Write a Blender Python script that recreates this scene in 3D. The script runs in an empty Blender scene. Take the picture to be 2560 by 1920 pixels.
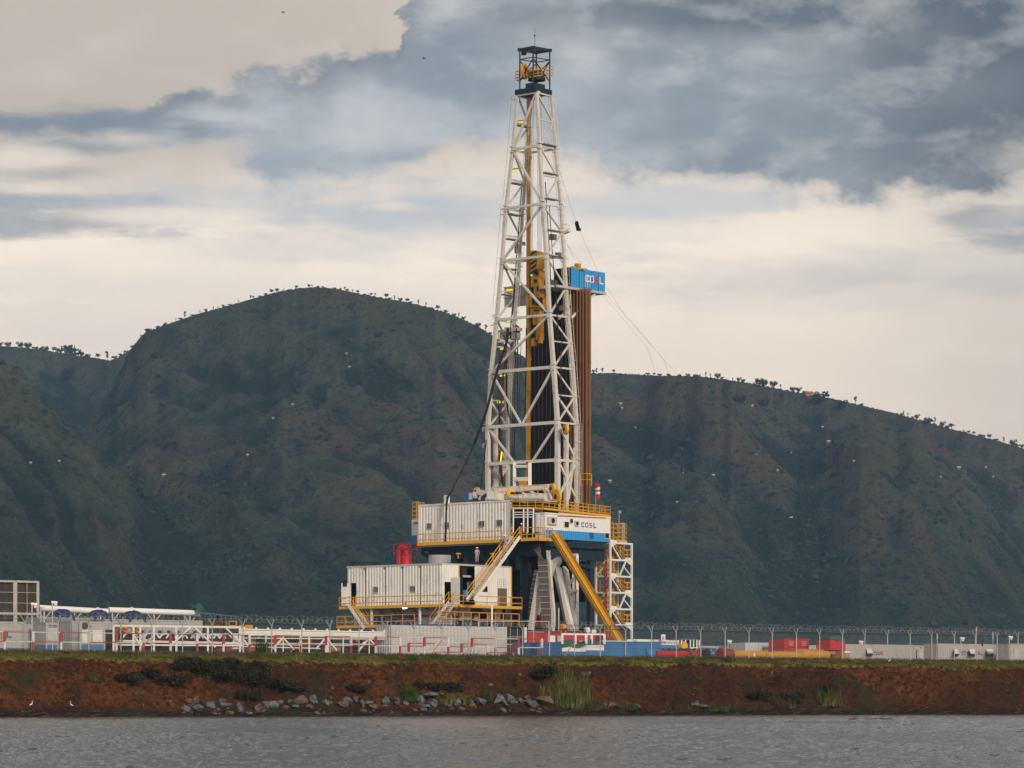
import bpy, math, random
import numpy as np
from mathutils import Vector
random.seed(7); RNG = np.random.RandomState(11)
scene = bpy.context.scene
# ---------------------------------------------------------------- camera
FP = 8100.0; HV = 1757.0; ZC = 1.1
cd = bpy.data.cameras.new("camera"); cam = bpy.data.objects.new("camera", cd)
scene.collection.objects.link(cam); scene.camera = cam
cam.location = (0, 0, ZC); cam.rotation_euler = (math.radians(90), 0, 0)
cd.sensor_width = 36; cd.lens = 36*FP/2560; cd.shift_y = (HV-960)/2560
cd.clip_start = 1; cd.clip_end = 30000
# ---------------------------------------------------------------- sun, exposure
SUN_EL, SUN_ROT = math.radians(24), math.radians(215)
sd = bpy.data.lights.new("sun", 'SUN'); sun = bpy.data.objects.new("sun", sd)
scene.collection.objects.link(sun)
sd.energy = 2.6; sd.angle = math.radians(9); sd.color = (1.0, 0.86, 0.70)
SD = Vector((0.40*math.cos(SUN_EL), -0.917*math.cos(SUN_EL), math.sin(SUN_EL))).normalized()   # towards the sun
sun.rotation_euler = SD.to_track_quat('Z', 'Y').to_euler()
SUN_ROT = math.atan2(SD.x, SD.y)
scene.view_settings.view_transform = 'Standard'; scene.view_settings.look = 'None'
scene.view_settings.exposure = 0.0; scene.view_settings.gamma = 1
# ---------------------------------------------------------------- node mini language
class E:
    nt = None
    def __init__(s, sock): s.s = sock
    @staticmethod
    def m(op, *a, clamp=False):
        n = E.nt.nodes.new('ShaderNodeMath'); n.operation = op; n.use_clamp = clamp
        for i, x in enumerate(a):
            if isinstance(x, E): E.nt.links.new(x.s, n.inputs[i])
            else: n.inputs[i].default_value = x
        return E(n.outputs[0])
    def __add__(s, o): return E.m('ADD', s, o)
    __radd__ = __add__
    def __sub__(s, o): return E.m('SUBTRACT', s, o)
    def __rsub__(s, o): return E.m('SUBTRACT', o, s)
    def __mul__(s, o): return E.m('MULTIPLY', s, o)
    __rmul__ = __mul__
    def __truediv__(s, o): return E.m('DIVIDE', s, o)
def clamp01(x): return E.m('ADD', x, 0.0, clamp=True)
def smooth(x, a, b):
    n = E.nt.nodes.new('ShaderNodeMapRange'); n.interpolation_type = 'SMOOTHSTEP'
    E.nt.links.new(x.s, n.inputs[0]); n.inputs[1].default_value = a; n.inputs[2].default_value = b
    return E(n.outputs[0])
def link(v, inp):
    if isinstance(v, E): E.nt.links.new(v.s, inp)
    else: inp.default_value = v
def combine(x, y, z):
    n = E.nt.nodes.new('ShaderNodeCombineXYZ')
    for i, v in enumerate((x, y, z)): link(v, n.inputs[i])
    return E(n.outputs[0])
def noise(vec, scale=1.0, detail=5, rough=0.55, dist=0.0, ntype=None):
    n = E.nt.nodes.new('ShaderNodeTexNoise')
    if ntype: n.noise_type = ntype
    link(vec, n.inputs['Vector']); n.inputs['Scale'].default_value = scale
    n.inputs['Detail'].default_value = detail; n.inputs['Roughness'].default_value = rough
    n.inputs['Distortion'].default_value = dist
    return E(n.outputs[0])
def col(c): return (c[0], c[1], c[2], 1.0)
def mixc(f, a, b):
    n = E.nt.nodes.new('ShaderNodeMix'); n.data_type = 'RGBA'
    link(f, n.inputs['Factor'])
    for v, i in ((a, 6), (b, 7)):
        if isinstance(v, E): E.nt.links.new(v.s, n.inputs[i])
        else: n.inputs[i].default_value = col(v)
    return E(n.outputs[2])
def mapping(vec, sx, sy, sz, loc=(0, 0, 0)):
    n = E.nt.nodes.new('ShaderNodeMapping'); link(vec, n.inputs[0])
    n.inputs['Location'].default_value = loc; n.inputs['Scale'].default_value = (sx, sy, sz)
    return E(n.outputs[0])
def sep(vec):
    n = E.nt.nodes.new('ShaderNodeSeparateXYZ'); link(vec, n.inputs[0])
    return [E(o) for o in n.outputs]
def curve(x, pts, x0, x1, y0, y1):
    """float curve through (x,y) points given in natural units"""
    n = E.nt.nodes.new('ShaderNodeFloatCurve'); c = n.mapping.curves[0]
    P = [((p[0]-x0)/(x1-x0), (p[1]-y0)/(y1-y0)) for p in pts]
    c.points[0].location = P[0]; c.points[1].location = P[-1]
    for p in P[1:-1]: c.points.new(*p)
    n.mapping.update()
    link((x-x0)/(x1-x0), n.inputs['Value'])
    return E(n.outputs[0])*(y1-y0)+y0
def lin(r, g, b):
    f = lambda c: (c/255/12.92) if c <= 10 else ((c/255+0.055)/1.055)**2.4
    return (f(r), f(g), f(b))
# ---------------------------------------------------------------- world: sky with its cloud banks, by direction
W = bpy.data.worlds.new("World"); scene.world = W; W.use_nodes = True
nt = W.node_tree; nt.nodes.clear(); E.nt = nt
out = nt.nodes.new('ShaderNodeOutputWorld'); bg = nt.nodes.new('ShaderNodeBackground')
nt.links.new(bg.outputs[0], out.inputs[0])
tc = nt.nodes.new('ShaderNodeTexCoord')
dx, dy, dz = sep(E(tc.outputs['Generated']))
dys = E.m('MAXIMUM', dy, 0.05)
U = dx/dys*8.1 + 1.28          # thousands: azimuth and elevation tangents
V = 1.757 - dz/dys*8.1
nv = combine(U, V*1.25, 0.0)
n1 = (noise(nv, 2.6, 10, 0.60)-0.5)*1.9
n2 = (noise(mapping(nv, 1, 1, 1, (5, 2, 0)), 8.0, 10, 0.66)-0.5)*2.4
nw = (noise(mapping(nv, 1, 3.2, 1, (3, 7, 0)), 2.6, 10, 0.64)-0.5)*2.0      # streaky
n3 = (noise(mapping(nv, 1, 1, 1, (9, 4, 0)), 1.7, 9, 0.58)-0.5)*1.6
def blob(uc, vc, ru, rv, soft=0.6, wob=0.5, nz=None):
    nz = nz or n1
    a = (U-uc)/ru; b = (V-vc)/rv
    d = E.m('SQRT', a*a+b*b) + nz*(wob*2)
    return 1-smooth(d, 1-soft, 1+soft)
base = mixc(smooth(V, 0.25, 0.62), lin(205, 190, 172), lin(250, 233, 213))
base = mixc(smooth(V, 0.62, 0.95), base, lin(232, 216, 198))
base = mixc(smooth(U, 1.9, 2.6)*0.55, base, lin(190, 182, 172))
base = mixc(1-smooth(V, -0.28, -0.02), base, lin(104, 111, 121))
base = mixc(blob(0.25, 0.1, 0.75, 0.33, 0.5, 0.2)*0.8, base, lin(186, 176, 163))
base = mixc(blob(0.5, 0.78, 0.8, 0.14, 0.6, 0.6, nw)*0.35, base, lin(196, 193, 190))
base = mixc(blob(1.15, 0.55, 0.6, 0.1, 0.6, 0.6, nw)*0.45, base, lin(196, 194, 193))
base = mixc(blob(2.1, 0.70, 0.6, 0.07, 0.7, 0.7, nw)*0.5, base, lin(196, 191, 186))
n4 = (noise(mapping(nv, 1, 1, 1, (2, 8, 0)), 5.0, 12, 0.60)-0.5)*2.4
r4 = noise(mapping(nv, 1, 1.5, 1, (2, 8, 0)), 3.6, 5, 0.56)
ns = noise(mapping(nv, 1, 1.5, 1, (2.05, 8.10, 0)), 3.6, 5, 0.56)
rel = (r4-ns)*2.2
Uw_ = U+n4*0.07+n2*0.02
T = curve(Uw_, [(-1, .29), (0, .285), (.2, .29), (.32, .275), (.42, .225), (.52, .195), (.64, .178), (.76, .155), (.9, .112), (.985, .115), (1.0, .03), (1.06, -.06), (1.3, -.2), (3.5, -.25)], -1, 3.5, -1, 1)
L = curve(U, [(-1, .38), (0, .345), (.2, .35), (.35, .37), (.52, .40), (.70, .46), (.86, .475), (1.0, .44), (1.15, .40), (1.3, .36), (1.45, .42), (1.6, .47), (1.75, .455), (1.9, .475), (2.1, .50), (2.25, .51), (2.4, .50), (2.56, .45), (3.5, .5)], -1, 3.5, -1, 1)
edge = n2*0.045+n4*0.085
mT = smooth(V-T+edge, -0.010, 0.030)
mL = smooth(L-V+n4*0.13+n2*0.06+n1*0.04, -0.035, 0.06)
mask = mT*mL
depth = smooth(V-T+n1*0.1, 0.0, 0.25)
ccol = mixc(clamp01(0.45+n3*1.2+n1*0.5), lin(130, 135, 141), lin(172, 174, 176))
ccol = mixc(blob(0.9, 0.33, 0.42, 0.11, 0.6, 0.5)*0.75, ccol, lin(196, 198, 200))      # pale belly left of the rig
ccol = mixc(blob(1.42, 0.30, 0.22, 0.13, 0.7, 0.6)*0.6, ccol, lin(200, 202, 204))
ccol = mixc(blob(1.15, 0.19, 0.16, 0.12, 0.6, 0.5)*0.7, ccol, lin(124, 137, 149))
ccol = mixc(blob(0.86, 0.42, 0.30, 0.055, 0.6, 0.5)*0.6, ccol, lin(140, 154, 166))
ccol = mixc(blob(1.85, 0.30, 0.5, 0.17, 0.6, 0.5)*0.55, ccol, lin(127, 140, 150))
ccol = mixc(blob(1.95, 0.02, 0.55, 0.06, 0.5, 0.5)*0.9, ccol, lin(88, 98, 108))
ccol = mixc(blob(2.62, 0.2, 0.50, 0.34, 0.7, 0.4)*0.9, ccol, lin(76, 85, 95))
ccol = mixc(blob(2.2, 0.03, 0.10, 0.035, 0.6, 0.9, n2)*0.5, ccol, lin(170, 168, 165))
ccol = mixc(blob(2.36, 0.22, 0.26, 0.05, 0.8, 0.9)*0.45, ccol, lin(132, 136, 140))
ccol = mixc((1-smooth(V-T+n4*.06, 0.01, 0.11))*0.6, ccol, lin(112, 119, 129))
ccol = mixc(clamp01(rel*2.0)*0.30, ccol, lin(206, 205, 204))
ccol = mixc(clamp01(rel*-2.0)*0.32, ccol, lin(100, 106, 115))
ccol = mixc((1-mL)*0.7*clamp01(n4*3+0.6), ccol, lin(240, 228, 214))
mask = mask*(1-blob(2.54, 0.39, 0.12, 0.06, 0.8, 1.2, n4)*0.5)
mask = mask*(1-blob(0.52, 0.375, 0.10, 0.03, 0.6, 0.9, n2)*0.6)
sky = mixc(mask*0.97, base, ccol)
# small banks below
for (a, b, c_, d_, k, c) in ((0.06, 0.312, 0.30, 0.030, .85, (122, 131, 141)), (0.30, 0.325, 0.22, 0.030, .7, (126, 135, 145)), (0.10, 0.50, 0.26, 0.022, .75, (140, 146, 154)), (0.06, 0.555, 0.30, 0.035, .75, (143, 148, 154)),
                             (0.12, 0.43, 0.12, 0.018, .6, (150, 152, 155)), (0.22, 0.365, 0.14, 0.02, .7, (130, 138, 147)),
                             (0.62, 0.5, 0.5, 0.05, .5, (186, 188, 192)), (1.02, 0.545, 0.24, 0.035, .55, (178, 183, 189)),
                             (1.5, 0.5, 0.34, 0.04, .5, (190, 193, 197)),
                             (2.46, 0.56, 0.14, 0.03, .7, (150, 153, 158)), (2.55, 0.60, 0.12, 0.02, .7, (150, 153, 158)), (2.4, 0.70, 0.5, 0.03, .4, (186, 182, 178))):
    sky = mixc(blob(a, b, c_, d_, 0.75, 1.2, nw)*k*1.1, sky, lin(*c))
sky = mixc(clamp01(rel*2)*0.10, sky, lin(255, 246, 232))
for (a, b, c_, d_, k) in ((0.40, 0.54, 0.2, 0.018, .7), (0.08, 0.395, 0.1, 0.03, .6), (0.30, 0.345, 0.1, 0.02, .5), (0.05, 0.75, 0.06, 0.008, .6), (0.21, 0.753, 0.035, 0.006, .7)):
    sky = mixc(blob(a, b, c_, d_, 0.7, 1.1, nw)*k, sky, lin(240, 226, 208))
# all round: the same overcast above and behind, a little Nishita blue showing through
st = nt.nodes.new('ShaderNodeTexSky'); st.sky_type = 'NISHITA'; st.sun_disc = False
st.sun_elevation = SUN_EL; st.sun_rotation = SUN_ROT
skyn = nt.nodes.new('ShaderNodeVectorMath'); skyn.operation = 'SCALE'; nt.links.new(st.outputs[0], skyn.inputs[0]); skyn.inputs[3].default_value = 0.10
gv = E(tc.outputs['Generated'])
cl = noise(mapping(gv, 1, 1, 2.2), 2.4, 7, 0.6)
around = mixc(smooth(cl, 0.3, 0.7)*0.7+0.15, E(skyn.outputs[0]), (0.56, 0.525, 0.49))
around = mixc(smooth(dy, -0.15, 0.55)*0.8, around, (0.13, 0.14, 0.155))
around = mixc(smooth(dz, -0.02, -0.1), around, (0.05, 0.05, 0.05))
front = smooth(dy, 0.80, 0.93)*(1-smooth(dz, 0.24, 0.36))
full = mixc(front, around, sky)
nt.links.new(full.s, bg.inputs[0]); bg.inputs[1].default_value = 1.30
# ---------------------------------------------------------------- materials
def new_mat(name):
    m = bpy.data.materials.new(name); m.use_nodes = True; E.nt = m.node_tree
    return m, m.node_tree.nodes['Principled BSDF']
def objco(): return E(E.nt.nodes.new('ShaderNodeTexCoord').outputs['Object'])
def bump(b, h, strength=0.3, dist=0.05):
    n = E.nt.nodes.new('ShaderNodeBump'); n.inputs['Strength'].default_value = strength; n.inputs['Distance'].default_value = dist
    E.nt.links.new(h.s, n.inputs['Height']); E.nt.links.new(n.outputs[0], b.inputs['Normal'])
def paint(name, c, rough=0.5, grime=0.35, gcol=(0.10, 0.06, 0.035), metal=0.0, streak=True, var=0.12):
    m, b = new_mat(name); oc = objco()
    a = noise(oc, 0.7, 6, 0.6); f = noise(oc, 4.0, 6, 0.65)
    g = smooth(a*0.5+f*0.5, 0.52, 0.72)*grime
    if streak:
        s = noise(mapping(oc, 3.2, 3.2, 0.22), 1.0, 5, 0.6)
        g = clamp01(g+smooth(s, 0.56, 0.76)*grime*0.8)
    cc = mixc(clamp01((a-0.5)*2*var+var), c, tuple(x*0.6 for x in c))
    link(mixc(g, cc, gcol), b.inputs['Base Color'])
    b.inputs['Roughness'].default_value = rough; b.inputs['Metallic'].default_value = metal
    bump(b, f, 0.15, 0.02)
    return m
MT = dict(
 white=paint('white_paint', (0.72, 0.685, 0.63), 0.5, 0.75),
 clean=paint('clean_white_paint', (0.76, 0.735, 0.69), 0.45, 0.30),
 mast=paint('mast_white_paint', (0.64, 0.595, 0.53), 0.5, 0.75, (0.13, 0.085, 0.055)),
 greyw=paint('grey_white_steel', (0.50, 0.485, 0.46), 0.55, 0.45),
 yellow=paint('yellow_paint', (0.72, 0.36, 0.012), 0.5, 0.22, (0.12, 0.05, 0.01)),
 ochre=paint('ochre_paint', (0.58, 0.27, 0.012), 0.5, 0.5, (0.10, 0.045, 0.012)),
 orange=paint('orange_paint', (0.75, 0.27, 0.012), 0.5, 0.25),
 blue=paint('blue_paint', (0.012, 0.19, 0.52), 0.45, 0.14, (0.05, 0.08, 0.12)),
 dblue=paint('dark_blue_paint', (0.018, 0.09, 0.26), 0.5, 0.35, (0.04, 0.05, 0.07)),
 tank=paint('faded_blue_paint', (0.03, 0.17, 0.38), 0.5, 0.40, (0.20, 0.28, 0.34)),
 skyblue=paint('bright_blue_paint', (0.02, 0.27, 0.60), 0.45, 0.12, (0.05, 0.1, 0.15)),
 teal=paint('dark_teal_backing', (0.006, 0.022, 0.032), 0.75, 0.3, (0.016, 0.018, 0.018)),
 red=paint('red_paint', (0.46, 0.008, 0.014), 0.45, 0.2, (0.14, 0.02, 0.02)),
 dred=paint('dark_red_paint', (0.25, 0.012, 0.014), 0.6, 0.4),
 green=paint('green_tarp', (0.012, 0.10, 0.05), 0.7, 0.3, (0.02, 0.04, 0.03)),
 btarp=paint('blue_tarp', (0.010, 0.032, 0.11), 0.6, 0.2, (0.02, 0.03, 0.08)),
 btin=paint('blue_tin_roof', (0.03, 0.17, 0.30), 0.5, 0.3, (0.1, 0.14, 0.17)),
 black=paint('black_rubber', (0.010, 0.010, 0.012), 0.6, 0.2, (0.05, 0.045, 0.04)),
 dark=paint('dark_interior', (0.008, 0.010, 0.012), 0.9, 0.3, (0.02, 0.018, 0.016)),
 glass=paint('dark_window', (0.012, 0.018, 0.026), 0.35, 0.05, streak=False),
 pipe=paint('brown_drill_pipe', (0.20, 0.082, 0.028), 0.55, 0.55, (0.045, 0.018, 0.010)),
 bpipe=paint('dark_drill_pipe', (0.022, 0.018, 0.018), 0.5, 0.6, (0.085, 0.05, 0.035)),
 galv=paint('galvanised_steel', (0.34, 0.34, 0.33), 0.5, 0.25, (0.14, 0.12, 0.10)),
 dgalv=paint('dull_wire', (0.22, 0.22, 0.22), 0.6, 0.2, (0.1, 0.09, 0.08)),
 mesh=paint('rusty_grating', (0.14, 0.12, 0.10), 0.8, 0.5, (0.07, 0.04, 0.02)),
 ywhite=paint('vignetted_white_paint', (0.40, 0.385, 0.36), 0.6, 0.5),  # grimy white, base colour darkened to imitate lens vignetting over the yard
 rustbox=paint('rusty_container_frame', (0.44, 0.40, 0.35), 0.6, 0.7, (0.13, 0.07, 0.035)),
 brown=paint('brown_tarpaulin', (0.045, 0.036, 0.028), 0.8, 0.4),
 crate=paint('orange_brown_crate', (0.42, 0.17, 0.05), 0.7, 0.3),
 skin=paint('skin', (0.22, 0.11, 0.06), 0.6, 0.0, streak=False),
 coverall=paint('pale_coverall', (0.45, 0.33, 0.30), 0.8, 0.2, streak=False),
 dcoverall=paint('red_coverall', (0.30, 0.05, 0.04), 0.8, 0.2, streak=False),
 egret=paint('white_feather', (0.8, 0.8, 0.78), 0.8, 0.0, streak=False),
 letterb=paint('blue_lettering', (0.02, 0.10, 0.32), 0.5, 0.1), letterr=paint('red_lettering', (0.65, 0.03, 0.02), 0.5, 0.1),
 letterw=paint('white_lettering', (0.8, 0.8, 0.8), 0.5, 0.05),
 hut=paint('mud_wall', (0.22, 0.13, 0.08), 0.9, 0.2), tin=paint('tin_roof', (0.42, 0.43, 0.44), 0.35, 0.1),
)
def emis(name, c, s):
    m, b = new_mat(name); b.inputs['Base Color'].default_value = col(c)
    b.inputs['Emission Color'].default_value = col(c); b.inputs['Emission Strength'].default_value = s
    return m
MT['lamp'] = emis('lit_yellow_tube', (0.75, 0.8, 0.02), 0.75)
MT['flood'] = emis('lit_floodlight', (1.0, 0.95, 0.8), 14.0)
# ---------------------------------------------------------------- scene graph helpers
COL = scene.collection
def setp(o, label=None, cat=None, group=None, kind=None):
    if label: o['label'] = label
    if cat: o['category'] = cat
    if group: o['group'] = group
    if kind: o['kind'] = kind
    return o
def thing(name, label, cat, loc, group=None):
    o = bpy.data.objects.new(name, None); COL.objects.link(o); o.location = loc
    o.empty_display_size = 0.5
    return setp(o, label, cat, group)
def dup(root, loc, label=None, scale=None, rz=None):
    r = root.copy(); COL.objects.link(r); r.location = loc
    if label: r['label'] = label
    if scale: r.scale = scale
    if rz is not None: r.rotation_euler = (0, 0, rz)
    for ch in list(root.children):
        c = ch.copy(); COL.objects.link(c); c.parent = r
        for g in list(ch.children):
            d = g.copy(); COL.objects.link(d); d.parent = c
    return r
def V3(*a): return Vector(a)
class MB:
    def __init__(s): s.v = []; s.f = []
    def quad(s, a, b, c, d):
        n = len(s.v); s.v += [tuple(a), tuple(b), tuple(c), tuple(d)]; s.f.append((n, n+1, n+2, n+3)); return s
    def poly(s, pts):
        n = len(s.v); s.v += [tuple(p) for p in pts]; s.f.append(tuple(range(n, n+len(pts)))); return s
    def obox(s, o, ax, ay, az):
        o, ax, ay, az = map(Vector, (o, ax, ay, az)); n = len(s.v)
        for k in range(8):
            s.v.append(tuple(o+ax*(k & 1)+ay*((k >> 1) & 1)+az*((k >> 2) & 1)))
        s.f += [(n+i for i in q) for q in ()]
        for q in ((0, 2, 3, 1), (4, 5, 7, 6), (0, 1, 5, 4), (2, 6, 7, 3), (0, 4, 6, 2), (1, 3, 7, 5)): s.f.append(tuple(n+i for i in q))
        return s
    def beam(s, p0, p1, w, h=None, up=(0, 0, 1)):
        p0, p1 = Vector(p0), Vector(p1); h = h or w; d = (p1-p0)
        if d.length < 1e-6: return s
        d.normalize(); up = Vector(up)
        if abs(d.dot(up)) > 0.98: up = Vector((1, 0, 0)) if abs(d.x) < 0.9 else Vector((0, 1, 0))
        x = d.cross(up).normalized(); y = x.cross(d).normalized()
        return s.obox(p0-x*w/2-y*h/2, x*w, y*h, p1-p0)
    def tube(s, p0, p1, r, n=6, r1=None, cap=True):
        p0, p1 = Vector(p0), Vector(p1); r1 = r if r1 is None else r1; d = (p1-p0)
        if d.length < 1e-6: return s
        d.normalize(); up = Vector((0, 0, 1)) if abs(d.z) < 0.95 else Vector((1, 0, 0))
        x = d.cross(up).normalized(); y = x.cross(d).normalized(); b = len(s.v)
        for P, R in ((p0, r), (p1, r1)):
            for k in range(n):
                t = 2*math.pi*k/n; s.v.append(tuple(P+x*(R*math.cos(t))+y*(R*math.sin(t))))
        for k in range(n):
            j = (k+1) % n; s.f.append((b+k, b+j, b+n+j, b+n+k))
        if cap: s.f.append(tuple(b+k for k in range(n))[::-1]); s.f.append(tuple(b+n+k for k in range(n)))
        return s
    def path(s, pts, r, n=6):
        for a, b in zip(pts[:-1], pts[1:]): s.tube(a, b, r, n)
        return s
    def ball(s, c, rx, ry=None, rz=None, nu=8, nv=5):
        ry = ry or rx; rz = rz or rx; b = len(s.v); c = Vector(c)
        for i in range(1, nv):
            ph = math.pi*i/nv
            for k in range(nu):
                t = 2*math.pi*k/nu; s.v.append((c.x+rx*math.sin(ph)*math.cos(t), c.y+ry*math.sin(ph)*math.sin(t), c.z+rz*math.cos(ph)))
        s.v.append((c.x, c.y, c.z+rz)); s.v.append((c.x, c.y, c.z-rz)); T_, B_ = len(s.v)-2, len(s.v)-1
        for i in range(nv-2):
            for k in range(nu):
                j = (k+1) % nu; s.f.append((b+i*nu+k, b+(i+1)*nu+k, b+(i+1)*nu+j, b+i*nu+j))
        for k in range(nu):
            j = (k+1) % nu; s.f.append((T_, b+k, b+j)); s.f.append((B_, b+(nv-2)*nu+j, b+(nv-2)*nu+k))
        return s
    def corr(s, p0, p1, z0, z1, nrm, pitch=0.30, dep=0.045):
        """trapezoid-corrugated wall from p0 to p1, ribs standing out along nrm"""
        p0, p1 = Vector(p0), Vector(p1); L_ = (p1-p0).length; n = max(1, int(round(L_/pitch))); e = (p1-p0)/n; nrm = Vector(nrm)*dep
        pts = []
        for k in range(n):
            q = p0+e*k
            pts += [q, q+e*0.30, q+e*0.42+nrm, q+e*0.88+nrm]
        pts.append(p1)
        for a, b in zip(pts[:-1], pts[1:]):
            s.quad((a.x, a.y, z0), (b.x, b.y, z0), (b.x, b.y, z1), (a.x, a.y, z1))
        return s
    def rail(s, pts, h=1.1, sp=1.3, r=0.035, toe=0.18, mids=1, n=4):
        for a, b in zip(pts[:-1], pts[1:]):
            a, b = Vector(a), Vector(b); L_ = (b-a).length; k = max(1, int(round(L_/sp)))
            for i in range(k+1):
                q = a.lerp(b, i/k); s.tube(q, q+V3(0, 0, h), r, n)
            for j in range(mids+1):
                hh = V3(0, 0, h*(1-j/(mids+1))); s.tube(a+hh, b+hh, r, n)
            if toe: s.beam(a+V3(0, 0, toe/2), b+V3(0, 0, toe/2), 0.03, toe)
        return s
    def ladder(s, p0, p1, side, w=0.45, r=0.025, step=0.35, cage=None, n=3):
        p0, p1, side = Vector(p0), Vector(p1), Vector(side).normalized(); d = p1-p0; k = int(d.length/step)
        for q in (-1, 1): s.tube(p0+side*q*w/2, p1+side*q*w/2, r, n)
        for i in range(k):
            c = p0+d*(i/k); s.tube(c-side*w/2, c+side*w/2, r*0.8, n, cap=False)
        if cage:
            cg = Vector(cage).normalized(); m = max(2, int(d.length/0.9))
            A1, A2, A3 = -side*0.36+cg*0.3, cg*0.72, side*0.36+cg*0.3
            for i in range(m+1):
                c = p0+d*(i/m)
                s.path([c-side*w/2, c+A1, c-side*0.2+A2, c+side*0.2+A2, c+A3, c+side*w/2], r*0.8, n)
            for o_ in (A1, -side*0.2+A2, side*0.2+A2, A3): s.tube(p0+o_, p1+o_, r*0.8, n)
        return s
    def base(s):
        a = np.array(s.v); lo, hi = a.min(0), a.max(0); return Vector(((lo[0]+hi[0])/2, (lo[1]+hi[1])/2, lo[2]))
    def build(s, name, mat, parent=None, label=None, cat=None, group=None, kind=None, smooth_=False, origin=None):
        if not s.v: return None
        if parent is not None:
            off = Vector(parent.location); q = parent.parent
            while q is not None: off = off+Vector(q.location); q = q.parent
        else: off = Vector(origin) if origin is not None else s.base()
        me = bpy.data.meshes.new(name)
        me.from_pydata([(v[0]-off.x, v[1]-off.y, v[2]-off.z) for v in s.v], [], s.f)
        me.materials.append(MT[mat] if isinstance(mat, str) else mat)
        if smooth_: me.shade_smooth()
        o = bpy.data.objects.new(name, me); COL.objects.link(o)
        if parent is not None: o.parent = parent
        else: o.location = off
        setp(o, label, cat, group, kind)
        return o
def grid_mesh(name, P, mat, kind='structure', sm=True):
    """P: (rows, cols, 3) array"""
    R_, C_ = P.shape[:2]; me = bpy.data.meshes.new(name)
    idx = np.arange(R_*C_).reshape(R_, C_)
    f = np.stack([idx[:-1, :-1], idx[:-1, 1:], idx[1:, 1:], idx[1:, :-1]], -1).reshape(-1, 4)
    me.vertices.add(R_*C_); me.vertices.foreach_set('co', P.reshape(-1).astype(np.float32))
    me.loops.add(f.size); me.loops.foreach_set('vertex_index', f.reshape(-1).astype(np.int32))
    me.polygons.add(len(f)); me.polygons.foreach_set('loop_start', (np.arange(len(f))*4).astype(np.int32))
    me.polygons.foreach_set('loop_total', np.full(len(f), 4, np.int32))
    me.update(calc_edges=True); me.validate()
    if sm: me.shade_smooth()
    me.materials.append(mat); o = bpy.data.objects.new(name, me); COL.objects.link(o); o['kind'] = kind
    return o
def tri_soup(name, P, k, mat, parent=None, **kw):
    """P: (n*k,3) verts, k-gons"""
    me = bpy.data.meshes.new(name); n = len(P)//k
    off = P.min(0)*0 if parent is not None else np.array([P[:, 0].mean(), P[:, 1].mean(), P[:, 2].min()])
    me.vertices.add(len(P)); me.vertices.foreach_set('co', (P-off).reshape(-1).astype(np.float32))
    me.loops.add(n*k); me.loops.foreach_set('vertex_index', np.arange(n*k).astype(np.int32))
    me.polygons.add(n); me.polygons.foreach_set('loop_start', (np.arange(n)*k).astype(np.int32))
    me.polygons.foreach_set('loop_total', np.full(n, k, np.int32)); me.update(calc_edges=True)
    me.materials.append(mat); o = bpy.data.objects.new(name, me); COL.objects.link(o)
    if parent is not None: o.parent = parent
    else: o.location = off
    setp(o, **kw); return o
# numpy noise
_perm = RNG.rand(512, 512)
def vnoise(x, y):
    xi = np.floor(x).astype(int); yi = np.floor(y).astype(int); fx = x-xi; fy = y-yi
    fx = fx*fx*fx*(fx*(fx*6-15)+10); fy = fy*fy*fy*(fy*(fy*6-15)+10)
    g = lambda a, b: _perm[a % 512, b % 512]
    return (g(xi, yi)*(1-fx)+g(xi+1, yi)*fx)*(1-fy)+(g(xi, yi+1)*(1-fx)+g(xi+1, yi+1)*fx)*fy
def fbm(x, y, o=5, g=0.5):
    s = 0; a = 1; t = 0
    for k in range(o):
        s = s+a*(vnoise(x*2**k+17.3*k, y*2**k+9.1*k)-0.5); t += a; a *= g
    return s/t
def ridged(x, y, o=4):
    s = 0; a = 1; t = 0
    for k in range(o):
        s = s+a*(1-2*np.abs(vnoise(x*2**k+31.7*k, y*2**k+5.3*k)-0.5)*1.6); t += a; a *= 0.5
    return s/t
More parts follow.
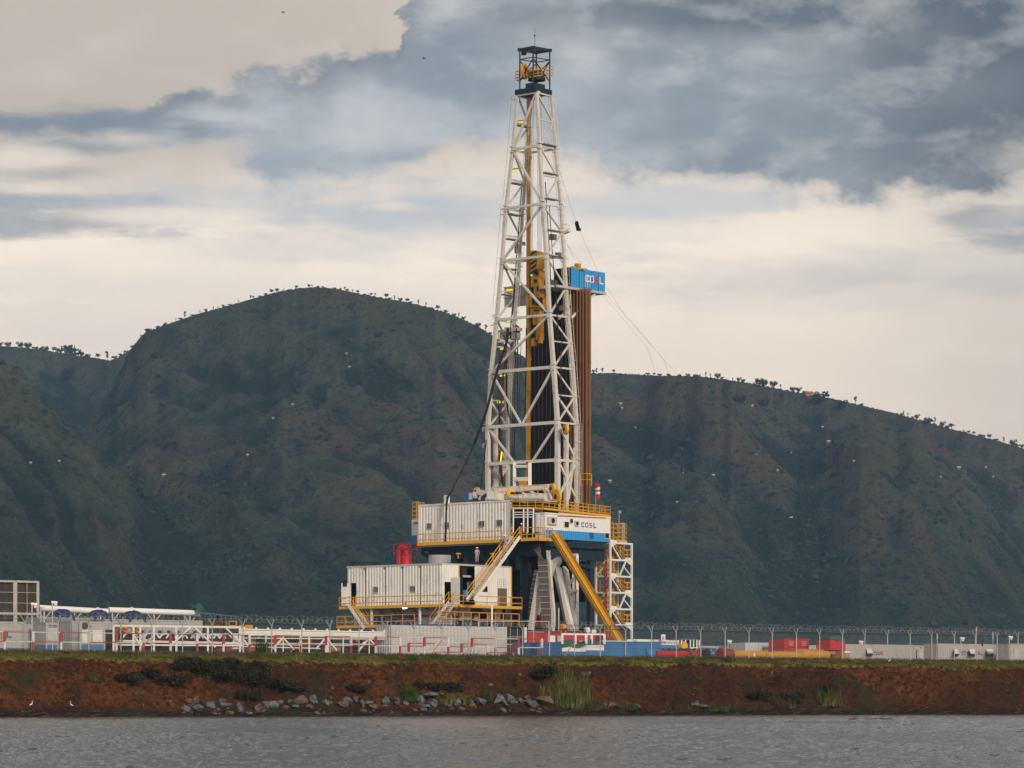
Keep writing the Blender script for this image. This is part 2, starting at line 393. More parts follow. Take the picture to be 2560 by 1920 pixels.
# ---------------------------------------------------------------- hills
LAY = [
 (2900, [(-1200, 870), (-400, 850), (0, 864), (60, 868), (120, 876), (180, 886), (240, 894), (300, 905), (420, 960), (700, 1200), (1000, 1500)], 0.9),
 (2200, [(-300, 1500), (0, 1230), (110, 1090), (170, 1010), (215, 955), (255, 915), (290, 893), (322, 878), (345, 848), (365, 828), (420, 808), (500, 782), (600, 755), (660, 738), (700, 727), (745, 720), (800, 717), (850, 723), (900, 734), (960, 744), (1020, 754), (1090, 771), (1140, 789), (1200, 817), (1250, 850), (1300, 885), (1400, 945), (1550, 1010), (1750, 1130), (1900, 1250), (2200, 1600)], 1.0),
 (2500, [(700, 1050), (1000, 960), (1250, 942), (1400, 936), (1480, 932), (1530, 931), (1620, 936), (1760, 939), (1850, 951), (1980, 976), (2080, 994), (2200, 1021), (2300, 1046), (2400, 1076), (2480, 1096), (2560, 1120), (3000, 1260), (3800, 1400)], 1.0),
 (1700, [(-1200, 850), (-300, 880), (0, 940), (60, 978), (130, 1022), (190, 1082), (260, 1155), (320, 1228), (400, 1325), (500, 1440), (600, 1570), (700, 1700)], 1.0),
 (1400, [(-1200, 900), (-300, 1000), (0, 1165), (80, 1245), (150, 1335), (220, 1425), (290, 1540), (350, 1650)], 1.0),
 (1900, [(250, 1420), (330, 1300), (400, 1210), (480, 1165), (560, 1158), (660, 1215), (760, 1300), (860, 1410), (960, 1530), (1040, 1640)], 0.9),
 (2050, [(560, 1150), (700, 1060), (820, 1010), (930, 1020), (1060, 1120), (1180, 1230), (1300, 1400), (1400, 1560)], 0.8),
 (2150, [(1200, 1150), (1350, 1040), (1480, 1050), (1640, 1130), (1800, 1240), (1960, 1370), (2100, 1500), (2220, 1640)], 0.8),
 (2250, [(1550, 1080), (1700, 1010), (1820, 1035), (2000, 1140), (2200, 1270), (2400, 1420), (2560, 1540), (2700, 1640)], 0.8),
 (2300, [(2000, 1120), (2150, 1060), (2300, 1110), (2450, 1210), (2600, 1320), (2800, 1480)], 0.8),
]
def hills(u, Y):
    """u: azimuth pixels, Y: depth -> height above lake"""
    H = np.full(u.shape, -1e3); X = (u-1280)/FP*Y
    wob = fbm(X/160+3, Y/260, 4)*70
    for Yr, pts, pw in LAY:
        pu, pv = zip(*pts)
        v = np.interp(u+wob*0.25*(Yr < 2200), pu, pv, left=pv[0]+300*(pu[0] > -1000), right=pv[-1]+300*(pu[-1] < 3500))
        zr = np.maximum(ZC+(HV-v)*Yr/FP, -30)
        run = np.clip(zr*3.1, 60, 1400); t = (Y-(Yr-run))/run
        h = np.where(t < 1, zr*np.sign(t)*np.abs(t)**pw, zr*(1-0.35*(t-1)*run/900))
        h = np.where(t < 0, t*run*0.3, h)
        k = 5.0; m = np.maximum(H, h); H = m+k*np.log(np.exp((H-m)/k)+np.exp((h-m)/k))-k*0.25
    amp = np.clip(H/110, 0, 1)
    wx = fbm(X/90+2, Y/120, 3)*60
    g = ridged((X*0.82+Y*0.40+wx)/125, (X*0.40-Y*0.82)/620, 4)-0.55           # gullies running down the slope
    g2 = ridged((X*0.82+Y*0.45+wx*.6)/44+5, (X*0.45-Y*0.8)/230, 3)-0.55
    H = H+amp*((g*48+g2*13+(ridged((X*.85+Y*.45)/18, (X*.4-Y*.8)/90, 3)-.55)*4+fbm(X/9, Y/9, 3)*3)*np.clip((0.235-(H-ZC)/Y*1.0)/0.05, 0.35, 1))
    return H
nu, nY = 1150, 620
uu = np.linspace(-900, 3400, nu); yy = 960+(3300-960)*np.linspace(0, 1, nY)**1.25
Ug, Yg = np.meshgrid(uu, yy); Hg = hills(Ug, Yg)
# settle the skyline on the traced ridge: scale each azimuth column slightly
sil = ((Hg-ZC)/Yg).max(0)
tv = np.minimum(np.minimum(np.interp(uu, *zip(*LAY[0][1]), right=3000), np.interp(uu, *zip(*LAY[1][1]), left=3000, right=3000)), np.minimum(np.interp(uu, *zip(*LAY[2][1]), left=3000), np.interp(uu, *zip(*LAY[3][1]), right=3000)))
ratio = ((HV-tv)/FP)/sil; ratio = np.clip(np.convolve(np.pad(ratio, 1, mode='edge'), np.ones(3)/3, 'valid'), 0.7, 1.3)
Hg = np.where(Hg > 5, 5+(Hg-5)*ratio[None, :], Hg)
YARD = 5.4
def boxblur(A, r, ax):
    k = np.cumsum(np.concatenate([np.repeat(np.take(A, [0], ax), r+1, ax), A, np.repeat(np.take(A, [-1], ax), r, ax)], ax), ax)
    n_ = A.shape[ax]; return (np.take(k, range(2*r+1, 2*r+1+n_), ax)-np.take(k, range(0, n_), ax))/(2*r+1)
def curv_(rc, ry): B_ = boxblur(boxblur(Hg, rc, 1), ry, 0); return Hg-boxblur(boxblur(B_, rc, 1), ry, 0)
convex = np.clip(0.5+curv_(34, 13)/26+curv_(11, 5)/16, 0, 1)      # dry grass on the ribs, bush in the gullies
Hg = np.where(Hg < YARD-0.6, YARD-0.6, Hg)
Xg = (Ug-1280)/FP*Yg
m, b = new_mat('hillside'); oc = objco()
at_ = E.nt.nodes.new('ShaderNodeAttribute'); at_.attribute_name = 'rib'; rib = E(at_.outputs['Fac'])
big = noise(oc, 0.0065, 6, 0.6); mid = noise(mapping(oc, 1, 1, 1, (40, 9, 3)), 0.028, 7, 0.65); fine = noise(oc, 0.16, 6, 0.7)
rx_, ry_, rz_ = sep(oc)
strk = noise(combine(rx_*0.030+ry_*0.016, rx_*0.004-ry_*0.007, 0.0), 1.0, 8, 0.68)
px, py, pz = sep(oc)
c = mixc(smooth(mid, 0.36, 0.62), (0.022, 0.040, 0.031), (0.088, 0.104, 0.068))
c = mixc(smooth(big*0.55+strk*0.45, 0.50, 0.60)*0.6, c, (0.120, 0.080, 0.055))
c = mixc(smooth(mid*0.6+strk*0.4, 0.56, 0.66)*0.5, c, (0.17, 0.150, 0.085))
c = mixc(smooth(strk, 0.56, 0.68)*0.5, c, (0.085, 0.062, 0.06))
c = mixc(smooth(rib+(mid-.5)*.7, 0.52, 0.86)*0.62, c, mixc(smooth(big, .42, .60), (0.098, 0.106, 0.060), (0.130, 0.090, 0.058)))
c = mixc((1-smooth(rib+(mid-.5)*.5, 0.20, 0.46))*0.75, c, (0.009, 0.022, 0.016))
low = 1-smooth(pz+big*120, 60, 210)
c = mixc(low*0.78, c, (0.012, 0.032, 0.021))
c = mixc(smooth(strk, 0.38, 0.28)*0.6, c, (0.125, 0.125, 0.070))
c = mixc(smooth(fine, 0.54, 0.64)*0.75, c, (0.010, 0.018, 0.012))
grain = noise(oc, 0.42, 4, 0.8)
c = mixc(smooth(grain, 0.50, 0.62)*0.55, c, (0.012, 0.022, 0.016))
c = mixc(smooth(grain, 0.46, 0.36)*0.35, c, (0.15, 0.15, 0.09))
link(c, b.inputs['Base Color']); b.inputs['Roughness'].default_value = 1.0; b.inputs['Specular IOR Level'].default_value = 0.1
bump(b, noise(oc, 0.12, 8, 0.75)+mid*2, 1.0, 6.0)
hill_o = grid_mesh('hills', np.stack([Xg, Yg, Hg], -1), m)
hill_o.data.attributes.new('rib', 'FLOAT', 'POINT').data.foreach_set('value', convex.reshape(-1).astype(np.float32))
_ro = np.stack([Xg, Yg, Hg], -1)
def hill_at(u, v):
    """first point of the hills met by the view ray of (u,v), slopes only"""
    k = int(round(np.interp(u, uu, np.arange(nu)))); e = (Hg[:, k]-ZC)/yy; t = (HV-v)/FP
    i = np.argmax(e >= t)
    if e[i] < t: i = int(np.argmax(e))
    return Vector((Xg[i, k], yy[i], Hg[i, k]))
def ridge_at(u):
    k = int(round(np.interp(u, uu, np.arange(nu)))); i = int(np.argmax((Hg[:, k]-ZC)/yy))
    return Vector((Xg[i, k], yy[i], Hg[i, k]))
# bush cover of the slopes (uncountable)
def leafmat(name, c1, c2, sc=1.5, rough=0.9):
    m, b = new_mat(name); oc = objco(); n = noise(oc, sc, 3, 0.6)
    link(mixc(smooth(n, 0.35, 0.65), c1, c2), b.inputs['Base Color']); b.inputs['Roughness'].default_value = rough
    b.inputs['Specular IOR Level'].default_value = 0.15
    return m
MT['bush'] = leafmat('hill_bush', (0.010, 0.021, 0.016), (0.030, 0.048, 0.030), 0.05)
def bushes(n):
    P = []
    iu = RNG.uniform(40, nu-40, n*4); iy = RNG.uniform(5, nY-30, n*4)
    a, bb = iu.astype(int), iy.astype(int); z = Hg[bb, a]; x = Xg[bb, a]; y = Yg[bb, a]
    dens = np.clip(1.15-(z-40)/190, 0.22, 1)*np.clip(0.5+fbm(x/60, y/60, 3)*3, 0, 1)*np.clip(1.35-convex[bb, a], .15, 1)
    vis = (z > 12) & (RNG.rand(n*4) < dens) & (((z-ZC)/y) > 0.008)
    x, y, z = x[vis][:n], y[vis][:n], z[vis][:n]; s = RNG.uniform(0.8, 2.5, len(x))*np.where(RNG.rand(len(x)) < 0.06, 1.7, 1)
    rg5 = [(math.cos(2*math.pi*k/5), math.sin(2*math.pi*k/5)) for k in range(5)]
    oct_ = np.array([[a_*1.0, b_*1.0, 0] for a_, b_ in rg5]+[[a_*.78, b_*.78, .62] for a_, b_ in rg5]+[[0, 0, .95]])
    tris = [t for k in range(5) for t in ((k, (k+1) % 5, 5+(k+1) % 5), (k, 5+(k+1) % 5, 5+k), (5+k, 5+(k+1) % 5, 10))]
    s = s*np.clip(y/2000, .55, 1)
    out = []
    for t in tris:
        for i in t:
            j = RNG.uniform(0.7, 1.3, (len(x), 1)) if False else 1
            p = oct_[i]*np.ones((len(x), 1)); out.append(p)
    A = np.stack(out, 1)                         # n,12,3
    th = RNG.uniform(0, 6.28, len(x)); c_, s_ = np.cos(th)[:, None], np.sin(th)[:, None]
    X_, Y_ = A[:, :, 0]*c_-A[:, :, 1]*s_, A[:, :, 0]*s_+A[:, :, 1]*c_
    lean = RNG.uniform(-.4, .4, (len(x), 2)); X_ = X_+A[:, :, 2]*lean[:, :1]; Y_ = Y_+A[:, :, 2]*lean[:, 1:]
    Q = np.stack([x[:, None]+X_*s[:, None], y[:, None]+Y_*s[:, None], z[:, None]-0.4+A[:, :, 2]*s[:, None]*0.95], -1)
    return Q.reshape(-1, 3)
tri_soup('hillside_bushes', bushes(46000), 3, MT['bush'], label='dark low bushes scattered over the hill slopes', cat='bushes', kind='stuff')
# ridge-line trees
MT['leaf'] = leafmat('ridge_tree_leaves', (0.012, 0.024, 0.014), (0.04, 0.055, 0.025), 0.6)
MT['bark'] = paint('bark', (0.05, 0.035, 0.025), 0.9, 0.2)
def leaves(cx, cy, cz, rx, ry, rz, n, s, flat=0.5):
    d = RNG.normal(size=(n, 3)); d /= np.linalg.norm(d, axis=1)[:, None]; r = RNG.uniform(0.35, 1, (n, 1))**0.5
    c = np.array([cx, cy, cz])+d*r*np.array([rx, ry, rz])
    a = RNG.normal(size=(n, 3)); a[:, 2] *= flat; a /= np.linalg.norm(a, axis=1)[:, None]
    b_ = np.cross(a, RNG.normal(size=(n, 3))); b_ /= np.linalg.norm(b_, axis=1)[:, None]
    ss = s*RNG.uniform(0.5, 1.2, (n, 1)); a, b_ = a*ss, b_*ss*0.7
    return np.stack([c-a-b_, c+a-b_, c+a+b_, c-a+b_], 1).reshape(-1, 3)
def ridge_tree(kind, i):
    r = thing('ridge_tree', 'tree', 'tree', (0, 0, 0), 'trees along the hill crest')
    mb = MB(); L_ = []
    if kind == 0:      # flat-topped
        mb.tube((0, 0, -1), (0.3, 0, 2.8), 0.30, 6, 0.18)
        for dx_, dy_ in ((2.4, .3), (-2.2, .5), (.6, 1.8), (-.5, -1.6)): mb.tube((0.3, 0, 2.5), (dx_, dy_, 4.6), 0.15, 5, 0.06)
        for k in range(6): L_.append(leaves(RNG.uniform(-2.2, 2.2), RNG.uniform(-2, 2), RNG.uniform(2.4, 4.6), 1.8, 1.7, 1.0, 30, 0.42))
    elif kind == 1:    # round, dense
        mb.tube((0, 0, -1), (0, 0, 3), 0.45, 6, 0.3)
        for dx_, dy_ in ((2, 0), (-2, .6), (0, 2)): mb.tube((0, 0, 2.6), (dx_, dy_, 5.2), 0.2, 5, 0.08)
        for k in range(9): L_.append(leaves(RNG.uniform(-3, 3), RNG.uniform(-2.4, 2.4), RNG.uniform(1.5, 5.0), 1.9, 1.9, 1.5, 46, 0.50))
    elif kind == 2:    # thin, tall
        mb.tube((0, 0, -1), (0.2, 0, 5.4), 0.24, 6, 0.12)
        for k in range(5): L_.append(leaves(RNG.uniform(-.9, .9), RNG.uniform(-.8, .8), RNG.uniform(3, 7), 1.0, 1.0, 0.8, 30, 0.4))
    else:              # shrub clump
        mb.tube((0, 0, -1), (0.1, 0, 1.6), 0.25, 6, 0.12)
        for k in range(7): L_.append(leaves(RNG.uniform(-3.4, 3.4), RNG.uniform(-2, 2), RNG.uniform(0.6, 2.6), 1.5, 1.5, 1.1, 40, 0.45))
    for dx_ in (-.8, .7): mb.tube((0, 0, 2 if kind != 3 else .6), (dx_*1.6, .4, 4.2 if kind != 3 else 2), 0.14, 5, 0.05)
    mb.build('trunk', 'bark', r)
    tri_soup('crown', np.concatenate(L_), 4, MT['leaf'], parent=r)
    return r
TREES = [
 ('left skyline', [(3, 1, 1.0), (20, 1, 1.3), (51, 1, 1.2), (70, 1, 1.6), (88, 3, 1.1), (103, 3, 1.1), (116, 1, 1.3), (132, 0, 1.2), (150, 3, 1.2), (175, 3, 2.9), (203, 1, 1.1), (220, 3, 1.0), (246, 0, 1.1), (266, 2, 1.3), (285, 3, .9), (303, 3, .8)]),
 ('central hill', [(318, 3, 1.0), (330, 3, .8), (352, 1, .6), (368, 1, .9), (372, 3, .9), (395, 3, .9), (413, 1, .7), (438, 2, .7), (452, 3, .9), (462, 2, 1.0), (480, 3, .8), (500, 2, .6), (514, 1, .8), (532, 2, .7), (544, 2, .5), (557, 0, .8), (573, 3, .8), (598, 2, .6), (628, 2, .9), (636, 0, .9), (651, 3, .6), (664, 3, .7), (680, 0, 1.0), (690, 0, .9), (711, 2, .7), (742, 0, .9), (772, 0, .9), (780, 2, .7), (797, 3, .6), (808, 3, .6), (838, 3, .6), (850, 3, .6), (862, 2, 1.1), (870, 0, .9), (880, 2, .8), (893, 0, .9), (912, 3, .8), (925, 0, 1.0), (936, 2, .8), (962, 0, 1.1), (975, 3, .8), (988, 2, .9), (1000, 1, .9), (1016, 0, 1.0), (1028, 3, .7), (1047, 2, 1.0), (1066, 2, .9), (1080, 3, .7), (1096, 0, 1.1), (1112, 3, .9), (1134, 1, .8), (1147, 2, .8), (1158, 1, .9), (1196, 1, 1.1), (1215, 2, 1.1), (1227, 1, .8)]),
 ('right hill', [(1484, 0, .9), (1492, 2, .8), (1508, 2, .9), (1531, 0, .9), (1618, 3, .6), (1632, 0, .7), (1650, 3, .6), (1671, 3, .7), (1719, 1, 1.0), (1737, 1, .7), (1747, 1, .8), (1765, 2, .8), (1776, 2, .6), (1795, 1, .9), (1805, 3, .7), (1833, 2, .6), (1846, 1, .9), (1859, 1, .9), (1883, 3, .4), (1900, 1, 1.5), (1909, 1, 1.4), (1932, 1, 1.2), (1950, 2, .9), (1981, 1, 1.0), (1996, 1, 1.0), (2010, 1, 1.0), (2061, 1, 1.0), (2073, 0, .9), (2139, 2, 1.2), (2155, 3, .8), (2253, 3, .7), (2260, 2, .6), (2271, 2, .7), (2280, 3, .6), (2293, 1, 1.1), (2318, 1, 1.1), (2326, 3, .9), (2338, 2, .8), (2357, 1, .9), (2368, 3, .9), (2380, 0, 1.3), (2400, 3, .5), (2410, 2, .6), (2425, 0, .8), (2433, 0, .8), (2450, 3, .9), (2457, 3, .9), (2475, 0, .9), (2492, 3, .8), (2508, 2, .8), (2530, 1, 1.3), (2541, 3, 1.2), (2556, 1, 1.0)]),
]
ORD = ['first', 'second', 'third', 'fourth', 'fifth', 'sixth', 'seventh', 'eighth', 'ninth', 'tenth', 'eleventh', 'twelfth', 'thirteenth', 'fourteenth', 'fifteenth', 'sixteenth', 'seventeenth', 'eighteenth', 'nineteenth']
TENS = {2: 'twent', 3: 'thirt', 4: 'fort', 5: 'fift', 6: 'sixt'}
def ordinal(i):
    i += 1
    if i < 20: return ORD[i-1]
    t, r = divmod(i, 10); return TENS[t]+'ieth' if r == 0 else TENS[t]+'y-'+ORD[r-1]
KN = ['flat-topped tree', 'rounded dense tree', 'thin open tree', 'low shrubby tree']
protos = {}
for where, ls in TREES:
    for i, (u, k, s) in enumerate(sorted(ls)):
        p = ridge_at(u); px_ = p.y/FP; size = 2.7*s*px_/7*7.5/1.0
        sc = s*(0.55 if where[0] == 'c' else 0.66)*random.uniform(.75, 1.15)*(0.8 if k == 1 else 1.0)*(p.y/2300)
        lab = '%s on the %s crest, %s tree from the left there' % (KN[k], where, ordinal(i))
        key = (k, i % 2)
        if key not in protos:
            o = ridge_tree(k, i); protos[key] = o; o.location = p-V3(0, 0, .3); o['label'] = lab; o.scale = (sc, sc, sc)
        else: o = dup(protos[key], p-V3(0, 0, .3), lab, (sc*random.choice((-1, 1)), sc, sc*random.uniform(.9, 1.1)))
# dark trees on slopes
for i, (u, v, s) in enumerate([(170, 950, 1.4), (420, 1118, .7), (440, 1127, .6), (440, 1110, .5), (345, 1190, .6), (1850, 1014, 1.2), (2050, 1010, 1.5), (1910, 1018, 1.0), (2105, 1035, 1.0), (950, 850, .8), (1700, 1115, .7), (1560, 1120, .6)]):
    p = hill_at(u, v); sc = s*.9*p.y/2300
    dup(protos[(1, i % 2)] if (1, i % 2) in protos else protos[(1, 1)], p-V3(0, 0, .3), '%s dark tree standing alone on the open hillside, counted from the left' % ordinal(sorted([170, 420, 440.1, 440, 345, 1850, 2050, 1910, 2105, 950, 1700, 1560]).index(u if v != 1127 else 440.1)), (sc, sc, sc))['group'] = 'lone trees on the slopes'
# small tin-roofed huts on the slopes
HUTS = [(78, 1160, 1), (147, 1157, 1), (410, 1196, 2), (619, 1149, 1), (732, 1015, 1), (875, 935, .9), (868, 886, .8), (682, 1052, 1), (1525, 1212, 1.5), (1550, 1015, 1.2), (1554, 1039, .9), (1589, 1077, .6), (1882, 1018, 1), (2056, 1077, .9), (2073, 1108, 1.6), (2136, 1155, .8), (1979, 1141, .6), (1943, 1184, .9), (1693, 1260, .9), (1979, 1308, 1.2), (1783, 1195, 1.1), (2397, 1180, 1.3), (2353, 1202, .7), (2464, 1174, .8), (2483, 1208, .7), (1710, 1191, .6), (1890, 1142, .6)]
hp = None
for i, (u, v, s) in enumerate(sorted(HUTS)):
    p = hill_at(u, v); sc = min(s, 1.3)*0.50*p.y/2200
    lab = 'tiny pale tin-roofed hut on the hillside, %s hut from the left' % ordinal(i)
    if hp is None:
        hp = thing('hut', lab, 'hut', p, 'huts on the hill slopes')
        w = MB(); w.obox(p+V3(-1.5, -1.1, -1), (3, 0, 0), (0, 2.2, 0), (0, 0, 2.6)); w.build('wall', 'hut', hp)
        r = MB(); a, b_, c_, d_, e_, f_ = [p+V3(*q) for q in ((-1.9, -1.5, 1.5), (1.9, -1.5, 1.5), (1.9, 1.5, 1.5), (-1.9, 1.5, 1.5), (-1.9, 0, 2.9), (1.9, 0, 2.9))]
        r.quad(a, b_, f_, e_).quad(d_, c_, f_, e_).poly([a, e_, d_]).poly([b_, c_, f_]); r.build('roof', 'tin', hp); hp.scale = (sc, sc, sc)
    else: dup(hp, p, lab, (sc, sc, sc), random.uniform(-.3, .3))
o = dup(hp, ridge_at(2021)-V3(0, 0, .5), 'reddish hut on the crest of the right hill beside round trees', (1.7, 1.7, 1.0))
for ch in o.children:
    ch.data = ch.data.copy(); ch.data.materials[0] = MT['crate']
# ---------------------------------------------------------------- bank frame: T along the shore (right and away), N inland
ct, sn = math.cos(math.radians(35)), math.sin(math.radians(35))
def FW(s, d, z): return Vector((s*ct-d*sn, 280+s*sn+d*ct, z))
def fs(u, d):
    k = (u-1280)/FP; return (k*(280+d*ct)+d*sn)/(ct-k*sn)
def F(u, d, z=None, v=None, h=None):
    s = fs(u, d); p = FW(s, d, 0)
    if v is not None: z = ZC+(HV-v)*p.y/FP
    p.z = z; return p
TV = Vector((ct, sn, 0)); NV = Vector((-sn, ct, 0))
def dtop(u, v, H):
    """inland distance at which a thing of height H on the yard has its top at (u,v)"""
    Y = (YARD+H-ZC)*FP/(HV-v); X = (u-1280)/FP*Y
    return X*-sn+(Y-280)*ct
def bankz(s, d):
    g = fbm(s/5.5, d/9+3, 4); gl = ridged(s/3.4+d*0.16+fbm(s/2, d/2, 2)*.5, d/9+1, 3)-0.6
    lip = 9.6+g*4.2
    t = np.clip((d-1.6)/(lip-1.6), 0, 1)
    face = 0.55+4.25*(t**0.80)
    face = face+(gl*1.9+fbm(s/0.8, d/1.2, 4)*0.75+fbm(s/3.2+9, d/2.4, 3)*2.2)*np.sin(np.pi*np.clip(t, 0, 1))**0.7
    z = np.where(d < 1.6, -0.5+(d+1.2)/2.8*1.05+fbm(s/0.7, d/0.7, 3)*0.22*np.clip(d+1, 0, 1), face)
    top = 4.8+np.clip((d-lip)/3.4, 0, 1)*0.55+fbm(s/1.3, d/1.3, 3)*0.14
    w = np.clip((d-lip+0.25)/0.5, 0, 1)
    z = z*(1-w)+top*w
    w2 = np.clip((d-13.2)/0.8, 0, 1)
    return z*(1-w2)+(YARD+fbm(s/2, d/2, 2)*0.05)*w2
ss = np.arange(-110, 130, 0.13); dd = np.concatenate([np.arange(-4, -1, 0.5), np.arange(-1, 14.6, 0.11)])
Sg, Dg = np.meshgrid(ss, dd); Zg = bankz(Sg, Dg); Zg = np.where(Dg > 14.3, YARD-0.02, Zg); Zg = np.where(Dg < -1, -0.5+(Dg+1)*0.3, Zg)
PX = Sg*ct-Dg*sn; PY = 280+Sg*sn+Dg*ct
m, b = new_mat('red_earth_bank'); oc = objco()
n_a = noise(oc, 0.35, 6, 0.6); n_b = noise(oc, 2.2, 7, 0.7); n_c = noise(mapping(oc, 1, 1, 1, (4, 4, 4)), 0.12, 5, 0.6)
strat = noise(mapping(oc, 0.05, 0.05, 1.4), 1.0, 4, 0.6)
px, py, pz = sep(oc)
soil = mixc(smooth(n_b, 0.35, 0.68), (0.026, 0.0090, 0.0035), (0.135, 0.046, 0.0115))
soil = mixc(smooth(strat, 0.5, 0.66)*0.45, soil, (0.115, 0.048, 0.018))
soil = mixc(smooth(n_a, 0.5, 0.68)*0.55, soil, (0.040, 0.020, 0.012))
soil = mixc(smooth(noise(oc, 6.0, 3, 0.5), 0.66, 0.72)*0.6, soil, (0.20, 0.13, 0.09))
soil = mixc((1-smooth(pz, 0.25, 0.9))*0.9, soil, (0.016, 0.010, 0.007))
grass = mixc(smooth(n_b, 0.38, 0.62), (0.050, 0.052, 0.010), (0.16, 0.135, 0.025))
gm = smooth(pz+n_c*1.6+n_b*1.6-1.6, 4.50, 4.75)
scrub = smooth(n_c*0.55+n_a*0.45+n_b*0.1, 0.57, 0.66)*(1-smooth(pz, 3.2, 4.2))
soil = mixc(smooth(noise(mapping(oc, 1, 1, 1, (8, 1, 2)), 0.09, 4, 0.6), 0.42, 0.60)*0.6, soil, (0.022, 0.011, 0.007))
soil = mixc(scrub*0.8, soil, (0.026, 0.030, 0.012))
dry = smooth(pz+n_b*0.3, 5.10, 5.35)
link(mixc(gm, soil, mixc(dry, grass, (0.075, 0.060, 0.035))), b.inputs['Base Color']); b.inputs['Roughness'].default_value = 1; b.inputs['Specular IOR Level'].default_value = 0.12
bump(b, n_b+n_a, 0.9, 0.25)
grid_mesh('earth_bank', np.stack([PX, PY, Zg], -1), m)
def bz(s, d): return float(bankz(np.array([s]), np.array([d]))[0])
# yard ground out to the hills
m, b = new_mat('yard_ground'); oc = objco(); n = noise(oc, 0.2, 7, 0.6)
link(mixc(n, (0.13, 0.09, 0.06), (0.22, 0.18, 0.13)), b.inputs['Base Color']); b.inputs['Roughness'].default_value = 1
mb = MB(); a_ = [FW(-900, 14.35, YARD-.01), FW(1200, 14.35, YARD-.01)]
mb.poly([a_[0], a_[1], V3(4000, 6000, YARD-.01), V3(-4000, 6000, YARD-.01)]); mb.build('yard_ground', m, kind='structure')
# ---------------------------------------------------------------- water with real ripples
m, b = new_mat('lake_water'); oc = objco()
b.inputs['Base Color'].default_value = (0.035, 0.036, 0.034, 1); b.inputs['Roughness'].default_value = 0.12; b.inputs['IOR'].default_value = 1.33
bump(b, noise(mapping(oc, 1, 0.6, 1), 3.5, 6, 0.7), 0.55, 0.06)
yw = [38.0]
while yw[-1] < 300: yw.append(yw[-1]+max(0.13, 0.0030*yw[-1]))
yw = np.array(yw); uw = np.linspace(-900, 3500, 1500)
Uw, Yw = np.meshgrid(uw, yw); Xw = (Uw-1280)/FP*Yw
wv = fbm(Xw/0.24+3, Yw/0.6, 3)*0.085+fbm(Xw/0.62+8, Yw/1.3, 2)*0.085+fbm(Xw/4, Yw/4.5, 2)*0.03
calm = 0.62+0.5*np.clip(0.5+fbm(Xw/9+4, Yw/26, 2)*2.4, 0, 1)
grid_mesh('lake_water', np.stack([Xw, Yw, wv*calm*1.25], -1), m)
mb = MB(); mb.quad(V3(-2500, -300, -0.12), V3(2500, -300, -0.12), V3(2500, 900, -0.12), V3(-2500, 900, -0.12)); mb.build('lake_surface', m, kind='structure')
# ---------------------------------------------------------------- rig frame: a along the left-going face, b along the right-going face
c40, s40 = math.cos(math.radians(40)), math.sin(math.radians(40))
OX, OY = (1362-1280)/FP*350, 350.0
AV = Vector((-c40, s40, 0)); BV = Vector((s40, c40, 0)); ZV = Vector((0, 0, 1))
def R(a, b, z): return Vector((OX-a*c40+b*s40, OY+a*s40+b*c40, z))
def zat(v, Y): return ZC+(HV-v)*Y/FP
def aon(u, b):
    k = (u-1280)/FP; return (OX+b*s40-k*(OY+b*c40))/(c40+k*s40)
def bon(u, a):
    k = (u-1280)/FP; return (k*(OY+a*s40)-OX+a*c40)/(s40-k*c40)
def fa(u, v, b=0.0):
    a = aon(u, b); p = R(a, b, 0); p.z = zat(v, p.y); return p
def fb(u, v, a=0.0):
    b = bon(u, a); p = R(a, b, 0); p.z = zat(v, p.y); return p
def at(u, v, Y): return Vector(((u-1280)/FP*Y, Y, zat(v, Y)))
def crop(x0, y0, k): return lambda x, y: (x0+x/k, y0+y/k)
C1 = crop(1200, 70, 3.95); C2 = crop(1180, 450, 4.147); C3 = crop(1180, 820, 3.605); C4 = crop(1000, 1180, 3.456)
C5 = crop(820, 1340, 4.254); D1 = crop(1280, 1480, 6.506); D2 = crop(1260, 1340, 6.383); D3 = crop(1420, 1300, 5.184); D4 = crop(1240, 1100, 6.9125)
def rbox(mb, a0, a1, b0, b1, z0, z1): return mb.obox(R(a0, b0, z0), AV*(a1-a0), BV*(b1-b0), ZV*(z1-z0))
LET = {'C': [(.08, 0, 1, .16), (0, .08, .2, .92), (.08, .84, 1, 1), (.8, .84, 1, .66), (.8, .16, 1, .32)], 'O': [(.08, 0, .92, .15), (0, .08, .18, .92), (.82, .08, 1, .92), (.08, .85, .92, 1)],
       'S': [(0, 0, 1, .17), (.8, .17, 1, .42), (0, .42, 1, .58), (0, .58, .2, .83), (0, .83, 1, 1)], 'L': [(0, 0, .22, 1), (.22, 0, 1, .2)]}
def lettering(parent, origin, e, n, w, h, gap, mats, word='COSL', skip=()):
    e = Vector(e).normalized(); n = Vector(n).normalized(); o = Vector(origin)
    for i, ch in enumerate(word):
        if i in skip: continue
        mb = MB()
        for x0, y0, x1, y1 in LET[ch]: mb.obox(o+e*(i*(w+gap)+x0*w)+ZV*(y0*h), e*((x1-x0)*w), ZV*((y1-y0)*h), n*0.03)
        mb.build('letter', mats[i], parent)
